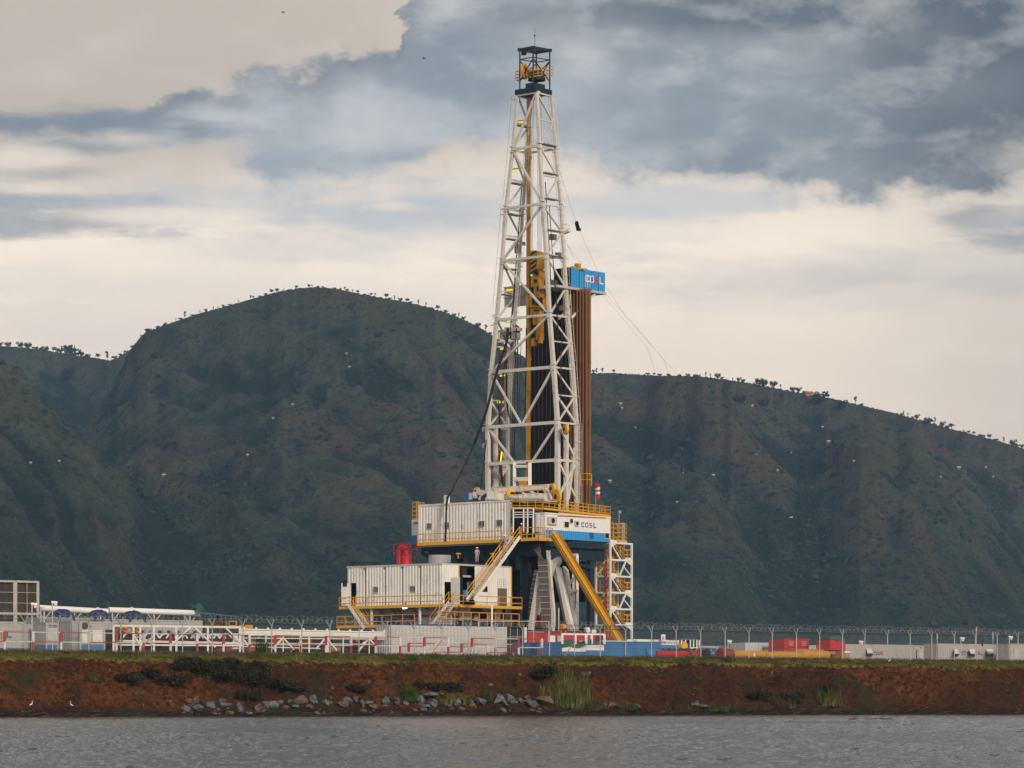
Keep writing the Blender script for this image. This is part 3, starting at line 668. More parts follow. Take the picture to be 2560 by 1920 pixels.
# ================================================================ MAST
BM = 6.0; DEP = 3.3
def legcurve(pts, b0, b1=None):
    b1 = b0 if b1 is None else b1; out = []
    vs = [p[1] for p in pts]
    for u, v in pts:
        t = (max(vs)-v)/(max(vs)-min(vs)); out.append(fa(u, v, b0+(b1-b0)*t))
    return sorted(out, key=lambda p: p.z)
L1c = legcurve([(1220, 1240), (1220, 1056), (1226, 955), (1237, 835), (1243, 790), (1256, 645), (1266, 505), (1283, 365), (1295, 222)], BM)
R1c = legcurve([(1394, 1246), (1394, 1056), (1384, 917), (1374, 792), (1366, 640), (1356, 505), (1349, 365), (1341, 222)], BM)
R2c = legcurve([(1441, 1262), (1441, 1056), (1431, 917), (1419, 792), (1409, 640), (1401, 505), (1387, 365), (1377, 222)], BM+DEP, BM+2.7)
L2c = legcurve([(1270, 1246), (1270, 1056), (1277, 917), (1287, 792), (1300, 640), (1308, 505), (1319, 365), (1331, 222)], BM+DEP, BM+2.7)
def on(cv, z):
    if z <= cv[0].z: return cv[0].copy()
    for p, q in zip(cv[:-1], cv[1:]):
        if z <= q.z: return p.lerp(q, (z-p.z)/(q.z-p.z))
    return cv[-1].copy()
FLOOR = zat(1350, 352)
zz = lambda v: zat(v, R1c[0].y)
LV = [zz(v) for v in (1246, 1150, 1056, 917, 785, 637, 505, 358, 222)]
mast = thing('drilling_mast', 'tall tapering white steel lattice drilling mast standing on the rig floor', 'mast', R(8, BM, LV[0]))
Z0m = LV[0]-1.2
for cv, w in ((L1c, .44), (R1c, .46), (R2c, .36), (L2c, .36)):
    mb = MB(); pts = [on(cv, LV[0])-V3(0, 0, 1.4)]+[on(cv, z) for z in LV]
    for i, (p, q) in enumerate(zip(pts[:-1], pts[1:])):
        ww = w*(1.05-0.045*i); mb.beam(p, q+(q-p).normalized()*0.02, ww, ww, up=BV)
    for z in LV[1:-1]:
        p = on(cv, z); mb.obox(p-AV*w*.62-BV*w*.62-ZV*.35, AV*w*1.24, BV*w*1.24, ZV*.12); mb.obox(p-AV*w*.62-BV*w*.62+ZV*.25, AV*w*1.24, BV*w*1.24, ZV*.12)
    mb.build('leg', 'mast', mast)
# twin bottom posts of the wide lower section
for cv, off in ((R1c, 1.5), (L1c, -1.7)):
    mb = MB(); p = on(cv, LV[0]); q = on(cv, LV[2])
    o_ = BV*1.5 if off > 0 else BV*1.4
    mb.beam(p+o_-ZV*1.4, q+o_, .42, .42, up=BV); mb.beam(p+o_*1.2, on(cv, LV[1]+1.5)+BV*3, .3, .3, up=BV)
    mb.build('leg', 'mast', mast)
def brace(p, q, w=.21, name='brace', mat='mast'): mb = MB(); mb.beam(p, q, w, w); return mb.build(name, mat, mast)
for i, z in enumerate(LV[1:], 1):                       # horizontal girts of the braced face
    if i == 8: continue
    brace(on(L1c, z)-BV*.1, on(R1c, z)-BV*.1, .34 if i < 4 else .27, 'girt')
M3 = on(L1c, LV[2]).lerp(on(R1c, LV[2]), .49)
brace(on(L1c, LV[3]), M3); brace(on(R1c, LV[3]), M3)
brace(on(L1c, LV[2]), on(L1c, LV[1]).lerp(on(R1c, LV[1]), .38)); brace(on(R1c, LV[2]), on(L1c, LV[1]).lerp(on(R1c, LV[1]), .64))
brace(on(R1c, LV[4]), on(L1c, LV[3])); brace(on(L1c, LV[5]), on(R1c, LV[4])); brace(on(R1c, LV[6]), on(L1c, LV[5]))
brace(on(L1c, LV[7]), on(R1c, LV[6])); brace(on(R1c, LV[8]), on(L1c, LV[7]))
brace(on(L1c, LV[8]), on(R1c, LV[8]), .3, 'girt')
for A_, B_ in ((R1c, R2c), (L1c, L2c)):                 # side trusses
    side = MB()
    for i in range(2, 8):
        z0, z1 = LV[i], LV[i+1]; zm = (z0+z1)/2
        brace(on(A_, z0), on(B_, z0), .2, 'side_girt'); brace(on(A_, zm), on(B_, zm), .15, 'side_girt')
        brace(on(A_, z0), on(B_, zm), .17, 'side_brace'); brace(on(B_, zm), on(A_, z1), .17, 'side_brace')
        if i == 2:
            brace(on(B_, z0), on(A_, zm), .24, 'side_brace')
    brace(on(A_, LV[1]), on(B_, LV[1]), .26, 'side_girt'); brace(on(A_, LV[8]), on(B_, LV[8]), .3, 'side_girt')
    brace(on(A_, LV[0]), on(B_, LV[1]), .24, 'side_brace'); brace(on(B_, LV[1]), on(A_, LV[2]), .24, 'side_brace'); brace(on(B_, LV[0]), on(A_, LV[1]), .22, 'side_brace')
brace(on(L2c, LV[6]-5.5), on(R2c, LV[6]-5.5), .3, 'girt'); brace(on(L2c, LV[7]), on(R2c, LV[7]), .2, 'girt')
# small platform brackets along the left leg
for v in (505, 519, 772, 797, 1056, 1098, 232):
    p = on(L1c, zz(v)); mb = MB(); mb.beam(p, p+AV*.75+V3(0, 0, .0), .12); mb.beam(p+AV*.75, p+AV*.75-ZV*.4, .08); mb.build('bracket', 'mast', mast)
# ladders
for cv, oth, sgn, lam in ((L1c, L2c, 1, .55), (R2c, R1c, -1, 0)):
    for i in range(2, 8):
        z0, z1 = LV[i], LV[i+1]
        if cv is L1c:
            p = on(L1c, z0).lerp(on(L2c, z0), .62)-AV*.6; q = on(L1c, z1).lerp(on(L2c, z1), .62)-AV*.55
            mb = MB(); mb.ladder(p, q, BV, cage=-AV, r=.022)
        else:
            p = on(R2c, z0)+AV*.25; q = on(R2c, z1)+AV*.25
            mb = MB(); mb.ladder(p, q, BV, cage=-AV, r=.024)
        mb.build('caged_ladder', 'mast', mast)
mb = MB(); p = R2c[0]+AV*.1+V3(0, 0, .2); q = on(R2c, LV[2])+AV*.1; mb.ladder(p, q, BV, cage=-AV, r=.03); mb.build('caged_ladder', 'mast', mast)
mb = MB(); p = fa(*D4(1462, 790), BM+DEP); mb.rail([p, p-AV*.9, p-AV*.9+BV*.8], h=1.3, sp=.9, mids=1, toe=0, r=.05); mb.build('ladder_gate', 'yellow', mast)
# yellow guide beam for the top drive
g0 = fa(1320.5, 1214, BM+2.6); g1 = fa(1322, 226, BM+2.2)
mb = MB(); mb.beam(g0, g1, .40, .30, up=BV)
for t in (.15, .32, .5, .66, .83): c = g0.lerp(g1, t); mb.obox(c-AV*.26-BV*.2-ZV*.2, AV*.52, BV*.4, ZV*.4)
mb.build('guide_beam', 'ochre', mast)
# lamps on the mast, lit
for x, y in ((1305, 305), (1298, 376), (1293, 425), (1276, 657), (1274, 725), (1266, 804), (1258, 872), (1257, 939), (1251, 1006)):
    p = fa(x, y, BM+1.8); mb = MB(); mb.beam(p-AV*.42, p+AV*.42, .13, .16); o = mb.build('tube_lamp', 'lamp', mast)
    g = MB(); g.beam(p-AV*.6+ZV*.17, p+AV*.6+ZV*.17, .24, .08); g.build('lamp_housing', 'yellow', o)
p = fa(1251, 1145, BM+1); mb = MB(); mb.beam(p-ZV*.7, p+ZV*.7+AV*-.2, .16, .16); mb.build('tube_lamp', 'lamp', mast)
# side platforms
for v, cv in ((425, R1c), (490, R1c), (570, R1c), (635, R1c), (352, R1c), (440, L1c), (518, L1c), (580, L1c), (655, L1c), (720, L1c), (296, L1c)):
    p = on(cv, zz(v)); q = p+BV*2.6; mb = MB(); mb.obox(p-AV*.5+BV*.3, AV*1.0, BV*2.3, ZV*.1); mb.build('platform', 'greyw', mast)
# flared bracket on the right
p = fa(1408, 583, BM+DEP); mb = MB(); mb.beam(p, p-AV*.9+ZV*.2, .5, .25); mb.rail([p-AV*.9, p-AV*.9-BV*1.5], h=.8, toe=0); mb.build('bracket', 'mast', mast)
# sheaves low on the right tower
def sheave(parent, c, r, nrm, mat='yellow', th=.28, name='sheave'):
    nrm = Vector(nrm).normalized(); mb = MB(); mb.tube(c-nrm*th/2, c+nrm*th/2, r, 20); mb.tube(c-nrm*(th/2+.05), c+nrm*(th/2+.05), r*.72, 20)
    o = mb.build(name, mat, parent); h = MB(); h.tube(c-nrm*(th/2+.12), c+nrm*(th/2+.12), r*.30, 12); h.build('hub', 'dark', o); return o
sheave(mast, fa(1414.5, 1073, BM-.7), .60, BV-AV*.5)
mb = MB(); p = fa(1414.5, 1073, BM-.3); mb.beam(p, on(R1c, p.z), .25); mb.build('bracket', 'mast', mast)
# ---- crown: water table, rails, gin frame, sheaves, antenna
ctop = LV[8]; q = {k: on(c_, ctop) for k, c_ in (('L1', L1c), ('R1', R1c), ('R2', R2c), ('L2', L2c))}
crown = thing('crown_block', 'dark blue crown platform with big yellow sheave and open gin frame on the mast top', 'crown block', q['R1'].lerp(q['L2'], .5))
cen = q['R1'].lerp(q['L2'], .5); ea = (q['L1']-q['R1']); ea.z = 0; eb = (q['R2']-q['R1']); eb.z = 0; LA = ea.length; LB = eb.length
ea.normalize(); eb = BV.copy()
c0 = q['R1']-ea*.25-eb*.25
mb = MB(); mb.obox(c0+ea*.12+ZV*.02, ea*(LA+.3), eb*(LB+.1), ZV*.55); mb.obox(c0+ea*.4+ZV*.57, ea*(LA*.45), eb*(LB*.7), ZV*.5)
mb.build('platform_box', 'teal', crown)
def cat(x, y, b): return fa(*C1(x, y), b)
mb = MB(); mb.tube(cat(560, 520, BM+1.3), cat(560, 430, BM+1.3), 1.0, 14, .85); mb.build('sheave_housing', 'teal', crown)
sheave(crown, cat(437, 430, BM+.4), .86, ea*.9-eb*.35, 'ochre', .3)
for k in range(5): sheave(crown, cat(505+k*14, 455, BM+.8+.22*k), .62, ea*.6+eb*.8, 'ochre', .12)
zR = zat(70+490/3.95, cen.y)
for (x0, x1, x2, y0, b0) in ((352, 392, 392, 520, BM), (490, 612, 612, 490, BM), (614, 722, 722, 488, BM+1.5)):
    p = cat(x0, y0, b0); r = cat(x1, y0, b0); r.z = p.z
    mb = MB(); mb.rail([p+eb*.8, p, r], h=1.05, sp=.65, mids=2, toe=.1, r=.035); mb.build('railing', 'yellow', crown)
mb = MB(); zt = cat(540, 190, BM).z; posts = []
for (x, b_) in ((393, BM), (525, BM), (688, BM+2.4), (556, BM+2.4)):
    p = cat(x, 420, b_); p.z = ctop+.5; t = p.copy(); t.z = zt; posts.append(t); mb.beam(p, t, .16)
P0, P1, P2, P3 = posts; hgt = zt-ctop-.5
cornL = cat(385, 190, BM); cornL.z = zt
for a_, b_ in ((P0, P1), (P1, P2), (P2, P3), (P3, P0)):
    d = (b_-a_).normalized(); mb.beam(a_-d*.25, b_+d*.25, .18, .30)
    lo = V3(0, 0, -1.2); mb.beam(a_+lo, b_+lo*2.9, .09); mb.beam(b_+lo, a_+lo*2.9, .09); mb.beam(a_+lo*.9, b_+lo*.9, .09)
mb.build('gin_frame', 'teal', crown)
mb = MB(); p = P0.lerp(P2, .5)+ZV*.2; mb.beam(P1.lerp(P0, .5), P3.lerp(P2, .5), .12); mb.tube(p, p+ZV*1.55, .025, 5); mb.tube(p+ZV*1.5, p+ZV*2.3, .012, 4); mb.ball(p+ZV*1.4, .10); mb.build('lightning_rod', 'dark', crown)
p = cat(437, 250, BM); mb = MB(); mb.beam(p-ea*.2, p+ea*.3, .35, .35); mb.tube(p, p+ZV*.5, .04); mb.build('hoist_trolley', 'dark', crown)
# drilling lines
mb = MB(); tb = fa(1341, 632, BM+2)
for i, (ut, ub) in enumerate(((1327, 1326), (1330, 1328.5), (1334, 1331), (1345, 1344), (1348, 1347), (1351, 1350), (1354, 1353))):
    mb.tube(fa(ut, 226, BM+2), fa(ub, 640, BM+2), .022, 4)
mb.build('drilling_line', 'galv', label='bundle of thin steel drilling lines between the crown and the travelling block', cat='cable')
# travelling block + top drive
td = thing('top_drive', 'yellow travelling block and top drive with black hazard stripes hanging in the mast', 'top drive', fa(1340, 640, BM+2))
BB = BM+2.0
def prism(mb, pts, b0, b1):
    """polygon traced on plane b0, extruded to b1"""
    f = [fa(*p, b0) for p in pts]; k = [Vector(p)+BV*(b1-b0) for p in f]
    mb.poly(f); mb.poly(k[::-1])
    for i in range(len(f)): j = (i+1) % len(f); mb.quad(f[i], f[j], k[j], k[i])
mb = MB(); prism(mb, [C2(*p) for p in ((603, 735), (650, 730), (700, 750), (735, 800), (722, 830), (690, 900), (605, 975))], BB-.5, BB+.6); mb.build('block_frame', 'ochre', td)
mb = MB()
for k in range(5):
    y = 745+k*48; prism(mb, [C2(605, y+22), C2(632+k*6 if k < 3 else 650, y-18), C2(668, y-22+40), C2(665, y+6+38), C2(605, y+58)][:4] if False else [C2(605, y+20), C2(668, y-20), C2(668, y+2), C2(605, y+42)], BB-.53, BB-.51)
mb.build('hazard_stripe', 'black', td)
mb = MB(); prism(mb, [C2(*p) for p in ((680, 820), (730, 825), (722, 915), (668, 925))], BB-.6, BB+.2); mb.build('hook_cover', 'yellow', td)
mb = MB()
for x0, y0, x1, y1, bb in ((625, 925, 700, 1010, -.4), (612, 1000, 690, 1110, -.5), (640, 1080, 700, 1190, -.6), (600, 1180, 735, 1320, -.5), (560, 1200, 600, 1320, -.2), (690, 1130, 735, 1200, -.3), (605, 1330, 700, 1400, -.3), (628, 1400, 660, 1500, -.2), (670, 1380, 705, 1620, -.2), (660, 1560, 700, 1659, -.3)):
    prism(mb, [C2(x0, y0), C2(x1, y0), C2(x1, y1), C2(x0, y1)], BB+bb, BB+.5)
mb.build('motor_body', 'ochre', td)
mb = MB()
for x0, y0, x1, y1 in ((640, 1030, 665, 1060), (670, 1100, 685, 1150), (620, 1210, 640, 1290), (660, 1215, 680, 1300), (700, 1220, 722, 1290), (610, 1135, 635, 1165), (650, 940, 675, 985), (635, 1345, 690, 1360)):
    mb = MB(); prism(mb, [C2(x0, y0), C2(x1, y0), C2(x1, y1), C2(x0, y1)], BB-.68, BB-.5); mb.build('motor_fitting', 'black', td)
mb = MB(); mb.tube(fa(1345, 850, BM+2), fa(1345, 800, BM+2), .16, 8); prism(mb, [C3(590, 60), C3(615, 60), C3(613, 135), C3(592, 138)], BB-.3, BB+.2); prism(mb, [C3(535, 90), C3(560, 90), C3(560, 160), C3(530, 165)], BB-.3, BB+.2)
mb.build('elevator_links', 'ochre', td)
# racked pipe: dark bundle seen through the mast, brown bundle behind it
dark = thing('dark_pipe_rack', 'dense bundle of dark drill pipe racked upright inside the mast', 'drill pipe', fa(1357, 1246, BM+5))
brn = thing('brown_pipe_rack', 'rust brown drill pipe stands racked upright behind the mast under the blue cabin', 'drill pipe', fa(1450, 1262, BM+5.5))
for k in range(50):
    u = 1327+k*1.95; bb = BM+4.6+(k*7 % 5)*.25; mb = MB()
    p0 = fa(u, 1240, bb); p0.z = FLOOR+.3; p1 = fa(u+random.uniform(-.6, .6), 690+random.uniform(0, 14), bb); mb.tube(p0, p1, .075, 6)
    for t in (.33, .66): c = p0.lerp(p1, t+random.uniform(-.005, .005)); mb.tube(c-ZV*.2, c+ZV*.2, .10, 6)
    mb.build('pipe_stand', 'bpipe', dark)
for k in range(26):
    u = 1427+k*1.95; bb = BM+4.6+(k*3 % 4)*.35; mb = MB()
    if k in (22,): continue
    p0 = fa(u, 1262, bb); p0.z = FLOOR+.3; p1 = fa(u+random.uniform(-.5, .5), 722, bb); mb.tube(p0, p1, .085, 6)
    for v in (893, 1050, 1130): c = p0.lerp(p1, (zz(v)-p0.z)/(p1.z-p0.z)+random.uniform(-.004, .004)); mb.tube(c-ZV*.25, c+ZV*.25, .115, 6)
    mb.build('pipe_stand', 'pipe', brn)
# racking board with its blue wind-wall cabin
rb = thing('racking_board', 'blue cabin with white and red lettering cantilevered from the right side of the mast', 'racking board', fb(1430, 720, 3.0))
a_c = aon(1427, BM+3.6)
P = lambda u, v: fb(u, v, a_c)
b0, b1 = bon(1427, a_c), bon(1512.5, a_c); zt_, zb_ = P(1427, 668).z, P(1427, 717).z
for (ua, ub) in ((1427.5, 1447.5), (1448.5, 1460), (1461, 1479), (1480, 1495.5), (1496.5, 1512.5)):
    p, r = P(ua, 700), P(ub, 700); mb = MB(); top = zt_ if ua != 1448.5 else zt_-.25; low = zb_ if ua != 1461 else zb_
    mb.corr(p, r, low, top, -AV, .42, .03); mb.build('cabin_panel', 'skyblue', rb)
mb = MB(); mb.obox(R(a_c+.06, b0, zb_), AV*2.3, BV*.06, ZV*(zt_-zb_)); mb.obox(R(a_c+.06, b1-.06, zb_), AV*2.3, BV*.06, ZV*(zt_-zb_)); mb.obox(R(a_c+2.3, b0, zb_), AV*.06, BV*(b1-b0), ZV*(zt_-zb_)); mb.obox(R(a_c+.04, b0+.05, zb_), AV*.02, BV*(b1-b0-.1), ZV*(zt_-zb_-.1)); mb.build('cabin_inner_wall', 'dark', rb)
mb = MB(); mb.obox(R(a_c-.15, b0-2.5, zb_-.28), AV*2.7, BV*(b1-b0+2.55), ZV*.25)
mb.build('floor_grating', 'greyw', rb)
mb = MB(); p = fb(*C2(1270, 1185), a_c+.2); q2 = fb(*C2(1030, 1430), a_c+.2); mb.beam(p, q2, .22); mb.beam(p+AV*1.9, q2+AV*1.9, .22)
mb.build('strut', 'clean', rb)
mb = MB(); p = P(1461, 727); mb.rail([P(1461, 718)-AV*.1, P(1473, 718)-AV*.1], h=1.15, sp=.4, toe=0, r=.04); mb.build('hatch_railing', 'clean', rb)
pw = P(1463, 704); pw2 = P(1509, 709); Lw = (pw2-pw).length; ww = Lw/4*.78
lettering(rb, Vector((pw.x, pw.y, P(1490, 709).z))-AV*.05, BV, -AV, ww, .80, Lw/4*.22, ['letterw', 'letterw', 'letterr', 'letterw'])
mb = MB(); c = P(1459, 660)+AV*.6; c.z = zt_; mb.obox(c-BV*.3, BV*.6, AV*.5, ZV*.7); mb.obox(c-BV*1.1, BV*.5, AV*.4, ZV*.3); mb.obox(c+BV*.7, BV*.7, AV*.5, ZV*.25); mb.build('roof_winch', 'ochre', rb)
mb = MB()    # dark board and fingers across the back of the mast
pa, pb_ = aon(1424, BM+4.2), aon(1322, BM+4.2); zb2 = zz(705)
mb.obox(R(pa, BM+3.9, zb2), AV*(pb_-pa), BV*4.0, ZV*.25)
for k in range(14): mb.obox(R(pa+(pb_-pa)*(k+.2)/14, BM+3.6, zb2+.3), AV*.12, BV*4, ZV*.18)
mb.build('finger_board', 'dark', rb)
mb = MB(); mb.corr(R(pa, BM+7.9, 0), R(pb_, BM+7.9, 0), zb2, zb2+1.35, -BV, .5, .04); mb.build('wind_wall', 'dark', rb)
mb = MB(); a0_, a1_ = aon(1316, BM+4), aon(1261, BM+4); z0_, z1_ = zz(742), zz(690)
mb.corr(R(a0_, BM+4, 0), R(a1_, BM+4, 0), z0_, z1_, -BV, .55, .05); mb.beam(R(a0_, BM+3.9, z1_), R(a1_, BM+3.9, z1_), .15); mb.beam(R(a0_, BM+3.9, (z0_+z1_)/2), R(a1_, BM+3.9, (z0_+z1_)/2), .15); mb.build('wind_wall', 'greyw', rb)
# hoses
def hose(pts, r, label, n=7, mat='black', name='hose', parent=None):
    # smooth through points (Catmull-Rom)
    out = []
    P_ = [pts[0]]+pts+[pts[-1]]
    for i in range(1, len(P_)-2):
        for k in range(6):
            t = k/6; a, b, c, d = P_[i-1], P_[i], P_[i+1], P_[i+2]
            out.append(0.5*((2*b)+(c-a)*t+(2*a-5*b+4*c-d)*t*t+(3*b-a-3*c+d)*t**3))
    out.append(pts[-1]); mb = MB(); mb.path(out, r, n); return mb.build(name, mat, parent, label, 'hose' if label else None, smooth_=True)
S = lambda lst, b: [fa(*C3(x, y), b) for x, y in lst]
for k, (lab) in enumerate(('outer black hose sweeping from the mast down to the upper white cabin', 'middle black hose beside it sweeping from the mast to the cabin', 'inner thin black hose of the same sweep')):
    o_ = 6*k
    pts = S([(330-o_, 0), (325-o_, 90), (300-o_, 190), (245-o_, 350), (200-o_, 500), (160-o_, 660), (105-o_, 840), (50-o_, 980), (0-o_*.6, 1100)], BM-.9)+[fa(*C4(*p), -1.0+k*.15) for p in ((462, 130), (405+k*4, 235), (398+k*3, 330))]
    if k < 2: pts += [fa(*C4(*p), -1.3) for p in ((394+k*5, 470), (388+k*5, 600))]
    hose(pts, .085, lab)
hose(S([(130, 1005), (110, 1180), (90, 1330), (72, 1460)], BM-.6), .06, 'short black hose dropping beside the left foot of the mast')
hs = [([(400, 0), (388, 300), (385, 600), (383, 840), (380, 1170)], 'straight black hose hanging down inside the mast'), ([(412, 100), (410, 400), (412, 700), (420, 880)], 'dark hose hanging beside the straight one inside the mast'),
      ([(316, 250), (312, 500), (325, 740), (360, 840), (410, 862), (455, 845), (478, 740), (486, 400), (490, 0)], 'black hose hanging in a deep loop beside the yellow guide beam'),
      ([(306, 280), (308, 560), (330, 780), (400, 858), (460, 835), (492, 790)], 'second black hose in a deep loop left of the guide beam')]
for pts, lab in hs: hose(S(pts, BM+1.2), .07, lab)
hose(S([(330, 0), (325, 40), (290, 330), (270, 600), (262, 720), (245, 860), (243, 1120), (270, 1400)], BM+1.6), .10, 'dark red hose running down the left tower of the mast', mat='dred')
hose(S([(245, 400), (235, 600), (250, 830), (262, 1130), (280, 1450)], BM+1.4), .06, 'thin black hose down the left tower')
mb = MB()
for x, y, w_, h_ in ((345, 8, 110, 30), (280, 45, 60, 36), (370, 70, 30, 60), (260, 60, 24, 90)): prism(mb, [C3(x-w_/2, y-h_/2), C3(x+w_/2, y-h_/2), C3(x+w_/2, y+h_/2), C3(x-w_/2, y+h_/2)], BM+1.5, BM+2.5)
for v in (0, 95): mb.beam(fa(*C3(235, v+30), BM+1), fa(*C3(395, v+20), BM+1.6), .2)
mb.build('service_loop_clamp', 'greyw', mast)
mb = MB(); mb.ball(fa(1291, 820, BM+2), .35); mb.ball(fa(1284, 843, BM+2), .45); mb.build('hose_reel', 'dred', mast)
for k, (x, y0, y1, b_, lab) in enumerate(((255, 20, 1400, 1.9, 'leftmost'), (266, 60, 1380, 2.2, 'second'), (345, 40, 1150, 2.6, 'third'), (362, 90, 1210, 2.9, 'fourth'), (430, 150, 900, 3.1, 'fifth'), (795, 40, 820, .6, 'sixth'), (806, 30, 820, .9, 'rightmost'))):
    hose([fa(*C3(x-(30 if x < 300 else 0)+12, y0), BM+b_), fa(*C3(x, (y0+y1)/2), BM+b_), fa(*C3(x+6, y1), BM+b_)], .035, 'thin dark cable running up inside the lower mast, %s cable there' % lab, 5, 'black', 'cable')
for k, (pts_, lab) in enumerate(((((760, 20), (800, 700), (830, 1300), (880, 1640)), 'dark line slanting down the right tower of the upper mast'), (((800, 250), (830, 700), (870, 1200), (900, 1650)), 'second dark line down the right tower of the mast middle'), (((520, 20), (470, 700), (430, 1200), (390, 1650)), 'dark line slanting down the left tower of the mast middle'), (((455, 900), (440, 1200), (420, 1400)), 'short dark line in the left tower beside the grey panels'))):
    hose([fa(*C2(*q_), BM+1.0) for q_ in pts_], .05, lab, 5, 'bpipe', 'cable')
mb = MB()
for (x0, y0, x1, y1, b_) in ((440, 660, 475, 760, 2), (500, 640, 525, 675, 3), (430, 1540, 470, 1610, 2), (400, 1590, 440, 1650, 2.4), (800, 560, 850, 620, 1.5), (860, 750, 900, 790, 1.5), (905, 1300, 940, 1350, 1.2), (700, 940, 760, 1040, 3.4), (800, 1040, 870, 1130, 3.2)):
    mb = MB(); prism(mb, [C2(x0, y0), C2(x1, y0), C2(x1, y1), C2(x0, y1)], BM+b_, BM+b_+.5); mb.build('equipment_box', 'mesh', mast)
# guy lines
def wire(name, pts, label, r=.013, mat='dgalv', sag=0): 
    mb = MB(); mb.path(pts, r, 4); return mb.build(name, mat, None, label, 'cable')
wire('guy_wire', [on(R2c, zz(385)), at(1441, 560, 361), at(1500, 690, 374), at(1560, 785, 384), at(1700, 945, 410)]+[V3(44, 520, YARD)], 'long thin guy wire running from high on the mast down to the right')
mb = MB(); p = at(1441, 556, 361); q_ = at(1446, 574, 362); mb.beam(p, q_, .32, .42); mb.beam(q_-ZV*.1, q_+ZV*.15-AV*.1, .5, .3); mb.build('cable_counterweight', 'dark', None, 'small dark weight clamped on the guy wire right of the mast', 'counterweight')
wire('guy_wire', [P(1502, 732), at(1560, 800, 384), at(1620, 872, 400), V3(36, 500, YARD)], 'upper thin guy wire from under the blue cabin down to the right')
wire('guy_wire', [P(1510, 730), at(1571, 795, 388), at(1660, 900, 406), V3(42, 530, YARD)], 'lower thin guy wire from the corner of the blue cabin down to the right')
wire('guy_wire', [fa(*C2(980, 665), BM+3), P(1441, 658)], 'short stay wire from the mast to the blue cabin roof, left one')
wire('guy_wire', [fa(*C2(980, 665), BM+3), P(1455, 660)], 'short stay wire from the mast to the blue cabin roof, right one')
wire('hoist_wire', [fa(1279.5, 235, BM-.5), fa(1270, 360, BM-.5), fa(1257, 500, BM-.5)], 'thin wire along the left edge of the upper mast', .018)
wire('hoist_wire', [fa(1252.5, 515, BM-.5), fa(1242, 650, BM-.5), fa(1232, 770, BM-.5)], 'thin wire along the left edge of the mast middle', .018)
# ================================================================ MACHINERY ON THE FLOOR
dw = thing('drawworks_frame', 'white steel cross frame and cylinder with yellow sheaves at the foot of the mast', 'machinery frame', fa(1300, 1240, 3))
mb = MB(); mb.beam(fa(*D4(0, 868), 4.5), fa(*D4(930, 812), 4.5), .62, .62); mb.beam(fa(*D4(320, 390), 4.5), fa(*D4(320, 850), 4.5), .35); mb.beam(fa(*D4(585, 390), 4.5), fa(*D4(585, 850), 4.5), .38); mb.beam(fa(*D4(320, 455), 4.5), fa(*D4(585, 455), 4.5), .3); mb.beam(fa(*D4(320, 680), 4.5), fa(*D4(585, 675), 4.5), .45)
mb.beam(fa(*D4(860, 850), 4.2), fa(*D4(950, 1060), 4.2), .5, .4); mb.beam(fa(*D4(460, 900), 4.2), fa(*D4(440, 1000), 4.2), .5); mb.beam(fa(*D4(560, 850), 4.3), fa(*D4(700, 950), 4.2), .2); mb.build('frame', 'white', dw)
mb = MB(); mb.tube(fa(*D4(20, 1010), 3.6), fa(*D4(440, 980), 3.6), .32, 12); mb.tube(fa(*D4(440, 1000), 3.6), fa(*D4(880, 1000), 3.6), .52, 14); mb.build('cylinder', 'white', dw)
sheave(dw, fa(*D4(975, 840), 3.4), .58, BV-AV*.35); sheave(dw, fa(*D4(1055, 980), 3.2), .80, BV-AV*.35); sheave(dw, fa(*D4(260, 920), 3.2), .50, AV*.8+BV*.5); 
mb = MB(); mb.rail([fa(*D4(0, 980), 3.0), fa(*D4(220, 968), 3.0)], h=1.0, sp=1, toe=0, r=.045); mb.rail([fa(*D4(480, 960), 3.0), fa(*D4(845, 942), 3.0)], h=1.05, sp=.9, toe=0, r=.045); mb.build('railing', 'yellow', dw)
mb = MB(); prism(mb, [D4(390, 700), D4(535, 700), D4(535, 790), D4(390, 790)], 4.3, 5); prism(mb, [D4(505, 520), D4(548, 500), D4(548, 640), D4(505, 640)], 4.6, 5); mb.build('tong', 'ochre', dw)
mb = MB(); prism(mb, [D4(520, 380), D4(560, 380), D4(560, 400), D4(520, 400)], 4.4, 4.8); mb.tube(fa(*D4(290, 915), 3.2), fa(*D4(440, 915), 3.2), .1); mb.build('shaft', 'dark', dw)
mb = MB(); prism(mb, [C4(750, 165), C4(800, 165), C4(850, 185), C4(850, 240), C4(750, 235)], 2.2, 4.2); mb.build('motor_box', 'white', dw)
bl = thing('mud_blower', 'blue and white blower with curved pipes on the upper cabin roof', 'blower', fa(1180, 1250, 2.5))
mb = MB(); prism(mb, [C4(555, 178), C4(590, 175), C4(590, 243), C4(555, 243)], 2, 3.2); mb.build('filter_box', 'dblue', bl)
mb = MB(); prism(mb, [C4(590, 178), C4(618, 190), C4(618, 235), C4(590, 240)], 2.1, 3.0); mb.beam(fa(*C4(670, 170), 2.4), fa(*C4(735, 190), 2.4), .5); mb.beam(fa(*C4(690, 240), 2.4), fa(*C4(720, 160), 2.4), .3); mb.ball(fa(*C4(650, 200), 2.4), .42); mb.build('housing', 'greyw', bl)
mb = MB(); mb.path([fa(*C4(*p), 2.5) for p in ((610, 215), (640, 225), (660, 240), (660, 255))], .2, 8); mb.path([fa(*C4(*p), 2.3) for p in ((740, 200), (722, 215), (715, 250))], .2, 8); mb.build('duct', 'teal', bl)
sheave(bl, fa(*C4(665, 165), 2.6), .42, BV)
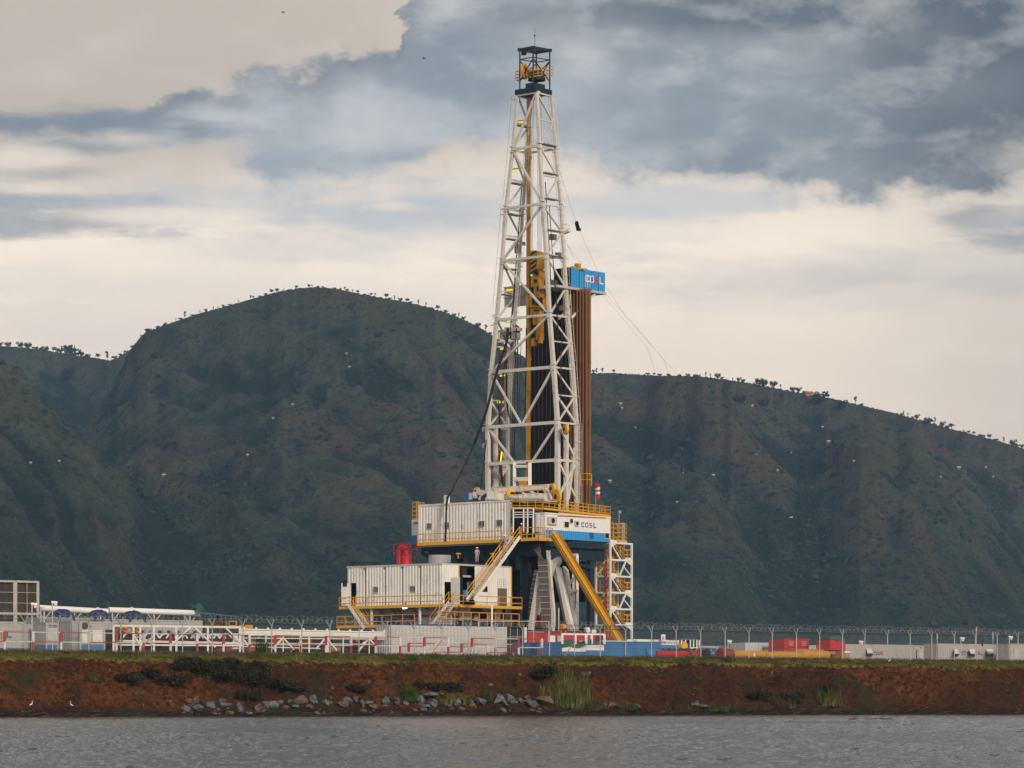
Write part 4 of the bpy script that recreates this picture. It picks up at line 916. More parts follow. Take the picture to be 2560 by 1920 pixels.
# ================================================================ RIG FLOOR HOUSES
ZU = FLOOR                                      # walkway level
cab = thing('upper_cabin', 'long white corrugated cabin with four barred windows on the upper deck', 'cabin', R(11, 1, ZU))
aR, aL = aon(1275, 0), aon(1048.5, 0); zt1 = fa(1275, 1251, 0).z; zt2 = fa(1048.5, 1262, 0).z; ztop = (zt1+zt2)/2; zbc = ZU-.35
for i in range(3):
    p0_ = aR+(aL-aR)*i/3; p1_ = aR+(aL-aR)*(i+1)/3-.05
    mb = MB(); mb.corr(R(p0_, 0, 0), R(p1_, 0, 0), zbc, ztop-.18, -BV, .42, .06); mb.build('wall', 'white', cab)
mb = MB(); mb.corr(R(aL, 0, 0), R(aL, 2.5, 0), zbc, ztop-.1, AV, .42, .05); mb.corr(R(aR, 2.5, 0), R(aL, 2.5, 0), zbc, ztop-.1, BV, .42, .05); mb.build('wall', 'white', cab)
mb = MB(); rbox(mb, aR-.06, aL+.06, -.09, 2.6, ztop-.17, ztop+.03); rbox(mb, aR-.10, aR+.10, -.10, .1, zbc, ztop-.18); rbox(mb, aL-.1, aL+.10, -.10, .1, zbc, ztop-.18); mb.build('roof', 'white', cab)
def window(parent, o, e, n, w, h, bars=4, name='barred_window', fr='clean'):
    """o = lower near corner on the wall; e along, n outward"""
    mb = MB(); mb.obox(o+n*.05, e*w, ZV*h, n*.02); g = mb.build(name, 'dark', parent)
    f = MB(); t = .045
    for a_, b_, c_, d_ in ((-t, -t, w+2*t, t), (-t, h, w+2*t, t), (-t, 0, t, h), (w, 0, t, h)): f.obox(o+e*a_+ZV*b_+n*.05, e*c_, ZV*d_, n*.03)
    f.build('frame', fr, g)
    if bars:
        b = MB()
        for k in range(1, bars): b.obox(o+e*(w*k/bars-.02)+n*.08, e*.028, ZV*h, n*.02)
        b.build('bars', 'greyw', g)
    return g
for x0, x1, y0, y1 in ((235, 277, 445, 490), (395, 430, 437, 482), (685, 731, 425, 473), (838, 885, 415, 466)):
    p = fa(*C4(x1, y1), -.06); q_ = fa(*C4(x0, y0), -.06); window(cab, p, AV, -BV, (Vector((p.x, p.y, 0))-Vector((q_.x, q_.y, 0))).length, q_.z-p.z)
mb = MB(); mb.corr(R(aR, 0, 0), R(aR, 2.5, 0), zbc, ztop-.1, -AV, .42, .05); mb.build('shaded_end_wall', 'dark', cab)  # cabin end wall facing the bay, bay's shade put in as near-black colour
for x in (390, 418): mb = MB(); p = fa(*C4(x, 262), .4); mb.tube(p-ZV*.2, p+ZV*.8, .16, 8); mb.build('roof_vent', 'white', cab)
# flat end of a blue-and-white container peeping out on the left
ec = thing('end_container', 'white and blue container end peeping out left of the upper cabin', 'container', fa(1030, 1355, 3))
ae0, ae1 = aon(1047, 2.7), aon(1029, 2.7); zA, zB, zC_ = fa(1040, 1357, 2.7).z, fa(1040, 1338, 2.7).z, fa(1040, 1300, 2.7).z
mb = MB(); rbox(mb, ae0-3, ae1, 2.7, 5.1, zB, zC_); mb.build('wall', 'clean', ec); mb = MB(); rbox(mb, ae0-3, ae1+.01, 2.69, 5.11, zA, zB); mb.build('blue_band', 'blue', ec)
pw = fa(*C4(112, 452), 2.66); lettering(ec, pw, -AV, -BV, .17, .24, .06, ['letterb', 'letterb', 'letterr', 'letterb'])
mb = MB(); mb.rail([fa(*C4(158, 412), 2.8), fa(*C4(108, 414), 2.8), fa(*C4(108, 414), 2.8)+BV*2], h=2.0, sp=.7, mids=3, toe=.15, r=.05); mb.build('railing', 'yellow', ec)
# right-hand container (driller's house)
dh = thing('control_container', 'white control cabin with blue lower band and lettering on the right of the upper deck', 'cabin', R(1, 6, ZU))
bE = bon(1525, 0); bS = bon(1362, 0); zhT = fb(1525, 1296, 0).z; zhB = fb(1525, 1355.5, 0).z; zhM = fb(1525, 1334, 0).z
zhT2 = fb(1362, 1285, 0).z
mb = MB(); mb.corr(R(0, bS, 0), R(0, bE, 0), zhM, zhT, -AV, .36, .03); mb.build('wall', 'clean', dh)
mb = MB(); mb.corr(R(0, bS, 0), R(0, bE, 0), zhB, zhM, -AV, .36, .045); mb.build('blue_band', 'skyblue', dh)
mb = MB(); rbox(mb, .05, 1.35, bS+.03, bE-.02, zhB+.02, zhT-.02); rbox(mb, -.05, .04, bE-.12, bE+.02, zhB, zhT); rbox(mb, -.05, .04, bS-.02, bS+.12, zhB, zhT); mb.build('body', 'clean', dh)
mb = MB(); rbox(mb, -.08, 1.40, bS-.05, bE+.05, zhT+.002, zhT+.16); mb.build('roof', 'clean', dh)
mb = MB(); mb.beam(fb(*C4(1365, 377), -.1), fb(*C4(1780, 396), -.1), .07); mb.build('red_trim', 'letterr', dh)
mb = MB(); rbox(mb, .5, 1.2, bS-.03, bS+.05, zhM-.4, zhT-.5); mb.build('end_door', 'greyw', dh)
def wallbox(x0, y0, x1, y1, d, name, mat, par=dh, cr=C4, a_=-.05):
    p = fb(*cr(x0, y1), a_); q_ = fb(*cr(x1, y0), a_); w = (Vector((q_.x, q_.y, 0))-Vector((p.x, p.y, 0))).length
    mb = MB(); mb.obox(p, BV*w, ZV*abs(q_.z-p.z), -AV*d); return mb.build(name, mat, par), p, w, abs(q_.z-p.z)
for (x0, y0, x1, y1, d) in ((1272, 390, 1345, 452, .22), (1508, 422, 1540, 468, .12)):
    o, p, w, h = wallbox(x0, y0, x1, y1, d, 'air_conditioner', 'greyw'); f = MB(); c = p+BV*(w*.5)+ZV*(h*.5)-AV*(d+.0); f.tube(c, c-AV*.04, min(w, h)*.34, 16); f.build('fan', 'dark', o)
for (x0, y0, x1, y1) in ((1418, 432, 1455, 476), (1466, 407, 1490, 440), (1768, 530, 1802, 572)):
    p = fb(*C4(x0, y1), -.02); q_ = fb(*C4(x1, y0), -.02); window(dh, p, BV, -AV, (Vector((p.x, p.y, 0))-Vector((q_.x, q_.y, 0))).length, abs(q_.z-p.z), 0, 'window')
o, p, w, h = wallbox(1637, 527, 1670, 573, .04, 'vent', 'dblue')
pw = fb(*C4(1566, 473), -.04); pw2 = fb(*C4(1697, 479), -.04); Lw = (pw2-pw).length
lettering(dh, Vector((pw.x, pw.y, fb(*C4(1630, 479), 0).z)), BV, -AV, Lw/4*.72, .52, Lw/4*.28+.05, ['letterb', 'letterb', 'letterr', 'letterb'])
mb = MB()
for i in range(4):
    for x in np.arange(0, .0, 1): pass
mb2 = MB(); p0_ = R(-.02, bS, zhT+.16); 
mb2.rail([R(4.4, bS-.3, zhT+.7), R(-.05, bS-.3, zhT+.45), R(-.05, bE, zhT+.16), R(2.4, bE, zhT+.16)], h=1.12, sp=1.0, mids=2, toe=.22, r=.04); mb2.build('roof_railing', 'yellow', dh)
mb2 = MB(); mb2.rail([R(4.4, bS+1.6, zhT+.6), R(2.4, bS+1.6, zhT+.4), R(2.4, bE, zhT+.16)], h=1.12, sp=.9, mids=2, toe=.22, r=.04); mb2.build('roof_railing', 'yellow', dh)
# wind sock
ws = thing('windsock', 'small red and white striped windsock on a pole above the control cabin', 'windsock', fb(1489, 1292, 1.5))
mb = MB(); p = fb(*C4(1690, 300), 1.5); t = fb(*C4(1694, 100), 1.5); mb.tube(p-ZV*.5, t, .035, 5); mb.build('pole', 'galv', ws)
sp = [fb(*C4(x, y), 1.5) for x, y in ((1697, 102), (1703, 130), (1710, 152), (1707, 168), (1711, 190), (1711, 234))]
for i in range(5): mb = MB(); mb.tube(sp[i], sp[i+1], .30-.015*i, 8, .285-.015*i, cap=False); mb.build('sock_band', 'red' if i % 2 == 0 else 'letterw', ws)
# dark open bay between the cabins: frame, interior
bay = thing('open_bay', 'dark open doorway bay with white pipe frame between the two upper cabins', 'doorway', R(3, 1, ZU))
a0_, a1_ = aon(1362, 0)+.0, aR
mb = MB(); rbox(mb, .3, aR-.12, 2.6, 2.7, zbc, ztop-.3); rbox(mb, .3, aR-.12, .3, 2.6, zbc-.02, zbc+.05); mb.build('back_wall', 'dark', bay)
mb = MB(); p = fa(*D4(250, 1030), -.1); q_ = fa(*D4(980, 1075), -.1); mb.beam(R(aR-.12, .9, ztop), R(-.2, .9, ztop-.3), 1.9, .10); mb.build('roof_sheet', 'greyw', bay)
mb = MB()
for x in (300, 478, 548, 648): mb.beam(fa(*D4(x, 1185), -.4), fa(*D4(x, 1600), -.4), .14)
for y in (1185, 1250, 1290, 1335): mb.beam(fa(*D4(300, y), -.4), fa(*D4(648, y-4), -.4), .11)
mb.build('pipe_frame', 'clean', bay)
mb = MB(); rbox(mb, aon(1312, 1.5), aon(1308, 1.5), 1.4, 1.5, zbc, ztop-.4); rbox(mb, aon(1335, 1.0), aon(1330, 1.0), 1, 1.2, zbc, ztop-1.0); mb.build('blue_post', 'dblue', bay)
mb = MB(); p = fa(*D4(720, 1590), -.2); q_ = fa(*D4(720, 1275), -.2); mb.tube(p, q_, .28, 10); mb.tube(p+AV*.55, q_+AV*.55-ZV*.3, .2, 10); mb.build('standpipe', 'greyw', bay)
# walkway + platform on the front
wk = thing('upper_walkway', 'yellow railed walkway along the front of the upper cabins', 'walkway', R(9, -1, ZU))
mb = MB(); rbox(mb, aR-.2, aL+.1, -1.3, -.12, ZU-.25, ZU-.02); rbox(mb, 0.35, aR-.2, -1.9, 1.2, ZU-.25, ZU-.02); mb.build('deck', 'teal', wk)
mb = MB(); zr = ZU-.25; aLL = aon(1044, -1.3)
mb.rail([R(aR+.0, -1.3, zr), R(aLL, -1.3, zr)], h=1.28, sp=.92, mids=1, toe=.36, r=.045); mb.build('railing', 'yellow', wk)
ax_, bx_ = aon(1303, -1.9), -1.9; aq = aon(1346, -1.9)
mb = MB(); mb.rail([R(ax_, -1.9, zr), R(aq, -1.9, zr), fb(1382, 1300, aq)*1 if False else R(aq, bon(1381, aq), zr)], h=1.42, sp=.9, mids=1, toe=.36, r=.05); mb.build('railing', 'yellow', wk)
mb = MB(); mb.obox(R(aq, -1.9, zr-.02), AV*1.5, BV*(bon(1381, aq)+1.9), ZV*.2); mb.build('landing', 'teal', wk)
# ================================================================ SUBSTRUCTURE
sub = thing('rig_substructure', 'dark teal steel substructure carrying the rig floor with box girders and columns', 'substructure', R(8, 5, YARD))
zsb = fa(1200, 1388, 0).z
mb = MB(); rbox(mb, -.0, aL-.2, .05, bE-.3, ZU-.75, ZU-.4); mb.build('floor_deck', 'teal', sub)
for b_ in (.3, 3.2, 6.2, 9.5):
    mb = MB(); rbox(mb, .3, aL-(1.0 if b_ < 1 else 1.6), b_, b_+.4, ZU-1.75, ZU-.76); mb.build('girder', 'teal', sub)
    mb = MB(); mb.beam(R(aL-2.5, b_+.2, ZU-2.3), R(aL+.1, b_+.2, ZU-.9), .3); mb.build('cantilever_bracket', 'teal', sub)
for a_ in (.4, 4.6, 8.8, 13.0): mb = MB(); rbox(mb, a_, a_+.4, .1, bE-.5, ZU-2.0, ZU-.78); mb.build('girder', 'teal', sub)
mb = MB()
for k in range(9): c = fb(*C4(1395+k*42, 612), .02); mb.obox(c-ZV*.25, BV*.75, ZV*.3, AV*.3)
mb.build('underfloor_rib', 'teal', sub)
cols_ = [(1278, 1292, 1.5, 'a'), (1305, 1321, .6, 'a'), (1476, 1488, None, 'b')]
for u0, u1, b_ in ((1278.5, 1292, 3.0), (1305.5, 1321, .8)):
    a1_, a0_ = aon(u0, b_), aon(u1, b_); mb = MB(); rbox(mb, a0_, a1_, b_, b_+.6, YARD, ZU-1.7); mb.build('column', 'teal', sub)
a1_, a0_ = aon(1279, .8), aon(1321, .8); mb = MB(); rbox(mb, a0_, a1_, .85, 1.3, fa(1300, 1405, .8).z, fa(1300, 1392, .8).z); rbox(mb, a0_, a1_, 1.3, 1.6, fa(1300, 1470, .8).z, fa(1300, 1466, .8).z); mb.build('cross_beam', 'teal', sub)
for a_, b_ in ((.5, bon(1476, .5)), (11.5, 9), (5, 9.3), (14, 2)):
    mb = MB(); rbox(mb, a_, a_+.55, b_, b_+.7, YARD, ZU-1.7); mb.build('column', 'teal', sub)
mb = MB(); mb.beam(fb(1455, 1420, 1), fb(1474, 1470, 1), .6); mb.beam(R(.6, 3, ZU-1.9), R(.6, 9, ZU-2.9), .35); mb.build('cross_brace', 'teal', sub)
mb = MB(); rbox(mb, 6.5, 12, .4, 3, ZU-3.4, ZU-1.8); rbox(mb, 3.3, 6.0, .6, 2.5, ZU-3.0, ZU-1.8)
mb.build('underfloor_unit', 'dark', sub)
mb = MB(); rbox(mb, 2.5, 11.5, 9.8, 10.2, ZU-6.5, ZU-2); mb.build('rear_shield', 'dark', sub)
for k in range(6):
    p = R(11.2-k*1.5, .1, ZU-3.2); mb = MB(); mb.obox(p, AV*.5, BV*.4, ZV*1.6); mb.build('underfloor_duct', 'teal', sub)
# inclined white legs
def dl(x, y, b): return fa(*D2(x, y), b)
_a0, _a1 = aon(1487, 0), aon(1322, 0); mb = MB(); rbox(mb, _a0, _a1, -.9, 3.4, YARD, fa(1400, 1578, -.5).z); mb.build('base_box', 'dred', sub)
wl = thing('raising_frame', 'inclined white steel legs spreading from under the rig floor to the base', 'support legs', R(2, 2, YARD))
def blk(mb, poly, b0, b1): prism(mb, [D2(*p) for p in poly], b0, b1)
for poly, b0, b1 in ((((375, 1500), (430, 1500), (552, 740), (530, 560)), -.4, .2), (((390, 1500), (440, 1500), (590, 1060), (560, 960), (440, 1290)), 1.4, 1.9),
                     (((672, 230), (715, 230), (740, 600), (800, 1260), (795, 1540), (760, 1540), (700, 600)), -.5, -.2),
                     (((820, 500), (870, 500), (1100, 1560), (1030, 1560)), -.2, .3), (((930, 480), (985, 545), (1085, 1210), (1149, 1210), (1149, 1600), (1105, 1560)), .6, 1.1),
                     (((780, 550), (830, 550), (1030, 1460), (980, 1460)), 2.6, 3.0)):
    mb = MB(); blk(mb, poly, b0, b1); mb.build('leg', 'white' if poly[0][0] != 780 else 'greyw', wl)
mb = MB(); blk(mb, ((735, 400), (850, 330), (870, 420), (760, 600), (735, 640)), -.3, .3); mb.build('gusset', 'white', wl); mb = MB(); blk(mb, ((1030, 860), (1149, 850), (1149, 885), (1080, 890), (1045, 930)), .6, 1.0); mb.build('gusset', 'white', wl)
mb = MB(); mb.beam(dl(1020, 790, .8), dl(1149, 640, .8), .25); mb.beam(dl(1000, 380, .8), dl(1080, 290, .8), .25); mb.build('brace', 'white', wl)
for x in (1500, 1532): mb = MB(); mb.beam(fa(*C4(x, 720), 1.2), fa(*C4(x, 1400), 1.2), .3); mb.build('leg', 'white', wl)
for y in (715, 825, 1020, 1190): mb = MB(); mb.beam(fa(*C4(1470, y), 1.2), fa(*C4(1535, y), 1.2), .45 if y > 1100 else .25); mb.build('brace', 'white', wl)
mb = MB(); mb.ladder(dl(820, 1540, -.6), dl(820, 1150, -.6), AV, w=.95, r=.05, step=1.5); mb.build('ladder', 'white', wl)
# grey cable chutes
for nm, poly, b_, lab in (('cable_chute', ((535, 370), (685, 370), (745, 1400), (760, 1560), (625, 1560), (600, 1290), (560, 800)), -.8, 'wide grey grated cable chute hanging under the rig floor'),
                     ('cable_chute', ((480, 540), (545, 540), (400, 1440), (370, 1440), (400, 1000)), .6, 'narrow dark slanting cable chute left of the wide one')):
    r_ = thing(nm, lab, 'cable chute', dl(*poly[0], b_)); mb = MB(); blk(mb, poly, b_, b_+.12); mb.build('grating', 'mesh', r_)
    mb = MB(); ys = sorted(p[1] for p in poly)
    for k in range(1, 12):
        y = ys[0]+(ys[-1]-ys[0])*k/12; xs = []
        for (p, q_) in zip(poly, poly[1:]+poly[:1]):
            if (p[1]-y)*(q_[1]-y) < 0: xs.append(p[0]+(q_[0]-p[0])*(y-p[1])/(q_[1]-p[1]))
        if len(xs) >= 2: mb.beam(dl(min(xs), y, b_-.05), dl(max(xs), y, b_-.05), .07)
    mb.build('rung', 'greyw', r_)
for k in range(5): hose([dl(440+k*30, 60, -.2), dl(470+k*26, 200, -.4), dl(540+k*14, 290+k*12, -.7), dl(560+k*24, 380, -.85)], .05, 'grey cable drooping under the rig floor into the chute, %s from the left' % ordinal(k), 6, 'mesh', 'cable')
# ================================================================ STAIRS
def stairs(name, label, top, bot, wdir, w=.95, par=None, rh=1.1):
    r_ = thing(name, label, 'stairs', bot); top, bot = Vector(top), Vector(bot); wd = Vector(wdir).normalized()*w; up = ZV
    mb = MB()
    for o_ in (wd*0, wd): mb.beam(top+o_, bot+o_, .09, .36)
    mb.build('stringer', 'clean', r_)
    n = int((top.z-bot.z)/.22); mb = MB(); d = (top-bot); dh_ = Vector((d.x, d.y, 0)).normalized()*.25
    for i in range(n): c = bot.lerp(top, (i+.5)/n); mb.obox(c-dh_/2, wd, dh_, ZV*.04)
    mb.build('treads', 'clean', r_)
    for o_ in (wd*0, wd):
        mb = MB(); k = max(2, int(d.length/1.4))
        for i in range(k+1): c = bot.lerp(top, i/k)+o_; mb.tube(c, c+ZV*rh, .04, 5)
        for h in (rh, rh*.55): mb.tube(bot+o_+ZV*h, top+o_+ZV*h, .04, 5)
        mb.build('handrail', 'yellow', r_)
    return r_
aS = aq+1.9
st_a = aon(1303, -2.0)
tp = fb(*C4(1035, 560), st_a-.9); bt = fb(*C4(640, 1108), st_a-.9)
stairs('upper_stairs', 'long white and yellow stairs from the lower deck up to the upper landing', tp, bt, AV, 1.0)
# ================================================================ LOWER HOUSE
a2, b2 = 4.5, -12.0
zl = fa(1105, 1511, b2).z                         # deck level
uc = 1105
a2 = aon(1105, b2)
zr1 = fa(1105, 1408, b2).z
aL2 = aon(868, b2); bR2 = bon(1278, a2)
lh = thing('lower_cabin', 'long white corrugated machinery cabin on the lower deck with open doors', 'cabin', R((a2+aL2)/2, b2+5, zl))
seams = [868, 914, 963.5, 1007, 1051.5, 1105]; 
for i in range(5):
    a_0, a_1 = aon(seams[i+1], b2), aon(seams[i], b2)-.06; mb = MB()
    segs = [(a_0, a_1)]
    if i == 0:
        d0, d1 = aon(820+300/4.254, b2), aon(820+247/4.254, b2); dz_ = fa(*C5(270, 500), b2).z
        mb.corr(R(d0, b2, 0), R(d1, b2, 0), dz_, zr1-.15, -BV, .40, .06); segs = [(a_0, d0), (d1, a_1)]
    for s0, s1 in segs: mb.corr(R(s0, b2, 0), R(s1, b2, 0), zl, zr1-.15, -BV, .40, .06)
    mb.build('wall', 'white', lh)
mb = MB(); rbox(mb, a2, aL2, b2+.01, bR2, zr1-.15, zr1+.03); rbox(mb, a2-.04, aL2+.04, b2-.08, b2+.0, zr1-.15, zr1+.02); mb.build('roof', 'greyw', lh)
# right face in pieces around the openings
def bz5(x): return bon(820+x/4.254, a2)
def zz5(x, y): return fb(*C5(x, y), a2).z
bays = [(1212, 1240), (1310, 1390), (1560, 1640), (1697, 1803), (1902, 1945)]
mb = MB()
for x0, x1 in bays: mb.corr(R(a2, bz5(x0), 0), R(a2, bz5(x1), 0), zl, zr1-.15, -AV, .32, .03); mb.build('end_wall', 'clean', lh); mb = MB()
dt = zz5(1270, 488); wt = (zz5(1665, 596), zz5(1665, 534)); lt = zz5(1850, 556)
mb.corr(R(a2, bz5(1240), 0), R(a2, bz5(1310), 0), dt, zr1-.15, -AV, .32, .03); mb.corr(R(a2, bz5(1640), 0), R(a2, bz5(1697), 0), zl, wt[0], -AV, .32, .03); mb.build('end_wall', 'clean', lh); mb = MB()
mb.corr(R(a2, bz5(1640), 0), R(a2, bz5(1697), 0), wt[1], zr1-.15, -AV, .32, .03); mb.corr(R(a2, bz5(1803), 0), R(a2, bz5(1902), 0), lt, zr1-.15, -AV, .32, .03)
mb.build('end_wall', 'clean', lh)
mb = MB(); rbox(mb, a2-.07, a2+.05, bz5(1390)-.08, bz5(1390)+.06, zl, zr1-.15); rbox(mb, a2-.07, a2+.05, bR2-.1, bR2+.04, zl, zr1); mb.build('door_post', 'yellow', lh)
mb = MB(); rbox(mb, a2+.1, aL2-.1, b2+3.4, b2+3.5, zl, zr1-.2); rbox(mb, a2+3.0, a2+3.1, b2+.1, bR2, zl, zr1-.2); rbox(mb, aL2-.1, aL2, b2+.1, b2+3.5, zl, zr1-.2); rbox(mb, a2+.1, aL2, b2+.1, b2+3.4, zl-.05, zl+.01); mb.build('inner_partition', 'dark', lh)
mb = MB(); rbox(mb, a2+.1, a2+3.0, bR2-.1, bR2, zl, zr1-.2); mb.build('wall', 'white', lh)
mb = MB(); rbox(mb, a2+.02, a2+.06, bz5(1803), bz5(1902), zl+.1, lt)
for k in range(12): rbox(mb, a2-.01, a2+.02, bz5(1803), bz5(1902), zl+.2+k*.24, zl+.3+k*.24)
mb.build('louver_door', 'mesh', lh)
mb = MB(); rbox(mb, a2+.05, a2+.1, bz5(1640), bz5(1697), *wt); mb.build('window', 'glass', lh)
mb = MB(); p = fb(*C5(1340, 562), a2-.05); mb.obox(p, BV*.55, ZV*.75, -AV*.02); mb.build('window', 'glass', lh)
mb = MB(); p = R(a2-.05, bz5(1302), zl); mb.obox(p, BV*.06-AV*.0, -AV*.9+BV*.4, ZV*2.9); mb.build('open_door', 'greyw', lh)
p = fa(*C5(210, 735), b2-.9); ad = aon(820+242/4.254, b2)
mb = MB(); mb.obox(R(ad, b2-.06, zl+.1), AV*1.05-BV*.25, -BV*.06, ZV*(fa(*C5(200, 502), b2).z-zl-.1)); dr = mb.build('open_door', 'clean', lh); mb = MB(); mb.obox(R(ad, b2-.14, zl+2.2)+AV*.35-BV*.08, AV*.5-BV*.12, -BV*.03, ZV*.7); mb.build('window', 'glass', dr)
for x0, x1, y0, y1 in ((488, 537, 541, 600), (878, 930, 532, 592)):
    p = fa(*C5(x1, y1), b2-.06); q_ = fa(*C5(x0, y0), b2-.06); window(lh, p, AV, -BV, (Vector((p.x, p.y, 0))-Vector((q_.x, q_.y, 0))).length, q_.z-p.z)
for s_ in seams[1:5]: mb = MB(); p = R(aon(s_, b2), b2-.05, zr1-.35); mb.obox(p-AV*.2, AV*.4, -BV*.05, ZV*.12); mb.obox(p-AV*.035-ZV*(zr1-zl-.4), AV*.05, BV*.03, ZV*(zr1-zl-.4)); mb.build('joint_clamp', 'mesh', lh)
# things inside the opening
ins = thing('indoor_machine', 'grey machine and white table inside the dark open bay of the lower cabin', 'machine', fb(1175, 1500, a2+1.5))
mb = MB()
for x0, y0, x1, y1, a_ in ((1400, 340, 1475, 410, 2), (1395, 420, 1535, 436, 1), (1400, 470, 1430, 540, 1.5), (1500, 490, 1540, 560, 1.5), (1400, 655, 1480, 662, .6), (1400, 662, 1404, 700, .6), (1476, 662, 1480, 700, .6)):
    wallb = MB(); p = fb(*C5(x0, y1), a2+a_); q_ = fb(*C5(x1, y0), a2+a_); w = (Vector((q_.x, q_.y, 0))-Vector((p.x, p.y, 0))).length; mb = MB(); mb.obox(p, BV*w, ZV*abs(q_.z-p.z), AV*.3); mb.build('casing', 'greyw', ins)
mb = MB(); p = fb(*C5(1440, 648), a2+.4); mb.obox(p, BV*.75, ZV*.75, AV*.4); mb.build('blue_box', 'skyblue', ins)
# deck, railings
dk = thing('lower_deck', 'lower deck platform with yellow railings around the machinery cabin', 'deck', R(a2+5, b2, zl-.4))
aW, bW = a2-1.5, b2-1.3; aLf = aon(848, bW); bRt = bon(1305, aW)
mb = MB(); rbox(mb, aW, aLf, bW, bRt, zl-.3, zl-.03); mb.build('platform', 'greyw', dk)
ag = aon(1106, bW)
mb = MB(); mb.rail([R(aLf, bW+1.4, zl-.3), R(aLf, bW, zl-.3), R(ag, bW, zl-.3)], h=1.25, sp=2.0, mids=1, toe=.30, r=.045); mb.build('railing', 'yellow', dk)
bg_ = bon(1128, aW)
mb = MB(); mb.rail([R(aW, bg_, zl-.3), R(aW, bRt, zl-.3), R(aW+2.5, bRt, zl-.3)], h=1.25, sp=1.9, mids=1, toe=.30, r=.045); mb.build('railing', 'yellow', dk)
zz_b = fa(930, 1568, bW).z
mb = MB(); rbox(mb, aW+1.8, aLf-1.5, b2+1.8, b2+2.0, zz_b-2, zl-.3); mb.build('back_sheet', 'white', dk)
for u in (929, 1050, 1230): a_ = aon(u, bW+.3); mb = MB(); rbox(mb, a_, a_+.18, bW+.3, bW+.5, YARD, zl-.3) if u < 1106 else mb.beam(fb(u, 1512, aW), Vector((fb(u, 1512, aW).x, fb(u, 1512, aW).y, YARD)), .2); mb.build('support_post', 'clean', dk)
for x0, y0, x1, y1 in ((505, 745, 590, 830), (650, 745, 730, 825), (700, 745, 785, 825), (870, 745, 955, 825), (1040, 745, 1070, 790), (1250, 760, 1300, 820), (1400, 740, 1340, 810)):
    p, q_ = fa(*C5(x0, y0), b2+.8), fa(*C5(x1, y1), b2+.8); mb = MB(); mb.beam(p, q_, .16); st_ = mb.build('knee_brace', 'yellow', dk)
    mb = MB()
    for k in range(7): mb.beam(p.lerp(q_, (k+.1)/7), p.lerp(q_, (k+.6)/7), .18)
    mb.build('black_stripe', 'black', st_)
fl = thing('floodlight', 'bright lit floodlight under the lower deck', 'floodlight', fa(*C5(815, 755), bW+.6)); mb = MB(); p = fa(*C5(815, 757), bW+.5); mb.ball(p, .32, .3, .17); mb.build('lens', 'flood', fl); mb = MB(); mb.beam(p+ZV*.15+BV*.1, p+ZV*.5+BV*.1, .1); mb.beam(p+BV*.3-AV*.35, p+BV*.3+AV*.35, .2, .3); mb.build('bracket', 'dark', fl)
# lowest platform on skids with rails and pumps
lw = thing('lowest_platform', 'lowest yellow railed platform on blue skids under the machinery cabin', 'platform', R(a2+6, b2, YARD))
aF = aon(842, bW-.4); zq = fa(842, 1571, bW-.4).z
mb = MB(); rbox(mb, a2-.5, aF, bW-.4, b2+1.7, zq, zq+.25); mb.build('platform', 'dblue', lw)
mb = MB(); mb.rail([R(aF, bW+.8, zq), R(aF, bW-.4, zq), R(aon(978, bW-.4), bW-.4, zq)], h=1.28, sp=1.4, mids=1, toe=.30, r=.045); mb.build('railing', 'yellow', lw)
mb = MB(); mb.rail([R(aon(978, bW-.4), bW-.4, zq), R(aon(1036, bW-.4), bW-.4, zq)], h=1.3, sp=1.5, mids=1, toe=0, r=.045); mb.build('railing', 'orange', lw)
zq2 = fb(1200, 1566, aW).z; mb = MB(); mb.rail([R(aW, bon(1095, aW), zq2), R(aW, bon(1298, aW), zq2)], h=1.45, sp=1.35, mids=1, toe=0, r=.06); mb.build('railing', 'orange', lw)
mb = MB(); mb.beam(fa(*C5(470, 850), b2+1.4), fa(*C5(1180, 845), b2+1.4), .15); mb.build('red_pipe', 'red', lw)
mb = MB(); rbox(mb, aon(1030, b2+1), aon(930, b2+1), b2+.8, b2+1.2, zq+.2, zq+1.2); mb.build('blue_screen', 'dblue', lw)
# pumps on the right underside
pumps = thing('pump_unit', 'white pumps with green guard and blue bases under the right lower deck', 'pump', fb(1190, 1560, a2+1))
mats_ = [('casing', 'greyw', ((1330, 745, 1380, 845), (1400, 760, 1520, 900), (1640, 745, 1720, 800), (1560, 830, 1600, 900))), ('cover', 'white', ((1420, 815, 1460, 860), (1700, 825, 1740, 880), (1785, 778, 1860, 820), (1790, 825, 1840, 880), (1480, 745, 1525, 790))),
         ('guard', 'green', ((1600, 780, 1650, 840), (1535, 770, 1600, 840))), ('base', 'dblue', ((1320, 880, 1385, 940), (1440, 880, 1520, 950), (1600, 885, 1680, 950), (1770, 880, 1860, 950))), ('motor', 'dark', ((1660, 800, 1700, 870), (1740, 750, 1780, 900), (1530, 860, 1560, 930), (1870, 760, 1900, 900)))]
for nm, mt, ls in mats_:
    for x0, y0, x1, y1 in ls:
        mb = MB(); p = fb(*C5(x0, y1), a2+.6); q_ = fb(*C5(x1, y0), a2+.6); w = (Vector((q_.x, q_.y, 0))-Vector((p.x, p.y, 0))).length; h = abs(q_.z-p.z)
        if nm in ('cover', 'motor') : mb.tube(p+BV*w/2+AV*.3, p+BV*w/2+AV*.3+ZV*h, w/2, 10)
        else: mb.obox(p, BV*w, ZV*h, AV*.9); mb.obox(p+BV*w*.2+ZV*h*.2-AV*.05, BV*w*.5, ZV*h*.4, AV*.05)
        mb.build(nm, mt, pumps)
mb = MB(); rbox(mb, a2+3, a2+3.2, b2+2, bR2, zz_b-2, zl-.3); mb.build('back_sheet', 'dark', pumps)
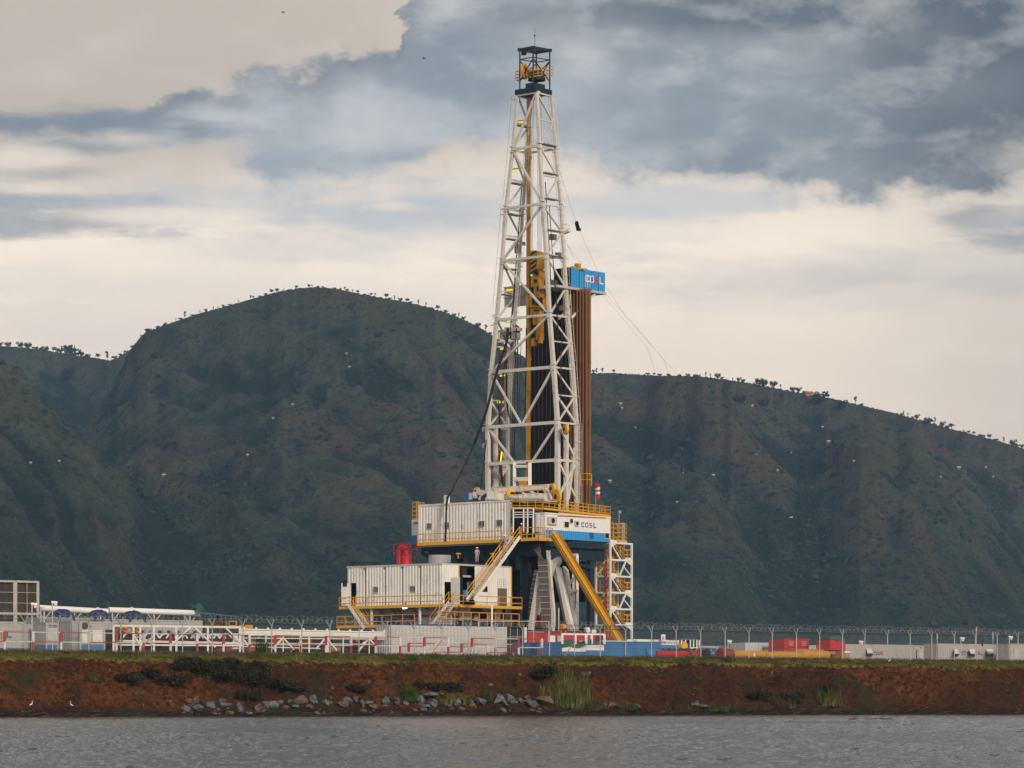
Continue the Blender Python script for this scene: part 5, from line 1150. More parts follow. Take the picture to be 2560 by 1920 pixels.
# stairs of the lower deck
stairs('front_stairs', 'white and yellow stairs from the lower deck corner down to the left', fa(*C5(1285, 705), bW-.2), fa(*C5(1085, 965), bW-.2), BV, 1.0)
stairs('left_stairs', 'white and yellow stairs descending to the right at the left end of the lower deck', fa(*C5(225, 745), bW-.5), fa(*C5(385, 985), bW-.5), BV, 1.0)
# roof items
rt = thing('red_tank', 'red upright tank with bent pipe and railings on the lower cabin roof', 'tank', fa(1015, 1405, b2+3))
TB = b2+3
mb = MB(); c = fa(*C5(829, 292), TB); mb.tube(c-ZV*.2, fa(*C5(829, 195), TB), 59/4.254/23.6, 20); mb.build('vessel', 'red', rt)
mb = MB(); mb.path([fa(*C5(*p), TB-.4) for p in ((755, 295), (755, 140), (775, 125), (815, 125), (830, 145), (830, 200))], .28, 8); mb.build('pipe', 'red', rt)
mb = MB(); mb.rail([fa(*C5(700, 208), TB-1), fa(*C5(700, 208), TB-1)+BV*.01, fa(*C5(945, 208), TB-1)], h=1.25, sp=.95, mids=1, toe=0, r=.028); mb.rail([fa(*C5(700, 208), TB+1), fa(*C5(945, 208), TB+1)], h=1.2, sp=1.1, mids=1, toe=0, r=.024); mb.build('railing', 'red', rt)
mb = MB()
for x0, x1 in ((235, 395), (395, 545)): mb.obox(fa(*C5(x0, 291), b2+1.5)+ZV*.05, (fa(*C5(x1, 291), b2+1.5)-fa(*C5(x0, 291), b2+1.5))*.98, BV*1.0, ZV*.08)
for x in (260, 380, 500): mb.tube(fa(*C5(x, 312), b2+1.7), fa(*C5(x, 292), b2+1.7), .05)
mb.build('roof_cover', 'dark', None, 'flat dark panels raised on the left of the lower cabin roof', 'roof panel')
mb = MB(); c = fa(*C5(1188, 285), -6); mb.tube(c-ZV*.5, fa(*C5(1188, 205), -6), 1.25, 18); mb.build('grey_drum', 'galv', None, 'pale blue grey drum standing behind the roof of the lower cabin', 'drum')
mb = MB(); rbox(mb, a2+.5, a2+4.5, b2+3.8, b2+7, zr1+.15, zr1+.25); mb.build('roof_board', 'dark', None, 'thin dark board lying on the right end of the lower cabin roof', 'board')
for i, x in enumerate((1385, 1750)):
    mb = MB(); c = fa(*C5(x, 190), -3); mb.ball(c, .35, .3, .12); mb.beam(c, c-ZV*.5, .12); mb.build('valve', 'ochre', None, 'yellow valve hanging under the rig floor, %s of two' % ('left' if i == 0 else 'right'), 'valve')
# ================================================================ YELLOW ESCAPE SLIDE
sl = thing('escape_slide', 'long yellow steel slide slanting from the upper landing down to the right', 'slide', R(-9, -1, YARD))
T0, T1 = fa(*C4(1330, 520), -1.2), fa(*C4(1905, 1475), -1.2)
d = (T1-T0); d2 = d.normalized(); T1 = T0+d*1.10
mb = MB(); mb.beam(T0, T1, .12, .42, up=BV if False else ZV); mb.build('upper_edge', 'yellow', sl)
W_ = BV*-.2; nrm = Vector((d2.x, d2.y, d2.z)).cross(BV).normalized()
if nrm.z > 0: nrm = -nrm
for i in range(9):
    p, q_ = T0.lerp(T1, i/9), T0.lerp(T1, (i+1)/9)*1.0; q_ = p+(q_-p)*.985
    mb = MB(); mb.quad(p, q_, q_+nrm*.84+BV*.25, p+nrm*.84+BV*.25); mb.quad(p+BV*1.0, q_+BV*1.0, q_+nrm*.80+BV*1.0, p+nrm*.80+BV*1.0)
    mb.quad(p+nrm*.84+BV*.25, q_+nrm*.84+BV*.25, q_+nrm*.84+BV, p+nrm*.84+BV); mb.beam(p+nrm*.0, p+nrm*.84+BV*.25, .10); mb.build('slide_section', 'ochre', sl)
mb = MB(); mb.tube(T0-BV*.1, T1-BV*.1, .10, 6); mb.tube(T0-BV*.05+nrm*.3, T1-BV*.05+nrm*.3, .06, 6); mb.build('edge_rail', 'yellow', sl)
# ================================================================ STAIR TOWER (right)
tw = thing('stair_tower', 'white steel stair tower with yellow zigzag stairs at the right end of the rig', 'stair tower', fb(1525, 1600, -.2))
aT = -.2; bT0 = bon(1525.5, aT); bT1 = bon(1579, aT); aT1 = aon(1490, bT0)
lvv = [1357, 1399, 1440, 1481, 1522, 1562]; zl_ = [fb(1525, v, aT).z for v in lvv]
base = YARD
mb = MB()
for (a_, b_, top) in ((aT, bT0, zl_[0]), (aT, bT1, zl_[0]), (aT1, bT0, zl_[1]+1.2), (aT1, bT1, zl_[0])): mb = MB(); mb.beam(R(a_, b_, base), R(a_, b_, top+.1), .20, .20, up=AV); mb.build('post', 'clean', tw)
for i, z in enumerate(zl_):
    mb = MB(); mb.beam(R(aT, bT0, z), R(aT, bT1, z), .16, .18); mb.beam(R(aT1, bT1, z), R(aT1, bT0, z), .14)
    if i: mb.beam(R(aT, bT0, z), R(aT1, bT0, z), .16, .18)
    mb.beam(R(aT, bT1, z), R(aT1, bT1, z), .16)
    # white gusset plates alternate
    e = bT1 if i % 2 else bT0; sg = -1 if i % 2 else 1
    mb.poly([R(aT-.02, e, z+.35), R(aT-.02, e+sg*1.2, z+.3), R(aT-.02, e+sg*1.2, z-.05), R(aT-.02, e, z-.6)]); mb.obox(R(aT+.1, min(e, e+sg*1.3), z-.1), AV*(aT1-aT-.2), BV*1.3, ZV*.12)
    mb.build('landing_frame', 'clean', tw)
for i in range(5):
    z1, z0 = zl_[i], zl_[i+1]
    if i % 2 == 0: p, q_ = R(aT, bT0, z1), R(aT, bT0+1.9, z0)
    else: p, q_ = R(aT, bT1-1.0, z1), R(aT, bT0+1.6, z0)
    mb = MB(); mb.beam(p, q_, .14)
    if i % 2: mb.beam(R(aT, bT1-1.6, (z0+z1)/2+.3), R(aT, bT1, z0), .12); mb.beam(R(aT1, bT0, z0), R(aT, bT0, z1), .16)
    mb.build('brace', 'clean', tw)
    # flight
    wA = aT1-aT; 
    if i % 2 == 0: p, q_ = R(aT+.25, bT0+.8, z1), R(aT+.25, bT1-1.1, z0)
    else: p, q_ = R(aT+.25+wA/2, bT1-1.1, z1), R(aT+.25+wA/2, bT0+.8, z0)
    mb = MB(); mb.beam(p, q_, .04, .11); mb.beam(p+AV*.75, q_+AV*.75, .04, .11)
    for k in range(9): c = p.lerp(q_, (k+.5)/9); mb.obox(c-BV*.1, AV*.75, BV*.24, ZV*.04)
    mb.build('flight', 'mesh', tw)
    mb = MB()
    for o_ in (V3(0, 0, 0), AV*.75):
        for k in range(4): c = p.lerp(q_, k/3)+o_; mb.tube(c, c+ZV*1.1, .05, 4)
        for h in (1.1, .6, .1): mb.tube(p+o_+ZV*h, q_+o_+ZV*h, .05, 4)
    e = bT1 if i % 2 == 0 else bT0
    if i % 2 == 0: mb.rail([R(aT+.05, bT1-1.3, z0+.1+(z1-z0)*0), R(aT+.05, bT1, z0+.1), R(aT1, bT1, z0+.1)], h=1.1, sp=.7, toe=0, r=.04); mb.rail([R(aT+.05, bT1-1.3, z1-1.3), R(aT+.05, bT1, z1-1.3)], h=1.2, sp=1.3, toe=0, r=.04)
    else: mb.rail([R(aT1, bT0+.1, z0+.1), R(aT+.1, bT0+.1, z0+.1), R(aT+.1, bT0+.9, z0+.1)], h=1.1, sp=.55, toe=0, r=.04)
    mb.build('stair_railing', 'yellow', tw)
mb = MB()
for i in range(1, 5): mb.rail([R(aT1-.1, bT0, zl_[i]+.1), R(aT+.5, bT0, zl_[i]+.1)], h=1.2, sp=.45, toe=0, r=.035)
mb.build('side_railing', 'yellow', tw)
hose([fa(*C4(1785, 640), bT0-.3), fa(*C4(1784, 900), bT0-.3), fa(*C4(1782, 1220), bT0-.3)], .09, 'straight red pipe running down beside the stair tower', mat='red', name='red_pipe')
# end platform beyond the control cabin
ep = thing('end_platform', 'small yellow railed platform with a red box beyond the control cabin', 'platform', fb(1540, 1350, 1.0))
mb = MB(); rbox(mb, .2, 2.6, bE+.1, bE+3.4, fb(1545, 1354, .2).z-.25, fb(1545, 1354, .2).z); mb.build('deck', 'greyw', ep)
ze = fb(1545, 1354, .2).z
mb = MB(); mb.rail([R(.25, bE+.15, ze), R(.25, bE+3.3, ze), R(2.5, bE+3.3, ze)], h=2.0, sp=.9, mids=3, toe=.2, r=.045); mb.build('railing', 'yellow', ep)
mb = MB(); rbox(mb, .8, 1.9, bE+.25, bE+1.2, ze+.4, ze+3.2); mb.build('red_cabinet', 'red', ep)
mb = MB(); rbox(mb, 1.0, 1.6, bE+3.4, bE+4.0, ze-1, ze+2.2); mb.build('grey_post', 'galv', ep)
pm = fb(*C4(1893, 560), 1.2); mb = MB(); mb.tube(pm, fb(*C4(1893, 350), 1.2), .05, 5); mb.beam(fb(*C4(1893, 345), 1.2)-BV*.1, fb(*C4(1905, 345), 1.2), .2, .3); mb.build('lamp_pole', 'galv', None, 'thin pole with a small white lamp head at the right end of the upper deck', 'lamp pole')
mb = MB(); c = fb(*C4(1880, 465), 1.6); mb.ball(c, .28, .28, .2); mb.tube(c, c-ZV*.9, .04); mb.build('warning_lamp', 'orange', None, 'orange warning lamp on a short stem at the right end of the upper deck', 'lamp')
# ================================================================ PEOPLE
def person(label, foot, facing, suit, h=1.75, seatless=True, lean=0.0, step=0.25, hat='letterw'):
    r_ = thing('person', label, 'person', foot); k = h/1.75; f = Vector(facing).normalized(); s_ = f.cross(ZV).normalized()
    J = {'pel': (0, 0, .95), 'ch': (lean*.25, 0, 1.28), 'nk': (lean*.38, 0, 1.48), 'hd': (lean*.45+.02, 0, 1.62), 'top': (lean*.47+.02, 0, 1.72),
         'hl': (0, .11, .92), 'kl': (step*.6, .12, .50), 'fl': (step*.35, .12, .08), 'tl': (step*.35+.16, .12, .05), 'hr': (0, -.11, .92), 'kr': (-step*.1, -.12, .50), 'fr': (-step*.6, -.12, .08), 'tr': (-step*.6+.16, -.12, .05),
         'sl': (lean*.35, .20, 1.42), 'el': (lean*.3+.05, .27, 1.16), 'wl': (lean*.3+.28, .24, 1.02), 'al': (lean*.3+.36, .23, .98), 'sr': (lean*.35, -.20, 1.42), 'er': (lean*.3+.02, -.27, 1.14), 'wr': (lean*.3+.20, -.28, .93), 'ar': (lean*.3+.26, -.28, .87)}
    rad = {'pel': .15, 'ch': .16, 'nk': .065, 'hd': .10, 'top': .08, 'hl': .10, 'kl': .07, 'fl': .055, 'tl': .045, 'hr': .10, 'kr': .07, 'fr': .055, 'tr': .045, 'sl': .075, 'el': .052, 'wl': .036, 'al': .03, 'sr': .075, 'er': .052, 'wr': .036, 'ar': .03}
    ks = list(J); ed = [('pel', 'ch'), ('ch', 'nk'), ('nk', 'hd'), ('hd', 'top'), ('pel', 'hl'), ('hl', 'kl'), ('kl', 'fl'), ('fl', 'tl'), ('pel', 'hr'), ('hr', 'kr'), ('kr', 'fr'), ('fr', 'tr'), ('ch', 'sl'), ('sl', 'el'), ('el', 'wl'), ('wl', 'al'), ('ch', 'sr'), ('sr', 'er'), ('er', 'wr'), ('wr', 'ar')]
    me = bpy.data.meshes.new('body'); me.from_pydata([tuple((f*J[q][0]+s_*J[q][1]+ZV*J[q][2])*k) for q in ks], [(ks.index(a), ks.index(b)) for a, b in ed], [])
    o = bpy.data.objects.new('body', me); COL.objects.link(o); o.parent = r_; me.materials.append(MT[suit])
    md = o.modifiers.new('skin', 'SKIN'); 
    for i, q in enumerate(ks): me.skin_vertices[0].data[i].radius = (rad[q]*k, rad[q]*k)
    me.skin_vertices[0].data[0].use_root = True
    o.modifiers.new('sub', 'SUBSURF').levels = 1; o.modifiers['sub'].render_levels = 2
    P_ = lambda q: Vector(foot)+(f*J[q][0]+s_*J[q][1]+ZV*J[q][2])*k
    mb = MB(); mb.ball(P_('hd')+f*.015, .105*k, .10*k, .13*k); mb.ball(P_('hd')+f*.115*k, .02, .02, .03); mb.ball(P_('hd')+s_*.10*k, .02, .02, .03); mb.ball(P_('hd')-s_*.10*k, .02, .02, .03); mb.build('face', 'skin', r_, smooth_=True)
    mb = MB(); c = P_('top')-ZV*.02; mb.ball(c, .145*k, .14*k, .10*k); mb.tube(c-ZV*.03+f*.03, c-ZV*.015+f*.03, .18*k, 12); mb.build('hard_hat', hat, r_, smooth_=True)
    for sd_, w_, a__ in ((1, 'wl', 'al'), (-1, 'wr', 'ar')):
        mb = MB(); dd_ = (P_(a__)-P_(w_)).normalized(); c = P_(a__)
        mb.ball(c-dd_*.03, .04, .035, .045)
        for q in range(4): mb.path([c+s_*(q-1.5)*.02, c+s_*(q-1.5)*.024+dd_*.05, c+s_*(q-1.5)*.024+dd_*(.08+.01*(q in (1, 2)))-ZV*.015], .009, 5)
        mb.path([c-dd_*.03+s_*sd_*-.04, c+s_*sd_*-.065+dd_*.02], .011, 5); mb.build('hand', 'skin', r_)
    return r_
fs1 = tp.lerp(bt, .24)+AV*.5; person('person in pale coverall and white hard hat walking down the upper stairs', fs1, -BV, 'coverall', 1.8, lean=.35, step=.3)
person('person in dark coverall and white hard hat standing at the top of the stairs', R(aon(1305, -.3), -.3, ZU-.02), -BV-AV*.3, 'dcoverall', 1.8, lean=.1, step=.1)
person('person in pink coverall standing on the lower cabin roof under the rig floor', fa(*C5(1585, 278), b2+9.5), -AV-BV, 'coverall', 1.6, lean=.1, step=.15)
# ================================================================ YARD behind the fence
def Yp(u, v, d): return F(u, d, v=v)
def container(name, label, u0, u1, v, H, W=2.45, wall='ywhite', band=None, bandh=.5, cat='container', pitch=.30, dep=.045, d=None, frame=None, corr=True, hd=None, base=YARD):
    """box container parallel to the fence, near face from u0 to u1, top at v (measured at u1)"""
    d = dtop(u1, v, H) if d is None else d
    s0, s1 = fs(u0, d), fs(u1, d); p0, p1 = FW(s0, d, base), FW(s1, d, base); zt = p1.z+H
    if hd is not None: pass
    r = thing(name, label, cat, (p0+p1)/2+NV*W/2)
    mb = MB(); zb = base+(bandh if band else 0.02)
    q0, q1 = p0+NV*W, p1+NV*W
    def walls(mb, z0, z1, dp):
        if corr:
            mb.corr(p0, p1, z0, z1, -NV, pitch, dp); mb.corr(p1, q1, z0, z1, TV, pitch, dp); mb.corr(p0, q0, z0, z1, -TV, pitch, dp); mb.corr(q0, q1, z0, z1, NV, pitch, dp)
        else: mb.obox(Vector((p0.x, p0.y, z0)), p1-p0, NV*W, ZV*(z1-z0))
    walls(mb, zb, zt-.1, dep); mb.build('wall', wall, r)
    if band: mb = MB(); walls(mb, base+.02, zb, dep+.01); mb.build('lower_band', band, r)
    mb = MB(); mb.obox(Vector((p0.x, p0.y, zt-.1))-NV*.05-TV*.05, p1-p0+TV*.1, NV*(W+.1), ZV*.12)
    for c in (p0, p1-TV*.12): mb.obox(c-NV*.06, TV*.14, NV*.1, ZV*(H-.1))
    mb.build('frame', frame or wall, r)
    return r, p0, p1, zt, d
def face_px(u, v, d, out=.06): return F(u, d-out, v=v)
def fbox(mb, u0, v0, u1, v1, d, depth=.1):
    """box with its near face on inland plane d; corners given in the photo"""
    a = F(u0, d, v=v1); b_ = F(u1, d, v=v1); t = F(u0, d, v=v0); mb.obox(a, Vector((b_.x-a.x, b_.y-a.y, 0)), NV*depth, ZV*(t.z-a.z)); return mb
def letters(par, u0, u1, v0, v1, d, mats, skip=(), word='COSL'):
    a = F(u0, d-.08, v=v1); b_ = F(u1, d-.08, v=v1); L_ = (Vector((b_.x-a.x, b_.y-a.y, 0))).length; h = F(u0, d-.08, v=v0).z-a.z
    n = len(word); lettering(par, a, TV, -NV, L_/n*.76, h, L_/n*.24, mats, word, skip)
BR = ['letterb', 'letterb', 'letterr', 'letterb']
# left: tall stack of open frames
for i, (u0, u1) in enumerate(((-62, 37), (40, 95))):
    d = dtop(95, 1455, 7.8)
    r = thing('open_container_stack', 'rusty white frame tower with dark brown sides, %s of the far left pair' % ('left' if i == 0 else 'right'), 'container', F(u1, d, YARD))
    mb = MB(); zt = F(95, d, v=1455).z; zm = F(95, d, v=1535).z; p0, p1 = F(u0, d, YARD), F(u1, d, YARD)
    for c in (p0, p1): mb.beam(c, Vector((c.x, c.y, zt)), .26); mb.beam(c+NV*2.4, Vector((c.x, c.y, zt))+NV*2.4, .26)
    for z in (zt, zm, zm-.9): mb.beam(Vector((p0.x, p0.y, z)), Vector((p1.x, p1.y, z)), .26, .2)
    mb.build('frame', 'rustbox', r)
    mb = MB(); a = Vector((p0.x, p0.y, zm))+NV*.25; b_ = Vector((p1.x, p1.y, zm))+NV*.25; mb.corr(a, b_, zm+.1, zt-.1, -NV, .7, .12); mb.build('brown_curtain', 'brown', r)
    mb = MB()
    for t in (.33, .66): z = zm+(zt-zm)*t; mb.beam(Vector((p0.x, p0.y, z)), Vector((p1.x, p1.y, z)), .05)
    c = p0.lerp(p1, .5); mb.beam(Vector((c.x, c.y, zm)), Vector((c.x, c.y, zt)), .05); mb.build('tie_bar', 'rustbox', r)
    mb = MB(); mb.corr(p0+NV*.12, p1+NV*.12, YARD, zm-.9 if i == 0 else YARD+2.6, -NV, .3, .04)
    mb.build('lower_wall', 'rustbox', r)
    mb = MB()
    for k in range(6): c = p0.lerp(p1, (k+.5)/6); mb.beam(Vector((c.x, c.y, zm-.9))+NV*.5, Vector((c.x, c.y, zm))+NV*.5, .18)
    mb.build('rack_bar', 'brown', r)
r, p0, p1, zt, d = container('shipping_container', 'white container with large blue and orange lettering and blue base at the far left', -110, 133, 1562, 2.6, band='dblue')
letters(r, -30, 33, 1577, 1593, d, ['letterb', 'letterb', 'crate', 'letterb'])
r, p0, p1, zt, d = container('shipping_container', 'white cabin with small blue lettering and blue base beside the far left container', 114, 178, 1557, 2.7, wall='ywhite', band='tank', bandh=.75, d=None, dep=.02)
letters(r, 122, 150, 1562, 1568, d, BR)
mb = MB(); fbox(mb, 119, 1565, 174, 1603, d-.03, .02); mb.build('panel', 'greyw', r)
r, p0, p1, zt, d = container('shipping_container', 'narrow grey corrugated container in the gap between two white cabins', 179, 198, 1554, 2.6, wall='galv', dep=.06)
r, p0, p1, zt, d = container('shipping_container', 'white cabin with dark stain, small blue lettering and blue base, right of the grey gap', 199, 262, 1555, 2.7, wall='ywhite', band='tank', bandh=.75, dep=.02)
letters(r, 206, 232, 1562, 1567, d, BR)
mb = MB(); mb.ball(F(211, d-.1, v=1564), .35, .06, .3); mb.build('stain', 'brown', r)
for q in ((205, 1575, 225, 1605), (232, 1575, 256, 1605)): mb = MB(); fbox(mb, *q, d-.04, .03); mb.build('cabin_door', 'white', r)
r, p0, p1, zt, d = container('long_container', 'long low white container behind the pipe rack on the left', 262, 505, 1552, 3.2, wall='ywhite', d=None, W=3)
r, p0, p1, zt, d2_ = container('shed', 'grey tin-roofed shed behind the small white cabins on the left', 96, 235, 1545, 3.5, wall='galv', dep=.05)
# long white tubes lying high on stands
for i, (u0, v0, u1, v1) in enumerate(((104, 1520, 268, 1529), (272, 1525, 497, 1533))):
    dd_ = 34.0
    r = thing('long_tube', 'long white tube resting on stands above the left containers, %s of two' % ('left' if i == 0 else 'right'), 'tube', F(u1, dd_, YARD))
    mb = MB(); a, b_ = F(u0, dd_, v=v0), F(u1, dd_, v=v1); mb.tube(a, b_, .27, 14); mb.build('tube_body', 'clean', r)
    mb = MB()
    for t in ((.85,) if i == 0 else (.25, .98)): c = a.lerp(b_, t); mb.tube(c-TV*.06, c+TV*.06, .36, 14)
    mb.build('flange', 'clean', r)
    for t in (.04, .5, .9): mb = MB(); c = a.lerp(b_, t); mb.beam(Vector((c.x, c.y, YARD)), c, .12); mb.beam(c-TV*.8+V3(0, 0, -.1), c-ZV*1.0, .08); mb.beam(c+TV*.8+V3(0, 0, -.1), c-ZV*1.0, .08); mb.build('stand', 'greyw', r)
def sag_tarp(name, label, pts, d, w, mat, cat='tarpaulin'):
    """draped sheet: pts (u, v) along the near edge"""
    mb = MB(); P_ = [F(u, d, v=v) for u, v in pts]; m_ = 5
    rows = [[p+NV*(w*k/m_)+ZV*(0.35*math.sin(math.pi*k/m_)+random.uniform(-.05, .05)) for p in P_] for k in range(m_+1)]
    for a, b_ in zip(rows[:-1], rows[1:]):
        for i in range(len(P_)-1): mb.quad(a[i], a[i+1], b_[i+1], b_[i])
    lo = [p-ZV*(.35+.25*math.sin(i*1.9)) for i, p in enumerate(P_)]
    for i in range(len(P_)-1): mb.quad(P_[i], P_[i+1], lo[i+1], lo[i])
    return mb.build(name, mat, None, label, cat)
for i, (x0, x1) in enumerate(((145, 188), (234, 280), (322, 366))):
    n = 8; sag_tarp('blue_tarpaulin', 'dark blue tarpaulin draped under the white tubes, %s from the left' % ordinal(i), [(x0+(x1-x0)*k/n, 1541-10*math.sin(math.pi*k/n)**.6+i*2) for k in range(n+1)], 26, 1.8, 'btarp')
sag_tarp('green_tarpaulin', 'dark green tarpaulin bundle at the right end of the white tubes', [(494, 1527), (500, 1518), (507, 1516), (513, 1530)], 33, 1.5, 'green')
r = thing('tin_roof_shelter', 'open shelter with a blue tin roof behind the razor wire on the left', 'shelter', F(565, 38, YARD))
mb = MB(); a, b_ = F(508, 36, v=1534), F(612, 36, v=1545); a2_, b2_ = F(535, 42, v=1536), F(622, 42, v=1543)
n = 24
for k in range(n): t0, t1 = k/n, (k+1)/n; z_ = .05*(k % 2); mb.quad(a.lerp(b_, t0)+ZV*z_, a.lerp(b_, t1)+ZV*(.05-z_), (a.lerp(b_, t1)+NV*5+ZV*.5), (a.lerp(b_, t0)+NV*5+ZV*.5))
mb.build('roof', 'btin', r)
mb = MB()
for t in (.02, .5, .98): c = a.lerp(b_, t); mb.beam(Vector((c.x, c.y, YARD)), c, .12); c = c+NV*5; mb.beam(Vector((c.x, c.y, YARD)), c+ZV*.4, .12)
mb.build('post', 'dark', r)
r = thing('yellow_machine', 'yellow digger-like machine parked under the blue tin shelter', 'machine', F(585, 40, YARD))
mb = MB(); fbox(mb, 538, 1556, 568, 1572, 40, 2); fbox(mb, 598, 1562, 632, 1572, 40, 2); fbox(mb, 572, 1552, 592, 1572, 40, 2); mb.build('body', 'ochre', r)
mb = MB(); fbox(mb, 575, 1554, 589, 1562, 39.95, .04); mb.build('cab_window', 'glass', r)
mb = MB(); c = F(560, 40, v=1560); mb.beam(c, F(546, 40, v=1550), .3); mb.beam(F(546, 40, v=1550), F(540, 40, v=1562), .25); mb.build('arm', 'ochre', r)
# floodlight / camera poles
def campole(u, v, d, label, head='clean', double=False):
    r = thing('camera_pole', label, 'camera pole', F(u, d, YARD)); p = F(u, d, v=v); mb = MB(); mb.tube(F(u, d, YARD), p, .055, 6); mb.build('pole', 'greyw', r)
    mb = MB(); mb.beam(p+ZV*.1-TV*.1, p+ZV*.05+TV*.42-NV*.1, .17, .2); mb.ball(p+TV*.3-ZV*.15, .15); mb.build('camera_head', head, r)
    return r
for u, v, d, l in ((131, 1508, 25, 'white security camera on a pole in front of the dark hillside at the left'), (102, 1518, 27, 'short pole with small camera right beside the tall brown container frame'), (80, 1512, 26, 'camera on a bracket at the right edge of the tall brown container frame'), (1820, 1604, 42, 'white camera on a pole left of the pale blue tank'), (2149, 1606, 40, 'small square lamp on a pole left of the right-hand lettering'), (2402, 1597, 36, 'white domed camera on a pole above the right containers'), (2523, 1594, 36, 'camera on a pole at the far right')):
    campole(u, v, d, l)
for u, v, l in ((2343, 1583, 'slim white antenna mast on the right containers'), (2441, 1567, 'tallest slim antenna on the right containers'), (2482, 1581, 'white antenna right of the tallest one'), (2456, 1598, 'short dark pole between the two tall antennas')):
    mb = MB(); mb.tube(F(u, 37, YARD+2), F(u, 37, v=v+16), .05, 5); mb.tube(F(u, 37, v=v+18), F(u, 37, v=v), .10, 5); mb.build('antenna', 'galv' if 'dark' not in l else 'dark', None, l, 'antenna')
# white pipe rack with drums behind it
r = thing('pipe_rack', 'long white steel truss rack behind the red and white guard rail on the left', 'rack', F(440, 21, YARD)); D_ = 21.0
mb = MB(); mb.beam(F(283, D_, v=1564), F(600, D_, v=1568), .16); mb.build('top_chord', 'clean', r)
mb = MB(); mb.beam(F(283, D_, v=1602), F(608, D_, v=1608), .16); mb.beam(F(283, D_, v=1612), F(608, D_, v=1614), .12); mb.build('bottom_chord', 'clean', r)
for u in (284, 334, 351, 385, 441, 520, 600): mb = MB(); mb.beam(F(u, D_, YARD), F(u, D_, v=1566), .17); mb.build('upright', 'clean', r)
for u0, v0, u1, v1 in ((476, 1568, 425, 1616), (486, 1568, 538, 1618), (563, 1568, 600, 1606), (350, 1590, 385, 1614), (385, 1590, 350, 1614), (610, 1600, 625, 1622), (336, 1590, 350, 1614)): mb = MB(); mb.beam(F(u0, D_-.1, v=v0), F(u1, D_-.1, v=v1), .13); mb.build('diagonal', 'clean', r)
mb = MB(); fbox(mb, 583, 1583, 604, 1620, D_+.3, .1); mb.poly([F(604, D_+.2, v=1583), F(604, D_+.2, v=1622), F(580, D_+.2, v=1622)]); mb.build('white_panel', 'clean', r)
for i, u in enumerate((325, 378, 413, 430, 452, 470, 492, 510, 533, 548, 563)):
    p = F(u, D_+1.2, v=1603); rr = .62 if i > 1 else .75; mb = MB(); mb.tube(p, p+NV*3, rr, 16); o = mb.build('drum', 'black', None, 'black round drum lying behind the white rack, %s from the left' % ordinal(i), 'drum', 'black drums behind the white rack')
    mb = MB(); c = p-NV*.05
    for k in range(6): t0, t1 = math.pi*(.12+k*.76/6), math.pi*(.12+(k+1)*.76/6); mb.beam(c+TV*math.cos(t0)*(rr+.05)+ZV*math.sin(t0)*(rr+.05), c+TV*math.cos(t1)*(rr+.05)+ZV*math.sin(t1)*(rr+.05), .14)
    mb.build('white_strap', 'clean', o)
for i, (u, v) in enumerate(((302, 1573), (314, 1574), (345, 1574))):
    mb = MB(); fbox(mb, u-5, v-5, u+5, v+6, D_+2, .8); mb.ball(F(u, D_+2, v=v-5), .25); mb.build('valve_block', 'ochre', None, 'yellow-brown valve block behind the left end of the white rack, %s from the left' % ordinal(i), 'valve')
mb = MB(); c = F(301, D_-.6, v=1590); 
for k in range(10): t0, t1 = 2*math.pi*k/10, 2*math.pi*(k+1)/10; mb.beam(c+TV*.22*math.cos(t0)+ZV*.6*math.sin(t0), c+TV*.22*math.cos(t1)+ZV*.6*math.sin(t1), .09)
mb.build('hose_loop', 'black', None, 'black hose loop hanging left of the white rack', 'hose')
for i, u in enumerate(range(300, 520, 22)):
    mb = MB(); p = F(u, D_+3, v=1580); mb.ball(p, .28, .28, .34); mb.tube(p-ZV*.8, p, .12, 6); mb.build('valve', 'galv', None, 'grey valve above the black drums, %s from the left' % ordinal(i), 'valve', 'grey valves above the drums')
mb = MB(); fbox(mb, 290, 1603, 610, 1624, D_+4.5, .3); mb.build('dark_skid', 'dred', None, 'dark red skid beam running behind the white rack', 'skid')
mb = MB(); fbox(mb, 262, 1574, 598, 1640, 27, 2.0); mb.build('dark_backing', 'dark', None, 'dark backing box added behind the black drums and the white rack', 'tank')  # dark box added so the gaps between the white bars read dark
mb = MB(); fbox(mb, 640, 1592, 968, 1640, 30, 2.0); mb.build('dark_backing', 'teal', None, 'long dark low backing box added behind the white girder', 'tank')  # dark box added as backing to raise contrast with the girder
# white girder on trestles (middle left)
r = thing('white_girder', 'long white girder on trestles left of the grey corrugated container', 'girder', F(790, 24, YARD)); D_ = 24.0
mb = MB(); a, b_ = F(598, D_, v=1573), F(978, D_, v=1581); mb.beam(a, b_, .30, .12); mb.beam(a-ZV*.38, b_-ZV*.38, .26, .34); mb.beam(a-ZV*.14, b_-ZV*.14, .1, .12); mb.build('beam', 'clean', r)
mb = MB()
for k in range(13): c = a.lerp(b_, (k+.4)/13)+ZV*.1; mb.ball(c, .12)
mb.build('bolt_caps', 'clean', r)
for u in (608, 625, 665, 708, 750, 773, 820, 858, 877, 923, 968): mb = MB(); mb.beam(F(u, D_, YARD), F(u, D_, v=1578), .09 if u in (625, 708, 858, 923) else .14); mb.build('upright', 'clean', r)
for u0, v0, u1, v1 in ((706, 1595, 682, 1622), (708, 1595, 735, 1624), (812, 1597, 790, 1622), (817, 1597, 842, 1626), (918, 1601, 896, 1627), (925, 1599, 937, 1613), (910, 1605, 905, 1614)): mb = MB(); mb.beam(F(u0, D_-.1, v=v0), F(u1, D_-.1, v=v1), .13); mb.build('diagonal', 'clean', r)
mb = MB()
for v0, v1, ua, ub in ((1586, 1590, 605, 975), (1595, 1598, 605, 975), (1607, 1611, 605, 940), (1616, 1621, 605, 800)): mb.beam(F(ua, D_, v=v0), F(ub, D_, v=v1), .075)
mb.build('rail', 'clean', r)
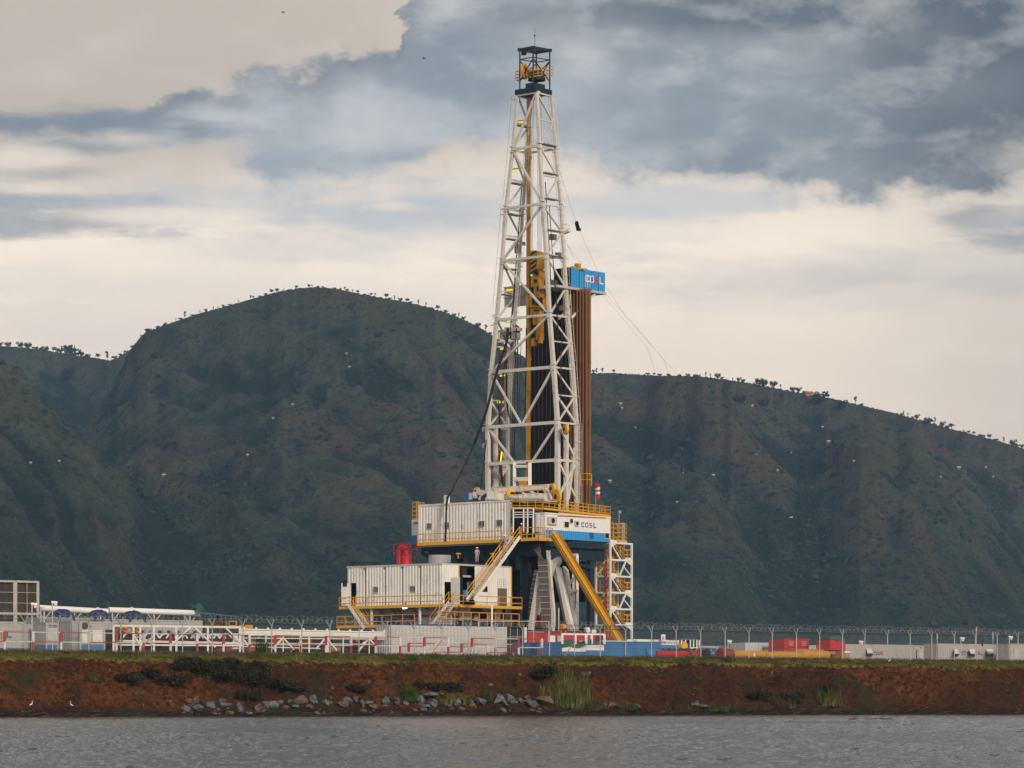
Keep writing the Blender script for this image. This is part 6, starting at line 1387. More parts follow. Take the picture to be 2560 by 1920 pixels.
for i, (u, v, w, h, m_) in enumerate(((694, 1595, 26, 16, 'orange'), (762, 1596, 24, 20, 'orange'), (627, 1610, 18, 26, 'crate'), (893, 1602, 30, 18, 'red'), (836, 1622, 26, 10, 'crate'), (815, 1622, 16, 12, 'red'))):
    p, q_ = F(u-w/2, D_+1.6, v=v), F(u+w/2, D_+1.6, v=v); rr = h/2/26.5; mb = MB(); mb.tube(p, q_, rr, 12); mb.tube(p.lerp(q_, .4)+ZV*rr*.7, p.lerp(q_, .4)+ZV*rr*1.6, rr*.3, 8); mb.obox(p-ZV*rr*1.3-NV*rr, q_-p, NV*rr*2, ZV*rr*.5)
    mb.build('motor', m_, None, '%s motor behind the white girder, %s from the left' % ({'orange': 'bright orange', 'crate': 'rusty orange', 'red': 'red'}[m_], ordinal([2, 3, 0, 5, 4, 3][i] if i != 5 else 4)), 'motor')
for i, (u, v) in enumerate(((657, 1598), (741, 1594), (822, 1600), (902, 1606), (972, 1602))):
    p = F(u, D_+1.0, v=v+6); mb = MB(); mb.tube(p, p+NV*2, .50, 14); o = mb.build('drum', 'black', None, 'black drum with white cap behind the white girder, %s from the left' % ordinal(i), 'drum', 'black drums behind the girder'); mb = MB(); c = p-NV*.05
    for k in range(5): t0, t1 = math.pi*(.15+k*.14), math.pi*(.15+(k+1)*.14); mb.beam(c+TV*math.cos(t0)*.6+ZV*math.sin(t0)*.6, c+TV*math.cos(t1)*.6+ZV*math.sin(t1)*.6, .14)
    mb.build('white_strap', 'clean', o)
mb = MB(); fbox(mb, 612, 1604, 975, 1624, D_+5, .3); mb.build('dark_skid', 'brown', None, 'dark brown skid running behind the white girder', 'skid')
# grey corrugated container in front of the rig
r, p0, p1, zt, dG = container('shipping_container', 'long pale grey corrugated container in front of the rig', 977, 1266, 1567.5, 2.9, wall='greyw', dep=.07, pitch=.38)
r, p0, p1, zt, d = container('shipping_container', 'dark grey container between the pale container and the red tank', 1267, 1318, 1566, 2.9, wall='dark', dep=.05, d=dG+.6)
mb = MB(); fbox(mb, 1311, 1568, 1317, 1640, d-.15, .1); mb.build('white_post', 'white', r)
mb = MB()
for u in (1276, 1294): mb.beam(F(u, d-.1, v=1570), F(u, d-.1, v=1632), .05)
mb.beam(F(1270, d-.1, v=1592), F(1310, d-.1, v=1592), .06); mb.build('bars', 'galv', r)
mb = MB(); a_, b_ = F(1196, 19, v=1553), F(1372, 19, v=1553.5); mb.beam(a_, b_, .06); mb.beam(b_, F(1372, 19, YARD), .07); mb.beam(a_, F(1196, 19, YARD), .07); mb.beam(F(1334, 19, v=1553), F(1334, 19, YARD), .05); mb.build('pipe_gantry', 'greyw', None, 'thin grey pipe gantry in front of the rig legs', 'gantry')
# red tank house with blue skid
r, p0, p1, zt, dR = container('red_tank_house', 'bright red tank container with white panels under the rig legs', 1314, 1490, 1583, 2.5, wall='red', dep=.02, W=3, frame='dred')
mb = MB(); fbox(mb, 1315, 1579, 1360, 1582, dR-.02, 1); mb.build('white_lid', 'clean', r)
for u0, u1, v0, v1, m_ in ((1375, 1388, 1589, 1605, 'letterw'), (1394, 1407, 1590, 1604, 'greyw'), (1450, 1456, 1602, 1608, 'egret')): mb = MB(); fbox(mb, u0, v0, u1, v1, dR-.12, .06); mb.build('white_panel', m_, r)
mb = MB()
for u in (1363, 1391, 1410): mb.beam(F(u, dR-.1, v=1586), F(u, dR-.1, v=1608), .07)
mb.beam(F(1345, dR-.1, v=1588), F(1364, dR-.1, v=1588), .06); mb.build('rib', 'dred', r)
mb = MB(); mb.rail([F(1388, dR+.3, v=1584), F(1560, dR+.3, v=1584)], h=.75, sp=1.6, toe=0, mids=1, r=.035); mb.build('railing', 'dark', r)
for i, (u, v, w) in enumerate(((1352, 1560, 30), (1340, 1566, 14))):
    pass
mb = MB(); prism(mb, [D1(400, 360), D1(445, 400), D1(500, 600), D1(340, 600)], 1.5, 3); mb.build('red_hopper', 'dred', None, 'dark red hopper standing behind the inclined white legs', 'hopper')
mb = MB(); c = F(1408, dR+.6, v=1568); mb.ball(c, .42, .42, .34); mb.tube(c-TV*.25, c-TV*.25-ZV*1.0, .08); mb.tube(c+TV*.3, c+TV*.3-ZV*1.0, .08); mb.build('orange_motor', 'orange', None, 'small orange motor on two legs above the red tank house', 'motor')
for i, u in enumerate((1469, 1484)):
    mb = MB(); c = F(u, dR+.4, v=1575+i*4); mb.tube(c-NV*.1, c+NV*.2, .27, 14); mb.tube(c-NV*.16, c-NV*.1, .1, 8); mb.build('reel', 'egret', None, 'white round reel on the red tank house, %s of two' % ('left' if i == 0 else 'right'), 'reel')
# blue tanks
def tankbox(u0, u1, v, label, mat='tank', H=2.1, W=2.4, dd=None, ribs=0):
    d = dd; p0, p1 = F(u0, d, YARD), F(u1, d, YARD); z = F(u1, d, v=v).z
    r = thing('blue_tank', label, 'tank', (p0+p1)/2); mb = MB(); mb.obox(p0, p1-p0, NV*W, ZV*(z-YARD)); mb.build('body', mat, r)
    mb = MB(); mb.obox(Vector((p0.x, p0.y, z))-NV*.05-TV*.04, p1-p0+TV*.08, NV*.1, ZV*.08); mb.obox(Vector((p0.x, p0.y, z))-NV*.05+NV*W, p1-p0, NV*.1, ZV*.08)
    for k in range(ribs): c = p0.lerp(p1, (k+.5)/ribs); mb.obox(c-NV*.06, TV*.08, NV*.07, ZV*(z-YARD))
    mb.build('rim', mat, r); return r
dT = 17.6
tankbox(1316, 1343, 1608, 'dark blue low tank just left of the brighter blue one under the red tank house', 'dblue', dd=dT+1)
tankbox(1343, 1404, 1608, 'dark blue scuffed tank below the white panels of the red tank house', 'dblue', dd=dT)
for i, (u0, u1, vt, vb, lab) in enumerate(((1405, 1465, 1611, 1629, 'white and blue bin with sagging green tarpaulin, left of two'), (1465, 1511, 1611, 1626, 'white and blue bin with green tarpaulin peaks, right of two'))):
    r = thing('tarped_bin', lab, 'bin', F((u0+u1)/2, dT, YARD)); z = F(u1, dT, v=vb).z; zt_ = F(u1, dT, v=vt).z
    p0, p1 = F(u0, dT, YARD), F(u1-.6, dT, YARD)
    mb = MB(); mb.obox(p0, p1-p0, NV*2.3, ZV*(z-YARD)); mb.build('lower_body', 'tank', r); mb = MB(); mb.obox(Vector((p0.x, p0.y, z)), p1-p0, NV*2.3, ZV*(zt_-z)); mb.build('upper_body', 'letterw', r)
    mb = MB(); top = F(u1, dT, v=1586).z
    for c in (p0, p0.lerp(p1, .55 if i == 0 else .3), p1): mb.beam(Vector((c.x, c.y, zt_))-NV*.05, Vector((c.x, c.y, top))-NV*.05, .22)
    mb.beam(Vector((p0.x, p0.y, top)), Vector((p1.x, p1.y, top)), .16); mb.build('frame', 'letterw', r)
    prof = ([(0, 1608), (.16, 1604), (.32, 1597), (.40, 1598), (.55, 1605), (.75, 1612), (1, 1606)] if i == 0 else [(0, 1604), (.16, 1599), (.26, 1597), (.4, 1602), (.7, 1608), (1, 1610)])
    low_ = ([(0, 1618), (.25, 1617), (.32, 1614), (.5, 1618), (.7, 1620), (.85, 1617), (1, 1612)] if i == 0 else [(0, 1612), (.3, 1611), (.6, 1611), (1, 1611.5)])
    mb = MB(); N_ = 14
    U_ = [u0+(u1-u0)*k/N_ for k in range(N_+1)]; tp_ = [F(u, dT-.12, v=float(np.interp((u-u0)/(u1-u0), *zip(*prof)))) for u in U_]; bt_ = [F(u, dT-.14, v=float(np.interp((u-u0)/(u1-u0), *zip(*low_)))) for u in U_]
    for k in range(N_): mb.quad(bt_[k], bt_[k+1], tp_[k+1], tp_[k]); mb.quad(tp_[k], tp_[k+1], tp_[k+1]+NV*2.3-ZV*.3, tp_[k]+NV*2.3-ZV*.3)
    mb.build('tarpaulin', 'green', r)
tankbox(1512, 1560, 1606, 'blue scuffed tank right of the tarped bins', dd=dT, ribs=0); tankbox(1561.5, 1652, 1607, 'long blue scuffed tank left of the crane cab', dd=dT, ribs=0)
for u0, u1, v in ((1520, 1545, 1612), (1515, 1538, 1616), (1572, 1600, 1612), (1580, 1606, 1616), (1612, 1618, 1618)):
    pass
mb = MB(); mb.rail([F(1512, 22, YARD+2.0), F(1528, 22, YARD+2.0)], h=1.4, sp=.4, toe=0, mids=1, r=.035); mb.build('yellow_grid', 'ochre', None, 'small yellow railing beside the foot of the slide', 'railing')
mb = MB(); a = F(1505, 24, v=1603); mb.beam(a, F(1582, 24, v=1604), .12); mb.build('white_rail', 'clean', None, 'thin white rail behind the blue tanks at the slide foot', 'rail')
# lattice boom + crane cab
r = thing('crane_boom', 'white lattice crane boom lying behind the blue tanks', 'crane boom', F(1650, 30, YARD)); D_ = 30
mb = MB(); T_, B_ = (F(1582, D_, v=1600), F(1712, D_, v=1603)), (F(1592, D_, v=1607), F(1706, D_, v=1613))
for o_ in (V3(0, 0, 0), NV*1.0): mb.beam(T_[0]+o_, T_[1]+o_, .16); mb.beam(B_[0]+o_, B_[1]+o_, .16)
n = 16
for k in range(n): a, b_ = T_[0].lerp(T_[1], k/n), B_[0].lerp(B_[1], (k+.5)/n); mb.beam(a, b_, .07); mb.beam(b_, T_[0].lerp(T_[1], (k+1)/n), .07)
mb.build('lattice', 'clean', r)
mb = MB(); fbox(mb, 1592, 1600, 1622, 1604, D_-.4, .5); fbox(mb, 1636, 1599, 1668, 1604, D_-.4, .5); mb.build('head_plate', 'clean', r)
r = thing('white_sign', 'white upright sign board with blue and red mark above the lattice boom', 'sign', F(1658, 29, YARD)); mb = MB(); fbox(mb, 1653.5, 1586, 1663.5, 1601, 29, .08); mb.build('board', 'letterw', r); mb = MB(); mb.beam(F(1656, 29.05, YARD), F(1656, 29.05, v=1600), .1); mb.build('post', 'greyw', r); mb = MB(); fbox(mb, 1655.5, 1591, 1661, 1593, 28.96, .03); mb.build('red_mark', 'letterr', r); mb = MB(); fbox(mb, 1655.5, 1595, 1661, 1597, 28.96, .03); mb.build('blue_mark', 'letterb', r)
r = thing('crane_cab', 'blue crane with glazed cab and yellow housing behind the red pipe', 'crane', F(1722, 26, YARD)); D_ = 26
mb = MB(); fbox(mb, 1702, 1597, 1745, 1600, D_, 2); mb.build('roof', 'btin', r)
mb = MB(); fbox(mb, 1650, 1617, 1750, 1626, D_, 2.4); fbox(mb, 1652, 1612, 1704, 1618, D_+.2, 2); fbox(mb, 1640, 1622, 1760, 1632, D_+.2, 2.6); mb.build('chassis', 'tank', r)
mb = MB(); fbox(mb, 1726, 1600, 1742, 1619, D_+.1, 1.8); mb.build('glazing', 'glass', r)
mb = MB()
for u in (1704, 1714, 1726, 1734, 1742, 1748): mb.beam(F(u, D_, v=1600), F(u, D_, v=1620), .11)
mb.beam(F(1726, D_, v=1620), F(1750, D_, v=1620), .14); mb.build('cab_frame', 'letterw', r)
mb = MB(); prism_pts = [F(u, D_-.3, v=v) for u, v in ((1703, 1618), (1707, 1611), (1712, 1603), (1716, 1605), (1720, 1613), (1719, 1620), (1710, 1622))]; mb.poly(prism_pts); k_ = [p+NV*.8 for p in prism_pts]; mb.poly(k_[::-1])
for i in range(7): j = (i+1) % 7; mb.quad(prism_pts[i], prism_pts[j], k_[j], k_[i])
mb.build('yellow_housing', 'yellow', r)
for k in range(6): mb = MB(); c = F(1658+k*16, D_-.2, v=1630); mb.tube(c, c+NV*.5, .4, 12); mb.build('wheel', 'black', r)
mb = MB(); c = F(1627, 18, v=1635); mb.tube(c-TV*.9, c+TV*.9, .62, 16); mb.tube(c-TV*.95, c-TV*.8, .75, 16); mb.tube(c+TV*.8, c+TV*.95, .75, 16); mb.build('blue_reel', 'blue', None, 'bright blue cable reel at the left end of the red pipe', 'reel')
# red pipe, yellow pipes
def bigpipe(name, label, u0, v0, u1, v1, d, rad, mat, flanges=(), fmat='dred', seg=18):
    r = thing(name, label, 'pipe', F((u0+u1)/2, d, YARD)); a, b_ = F(u0, d, v=v0), F(u1, d, v=v1); mb = MB(); mb.tube(a, b_, rad, seg); mb.build('pipe_body', mat, r, smooth_=False)
    for t in flanges: c = a.lerp(b_, t); mb = MB(); mb.tube(c-TV*.12, c+TV*.12, rad*1.32, seg); mb.build('flange', fmat, r)
    return r
bigpipe('red_pipe', 'fat red pipe lying behind the fence below the crane cab', 1638, 1635, 1742, 1637, 17.5, .33*1.05, 'red', (.80, .84, .88, .99), 'dred')
mb = MB(); a = F(1745, 20, v=1621); mb.beam(a, F(1790, 20, v=1623), .18); mb.beam(F(1788, 20, v=1620), F(1788, 20, YARD), .2); mb.beam(F(1770, 20, v=1636), F(1788, 20, v=1624), .16); mb.beam(F(1745, 20, v=1640), F(1800, 20, v=1641), .5); mb.build('frame', 'dblue', None, 'blue steel frame trailer right of the crane cab', 'frame')
mb = MB(); fbox(mb, 1752, 1624, 1765, 1636, 19.5, 1); mb.ball(F(1768, 19.5, v=1629), .35); mb.tube(F(1760, 19.4, v=1634), F(1772, 19.4, v=1634), .3, 10); mb.build('engine', 'dark', None, 'dark engine inside the blue steel frame', 'engine')
bigpipe('yellow_pipe', 'long yellow pipe with red flanged end lying behind the fence, left one', 1828, 1636, 1915, 1637, 17.5, .38, 'ochre', (.97,), 'ochre')
p = F(1817, 17.5, v=1636); mb = MB(); mb.tube(p-TV*.9, p-TV*.5, .62, 18, .62); mb.tube(p-TV*.5, p+TV*.3, .40, 16, .58); mb.tube(p+TV*.3, p+TV*.6, .55, 16); mb.build('flanged_end', 'dred', None, 'dark red bell-shaped flange at the left end of the yellow pipe', 'flange')
bigpipe('yellow_pipe', 'long thinner yellow pipe between the flange and the stacked yellow heap', 1915, 1638, 2008, 1640, 17.5, .34, 'ochre')
r = bigpipe('yellow_pipe', 'fatter yellow pipe end at the right of the yellow pipe row', 2012, 1637, 2068, 1639, 17.8, .48, 'ochre'); mb = MB(); mb.tube(F(2003, 17.8, v=1639), F(2013, 17.8, v=1637), .33, 16, .48); mb.build('reducer', 'ochre', r)
mb = MB(); fbox(mb, 1884, 1632, 1888, 1641, 17.5-.42, .03); mb.build('white_tag', 'letterw', None, 'small white tag on the left yellow pipe', 'tag')
mb = MB(); fbox(mb, 1935, 1627, 2100, 1634, 26, 1.5); fbox(mb, 1990, 1622, 2075, 1630, 27, 1.5); mb.build('crate_row', 'crate', None, 'long row of tan crates behind the yellow pipes', 'crates')
# pale blue-white tanks and containers in the back right
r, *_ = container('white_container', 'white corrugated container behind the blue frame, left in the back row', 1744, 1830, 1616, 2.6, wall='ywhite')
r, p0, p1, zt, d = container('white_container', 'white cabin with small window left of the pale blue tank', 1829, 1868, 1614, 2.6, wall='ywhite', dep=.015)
mb = MB(); fbox(mb, 1844, 1624, 1856, 1630, d-.05, .04); mb.build('window', 'dblue', r)
for i, (u0, u1) in enumerate(((1863, 1896), (1897, 1930))):
    d = 34; p0, p1 = F(u0, d, YARD), F(u1, d, YARD); z = F(u1, d, v=1607).z
    r = thing('pale_tank', 'pale blue-white square tank with stepped shoulders, %s of two' % ('left' if i == 0 else 'right'), 'tank', (p0+p1)/2); mb = MB(); mb.obox(p0, p1-p0, NV*2.5, ZV*(z-YARD)); mb.obox(p0-TV*.3, p1-p0+TV*.4, NV*2.4, ZV*(z-YARD-1.2)); mb.build('body', 'greyw', r)
    mb = MB()
    for k in range(4): c = p0.lerp(p1, (k+.5)/4); mb.obox(Vector((c.x, c.y, z-1.9))-NV*.06, TV*.25, NV*.08, ZV*.12)
    mb.build('slot', 'dblue', r); mb = MB(); mb.obox(Vector((p1.x, p1.y, z))-TV*.5, TV*.9, NV*2.6, ZV*.1); mb.build('blue_lid', 'tank', r)
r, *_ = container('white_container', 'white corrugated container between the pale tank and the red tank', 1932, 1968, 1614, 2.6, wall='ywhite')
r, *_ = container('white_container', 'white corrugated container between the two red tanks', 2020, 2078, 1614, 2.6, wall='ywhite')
for i, (u0, u1) in enumerate(((1960, 1989), (1989.5, 2022))):
    d = 30; p0, p1 = F(u0, d, YARD), F(u1, d, YARD); z = F(u1, d, v=1598.5).z
    r = thing('red_tank', 'tall bright red tank with white louvre marks, %s of the joined pair' % ('left' if i == 0 else 'right'), 'tank', (p0+p1)/2); mb = MB(); mb.obox(p0, p1-p0, NV*2.5, ZV*(z-YARD)); mb.build('body', 'red', r)
    mb = MB(); uc_ = 1978 if i == 0 else 2011
    for k in range(4): fbox(mb, uc_-5, 1604+k*3, uc_+5, 1604.9+k*3, d-.05, .04)
    mb.build('louvre', 'greyw', r); mb = MB(); fbox(mb, u0, 1616, u1, 1616.8, d-.06, .05); mb.obox(Vector((p0.x, p0.y, z))-NV*.06, p1-p0, NV*.1, ZV*.1); mb.build('seam', 'dred', r)
r = thing('red_hopper', 'tall red hopper on a narrower base with green tarpaulin over its top', 'hopper', F(2093, 26, YARD)); d = 26
mb = MB(); fbox(mb, 2075, 1597, 2112, 1625, d, 2.2); mb.build('upper_box', 'red', r); mb = MB(); fbox(mb, 2082, 1625, 2103, 1655, d+.2, 1.6); mb.build('lower_box', 'dred', r)
mb = MB(); pts = [(2074, 1591), (2103, 1590), (2108, 1597), (2114, 1601), (2112, 1602), (2103, 1601), (2097, 1605), (2090, 1600), (2082, 1597), (2074, 1598)]; f_ = [F(u, d-.1, v=v) for u, v in pts]; mb.poly(f_); k_ = [p+NV*2.3 for p in f_]; mb.poly(k_[::-1])
for i in range(len(f_)): j = (i+1) % len(f_); mb.quad(f_[i], f_[j], k_[j], k_[i])
mb.build('tarpaulin', 'green', r)
for i, (u0, u1, v0) in enumerate(((2104, 2112, 1628), (2112, 2125, 1632))):
    r = thing('crate', 'orange-brown crate at the right of the red hopper, %s of two' % ('left' if i == 0 else 'right'), 'crate', F(u1, 22, YARD)); mb = MB(); fbox(mb, u0, v0, u1-.5, 1660, 22, 1); mb.build('box', 'crate', r)
    if i: mb = MB(); fbox(mb, u0, v0-4, u1-.5, v0, 22, 1); mb.build('white_top', 'letterw', r)
# right containers
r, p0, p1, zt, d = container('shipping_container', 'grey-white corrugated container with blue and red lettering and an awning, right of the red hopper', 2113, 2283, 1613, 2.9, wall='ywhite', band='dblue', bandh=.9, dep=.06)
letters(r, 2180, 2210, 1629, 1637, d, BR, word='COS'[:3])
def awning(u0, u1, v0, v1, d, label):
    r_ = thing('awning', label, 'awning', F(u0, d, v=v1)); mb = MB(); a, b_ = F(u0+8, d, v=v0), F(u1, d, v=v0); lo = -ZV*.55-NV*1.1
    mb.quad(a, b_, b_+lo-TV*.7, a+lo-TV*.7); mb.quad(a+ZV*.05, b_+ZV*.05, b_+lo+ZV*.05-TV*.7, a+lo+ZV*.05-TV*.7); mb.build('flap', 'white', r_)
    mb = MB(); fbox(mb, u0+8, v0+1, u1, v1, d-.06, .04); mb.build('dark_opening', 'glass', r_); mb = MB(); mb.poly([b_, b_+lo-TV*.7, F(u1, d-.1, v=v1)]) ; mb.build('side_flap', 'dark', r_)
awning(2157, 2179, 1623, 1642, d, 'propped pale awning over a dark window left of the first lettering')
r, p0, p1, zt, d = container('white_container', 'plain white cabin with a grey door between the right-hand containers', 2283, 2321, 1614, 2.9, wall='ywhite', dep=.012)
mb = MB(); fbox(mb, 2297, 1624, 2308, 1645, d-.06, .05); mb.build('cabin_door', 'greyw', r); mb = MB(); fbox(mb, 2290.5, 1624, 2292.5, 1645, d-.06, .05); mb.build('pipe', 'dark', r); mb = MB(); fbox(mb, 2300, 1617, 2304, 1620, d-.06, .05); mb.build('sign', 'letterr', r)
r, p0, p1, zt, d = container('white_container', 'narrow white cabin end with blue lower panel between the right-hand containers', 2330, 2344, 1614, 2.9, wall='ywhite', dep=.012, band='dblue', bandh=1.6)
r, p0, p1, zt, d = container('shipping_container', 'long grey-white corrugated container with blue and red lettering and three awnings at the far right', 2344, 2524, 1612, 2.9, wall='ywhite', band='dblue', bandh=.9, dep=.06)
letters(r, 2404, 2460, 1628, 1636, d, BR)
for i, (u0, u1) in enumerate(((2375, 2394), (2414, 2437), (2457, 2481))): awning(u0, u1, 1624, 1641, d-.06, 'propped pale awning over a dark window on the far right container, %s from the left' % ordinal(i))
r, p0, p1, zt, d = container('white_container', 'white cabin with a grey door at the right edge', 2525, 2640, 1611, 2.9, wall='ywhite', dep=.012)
mb = MB(); fbox(mb, 2537, 1622, 2548, 1645, d-.06, .05); mb.build('cabin_door', 'greyw', r)
# red and white guard rails
def guard(name, label, uA, uB, v_of, d, seg, hi, lo, flip=0):
    r = thing(name, label, 'guard rail', F((uA+uB)/2, d, YARD)); sA, sB = fs(uA, d), fs(uB, d); n = int((sB-sA)/seg)
    for k in range(n+1):
        p = FW(sA+k*seg, d, YARD); A_, B_ = ('red', 'clean') if (k+flip) % 2 else ('clean', 'red')
        mb = MB(); mb.tube(p+ZV*lo, p+ZV*(hi+.05), .13, 8); mb.build('post_top', A_, r); mb = MB(); mb.tube(p, p+ZV*lo, .11, 8); mb.build('post_foot', B_, r)
        if k < n:
            q_ = FW(sA+(k+1)*seg, d, YARD)
            mb = MB(); mb.tube(p+ZV*hi, q_+ZV*hi, .045, 6); mb.build('rail', A_ if (k+flip) % 2 == 0 else 'red', r); mb = MB(); mb.tube(p+ZV*lo, q_+ZV*lo, .045, 6); mb.build('rail', B_, r)
    return r
guard('guard_rail', 'long red and white pipe guard rail running inside the fence', -60, 1362, None, 16.2, 2.62, 1.62, .82)
guard('guard_rail', 'shorter lower red and white guard rail in front of the pale grey container', 1022, 1322, None, 17.4, 2.9, 1.12, .35, 1)
0 and guard('guard_rail', 'second lower red and white guard rail in front of the left rack and cabins', 40, 960, None, 17.6, 3.4, 1.15, .4, 0)
# ================================================================ FENCE
fn = thing('security_fence', 'long galvanised security fence with Y-topped posts and coiled razor wire', 'fence', F(1280, 13.93, YARD)); DF = 13.93
sP = [fs(u, DF) for u in (1307,)]; s0 = sP[0]; k0 = -30; k1 = 36
for k in range(k0, k1):
    s = s0+k*2.97+random.uniform(-.06, .06); z0 = YARD-.15; p = FW(s, DF, z0); top = p+ZV*2.5+TV*random.uniform(-.04, .04)
    mb = MB(); mb.beam(p, top, .085, .085); mb.beam(top-ZV*.02, top+ZV*.62-TV*.54-NV*.15, .075); mb.beam(top-ZV*.02, top+ZV*.62+TV*.40+NV*.3, .06); mb.build('fence_post', 'galv', fn)
    if k % 5 == 2: mb = MB(); mb.beam(FW(s-1.5, DF-.2, z0), p+ZV*1.5, .06); mb.build('post_strut', 'crate', fn)
mb = MB(); sA, sB = s0+k0*2.97, s0+k1*2.97
for h in (.1, .9, 1.7, 2.4): mb.tube(FW(sA, DF, YARD+h), FW(sB, DF, YARD+h), .009, 3)
for i, (ox, oz) in enumerate(((-.15, .62), (-.08, .3), (.3, .62), (.15, .3))): mb.tube(FW(sA, DF+ox*1.4, YARD+2.35+oz), FW(sB, DF+ox*1.4, YARD+2.35+oz), .009, 3)
mb.build('line_wire', 'dgalv', fn)
mb = MB(); s = sA
while s < sB:
    for sg in (1, -1): mb.tube(FW(s, DF, YARD), FW(s+sg*1.2, DF, YARD+2.4), .0045, 3, cap=False)
    s += .14
mb.build('wire_mesh', 'dgalv', fn)
mb = MB(); P_ = []; s = sA; t = 0
while s < sB: 
    rr = .32+.05*math.sin(s*1.3); P_.append(FW(s+.18*math.sin(t*1.7), DF+rr*.9*math.cos(t), YARD+2.98+rr*math.sin(t))); s += .036; t += 2*math.pi/10
mb.path(P_, .009, 3); mb.build('razor_coil', 'galv', fn)
# ================================================================ SHORE: rocks, reeds, grass, birds
MT['rock'] = None
def rockmat(name, c1, c2):
    m, b = new_mat(name); oc = objco(); n = noise(oc, 2.2, 6, 0.65); n2_ = noise(oc, 8, 5, .7)
    link(mixc(smooth(n*.6+n2_*.4, .38, .62), c1, c2), b.inputs['Base Color']); b.inputs['Roughness'].default_value = .9; bump(b, n2_, .5, .08); return m
MT['rock'] = rockmat('grey_rock', (.035, .042, .050), (.14, .155, .165)); MT['brock'] = rockmat('brown_rock', (.05, .03, .02), (.17, .115, .07))
def rock(label, p, r3, mat, seed, cat='boulder', name='boulder', grp='boulders at the waterline'):
    rg = np.random.RandomState(seed); d = rg.normal(size=(15, 3)); d /= np.linalg.norm(d, axis=1)[:, None]; pts = d*rg.uniform(.80, 1.05, (15, 1))*np.array(r3)
    import bmesh
    bm = bmesh.new(); [bm.verts.new(q) for q in pts]; res = bmesh.ops.convex_hull(bm, input=bm.verts); 
    bmesh.ops.delete(bm, geom=[v for v in bm.verts if not v.link_faces], context='VERTS')
    me = bpy.data.meshes.new(name); bm.to_mesh(me); bm.free(); me.materials.append(MT[mat]); o = bpy.data.objects.new(name, me); COL.objects.link(o); o.location = p; o.rotation_euler = (0, 0, rg.uniform(0, 6.28)); return setp(o, label, cat, grp)
A1 = crop(400, 1640, 3.687); A2 = crop(1000, 1640, 3.687)
RK = [(A1, 255, 485, 50, 24, 0), (A1, 360, 480, 65, 30, 0), (A1, 470, 460, 40, 35, 0), (A1, 330, 410, 28, 40, 1), (A1, 225, 455, 20, 16, 1), (A1, 105, 375, 22, 18, 1), (A1, 105, 435, 20, 26, 1), (A1, 585, 455, 40, 25, 0), (A1, 635, 450, 30, 15, 0), (A1, 735, 490, 45, 45, 0), (A1, 640, 525, 45, 22, 1), (A1, 820, 525, 40, 15, 0), (A1, 915, 485, 42, 45, 1), (A1, 1020, 455, 75, 42, 0), (A1, 1110, 430, 30, 25, 1), (A1, 1155, 478, 42, 18, 1), (A1, 1205, 425, 28, 20, 0), (A1, 1300, 415, 55, 38, 1), (A1, 1255, 465, 40, 14, 0), (A1, 1380, 465, 45, 20, 0), (A1, 1410, 405, 28, 40, 0), (A1, 1530, 440, 48, 30, 0), (A1, 1575, 390, 20, 16, 1), (A1, 1690, 450, 45, 28, 1), (A1, 1730, 410, 45, 30, 0), (A1, 1800, 400, 28, 32, 0), (A1, 1870, 440, 30, 32, 0), (A1, 1930, 435, 32, 15, 0), (A1, 1960, 470, 60, 30, 1), (A1, 2090, 415, 38, 35, 0), (A1, 2180, 410, 42, 25, 0), (A1, 2190, 440, 30, 25, 1),
      (A2, 130, 410, 30, 28, 1), (A2, 185, 415, 45, 50, 0), (A2, 285, 380, 75, 26, 0), (A2, 305, 435, 50, 38, 0), (A2, 530, 440, 35, 32, 0), (A2, 660, 445, 28, 24, 0), (A2, 745, 420, 48, 28, 0), (A2, 460, 460, 26, 22, 1), (A2, 910, 405, 55, 42, 0), (A2, 1025, 400, 58, 55, 0), (A2, 975, 455, 28, 18, 1), (A2, 1110, 415, 28, 28, 0), (A2, 1195, 440, 75, 38, 0), (A2, 1175, 380, 38, 22, 1), (A2, 1340, 425, 75, 45, 1), (A2, 240, 470, 40, 14, 0), (A2, 1950, 455, 50, 24, 1), (A2, 1880, 450, 26, 18, 0), (A2, 2020, 465, 26, 18, 0), (A2, 390, 365, 16, 14, 1), (A2, 830, 290, 26, 14, 1), (A2, 715, 280, 18, 16, 1), (A2, 2185, 465, 50, 18, 0),
      (A2, 2790, 470, 90, 22, 0), (A2, 2720, 455, 40, 18, 0), (A2, 2740, 425, 22, 12, 1), (A2, 1740, 160, 24, 20, 1), (A2, 1690, 185, 24, 16, 1), (A2, 310, 118, 16, 8, 1), (A2, 280, 245, 18, 15, 1), (A2, 1100, 172, 20, 14, 1), (A2, 225, 305, 30, 14, 1), (A1, 320, 110, 34, 14, 1), (A1, 1160, 105, 22, 14, 1), (A1, 1930, 240, 20, 20, 1), (A1, 1690, 130, 16, 18, 1), (A1, 2160, 118, 20, 18, 1), (A1, 1585, 300, 26, 18, 1), (A1, 1040, 95, 26, 12, 1)]
def bank_hit(u, v):
    """first point of the bank met by the ray"""
    for d in np.arange(-.6, 13, .12):
        s = fs(u, d); z = bz(s, d); y = 280+s*sn+d*ct
        if ZC+(HV-v)*y/FP <= z+.02: return FW(s, d, z)
    return F(u, 9, v=v)
cells = []
for (cr, x, y, rx, ry, m_) in RK: u, v = cr(x, y); cells.append((u, v, rx/3.687, ry/3.687, m_))
cells.sort(); cnt = {0: 0, 1: 0}
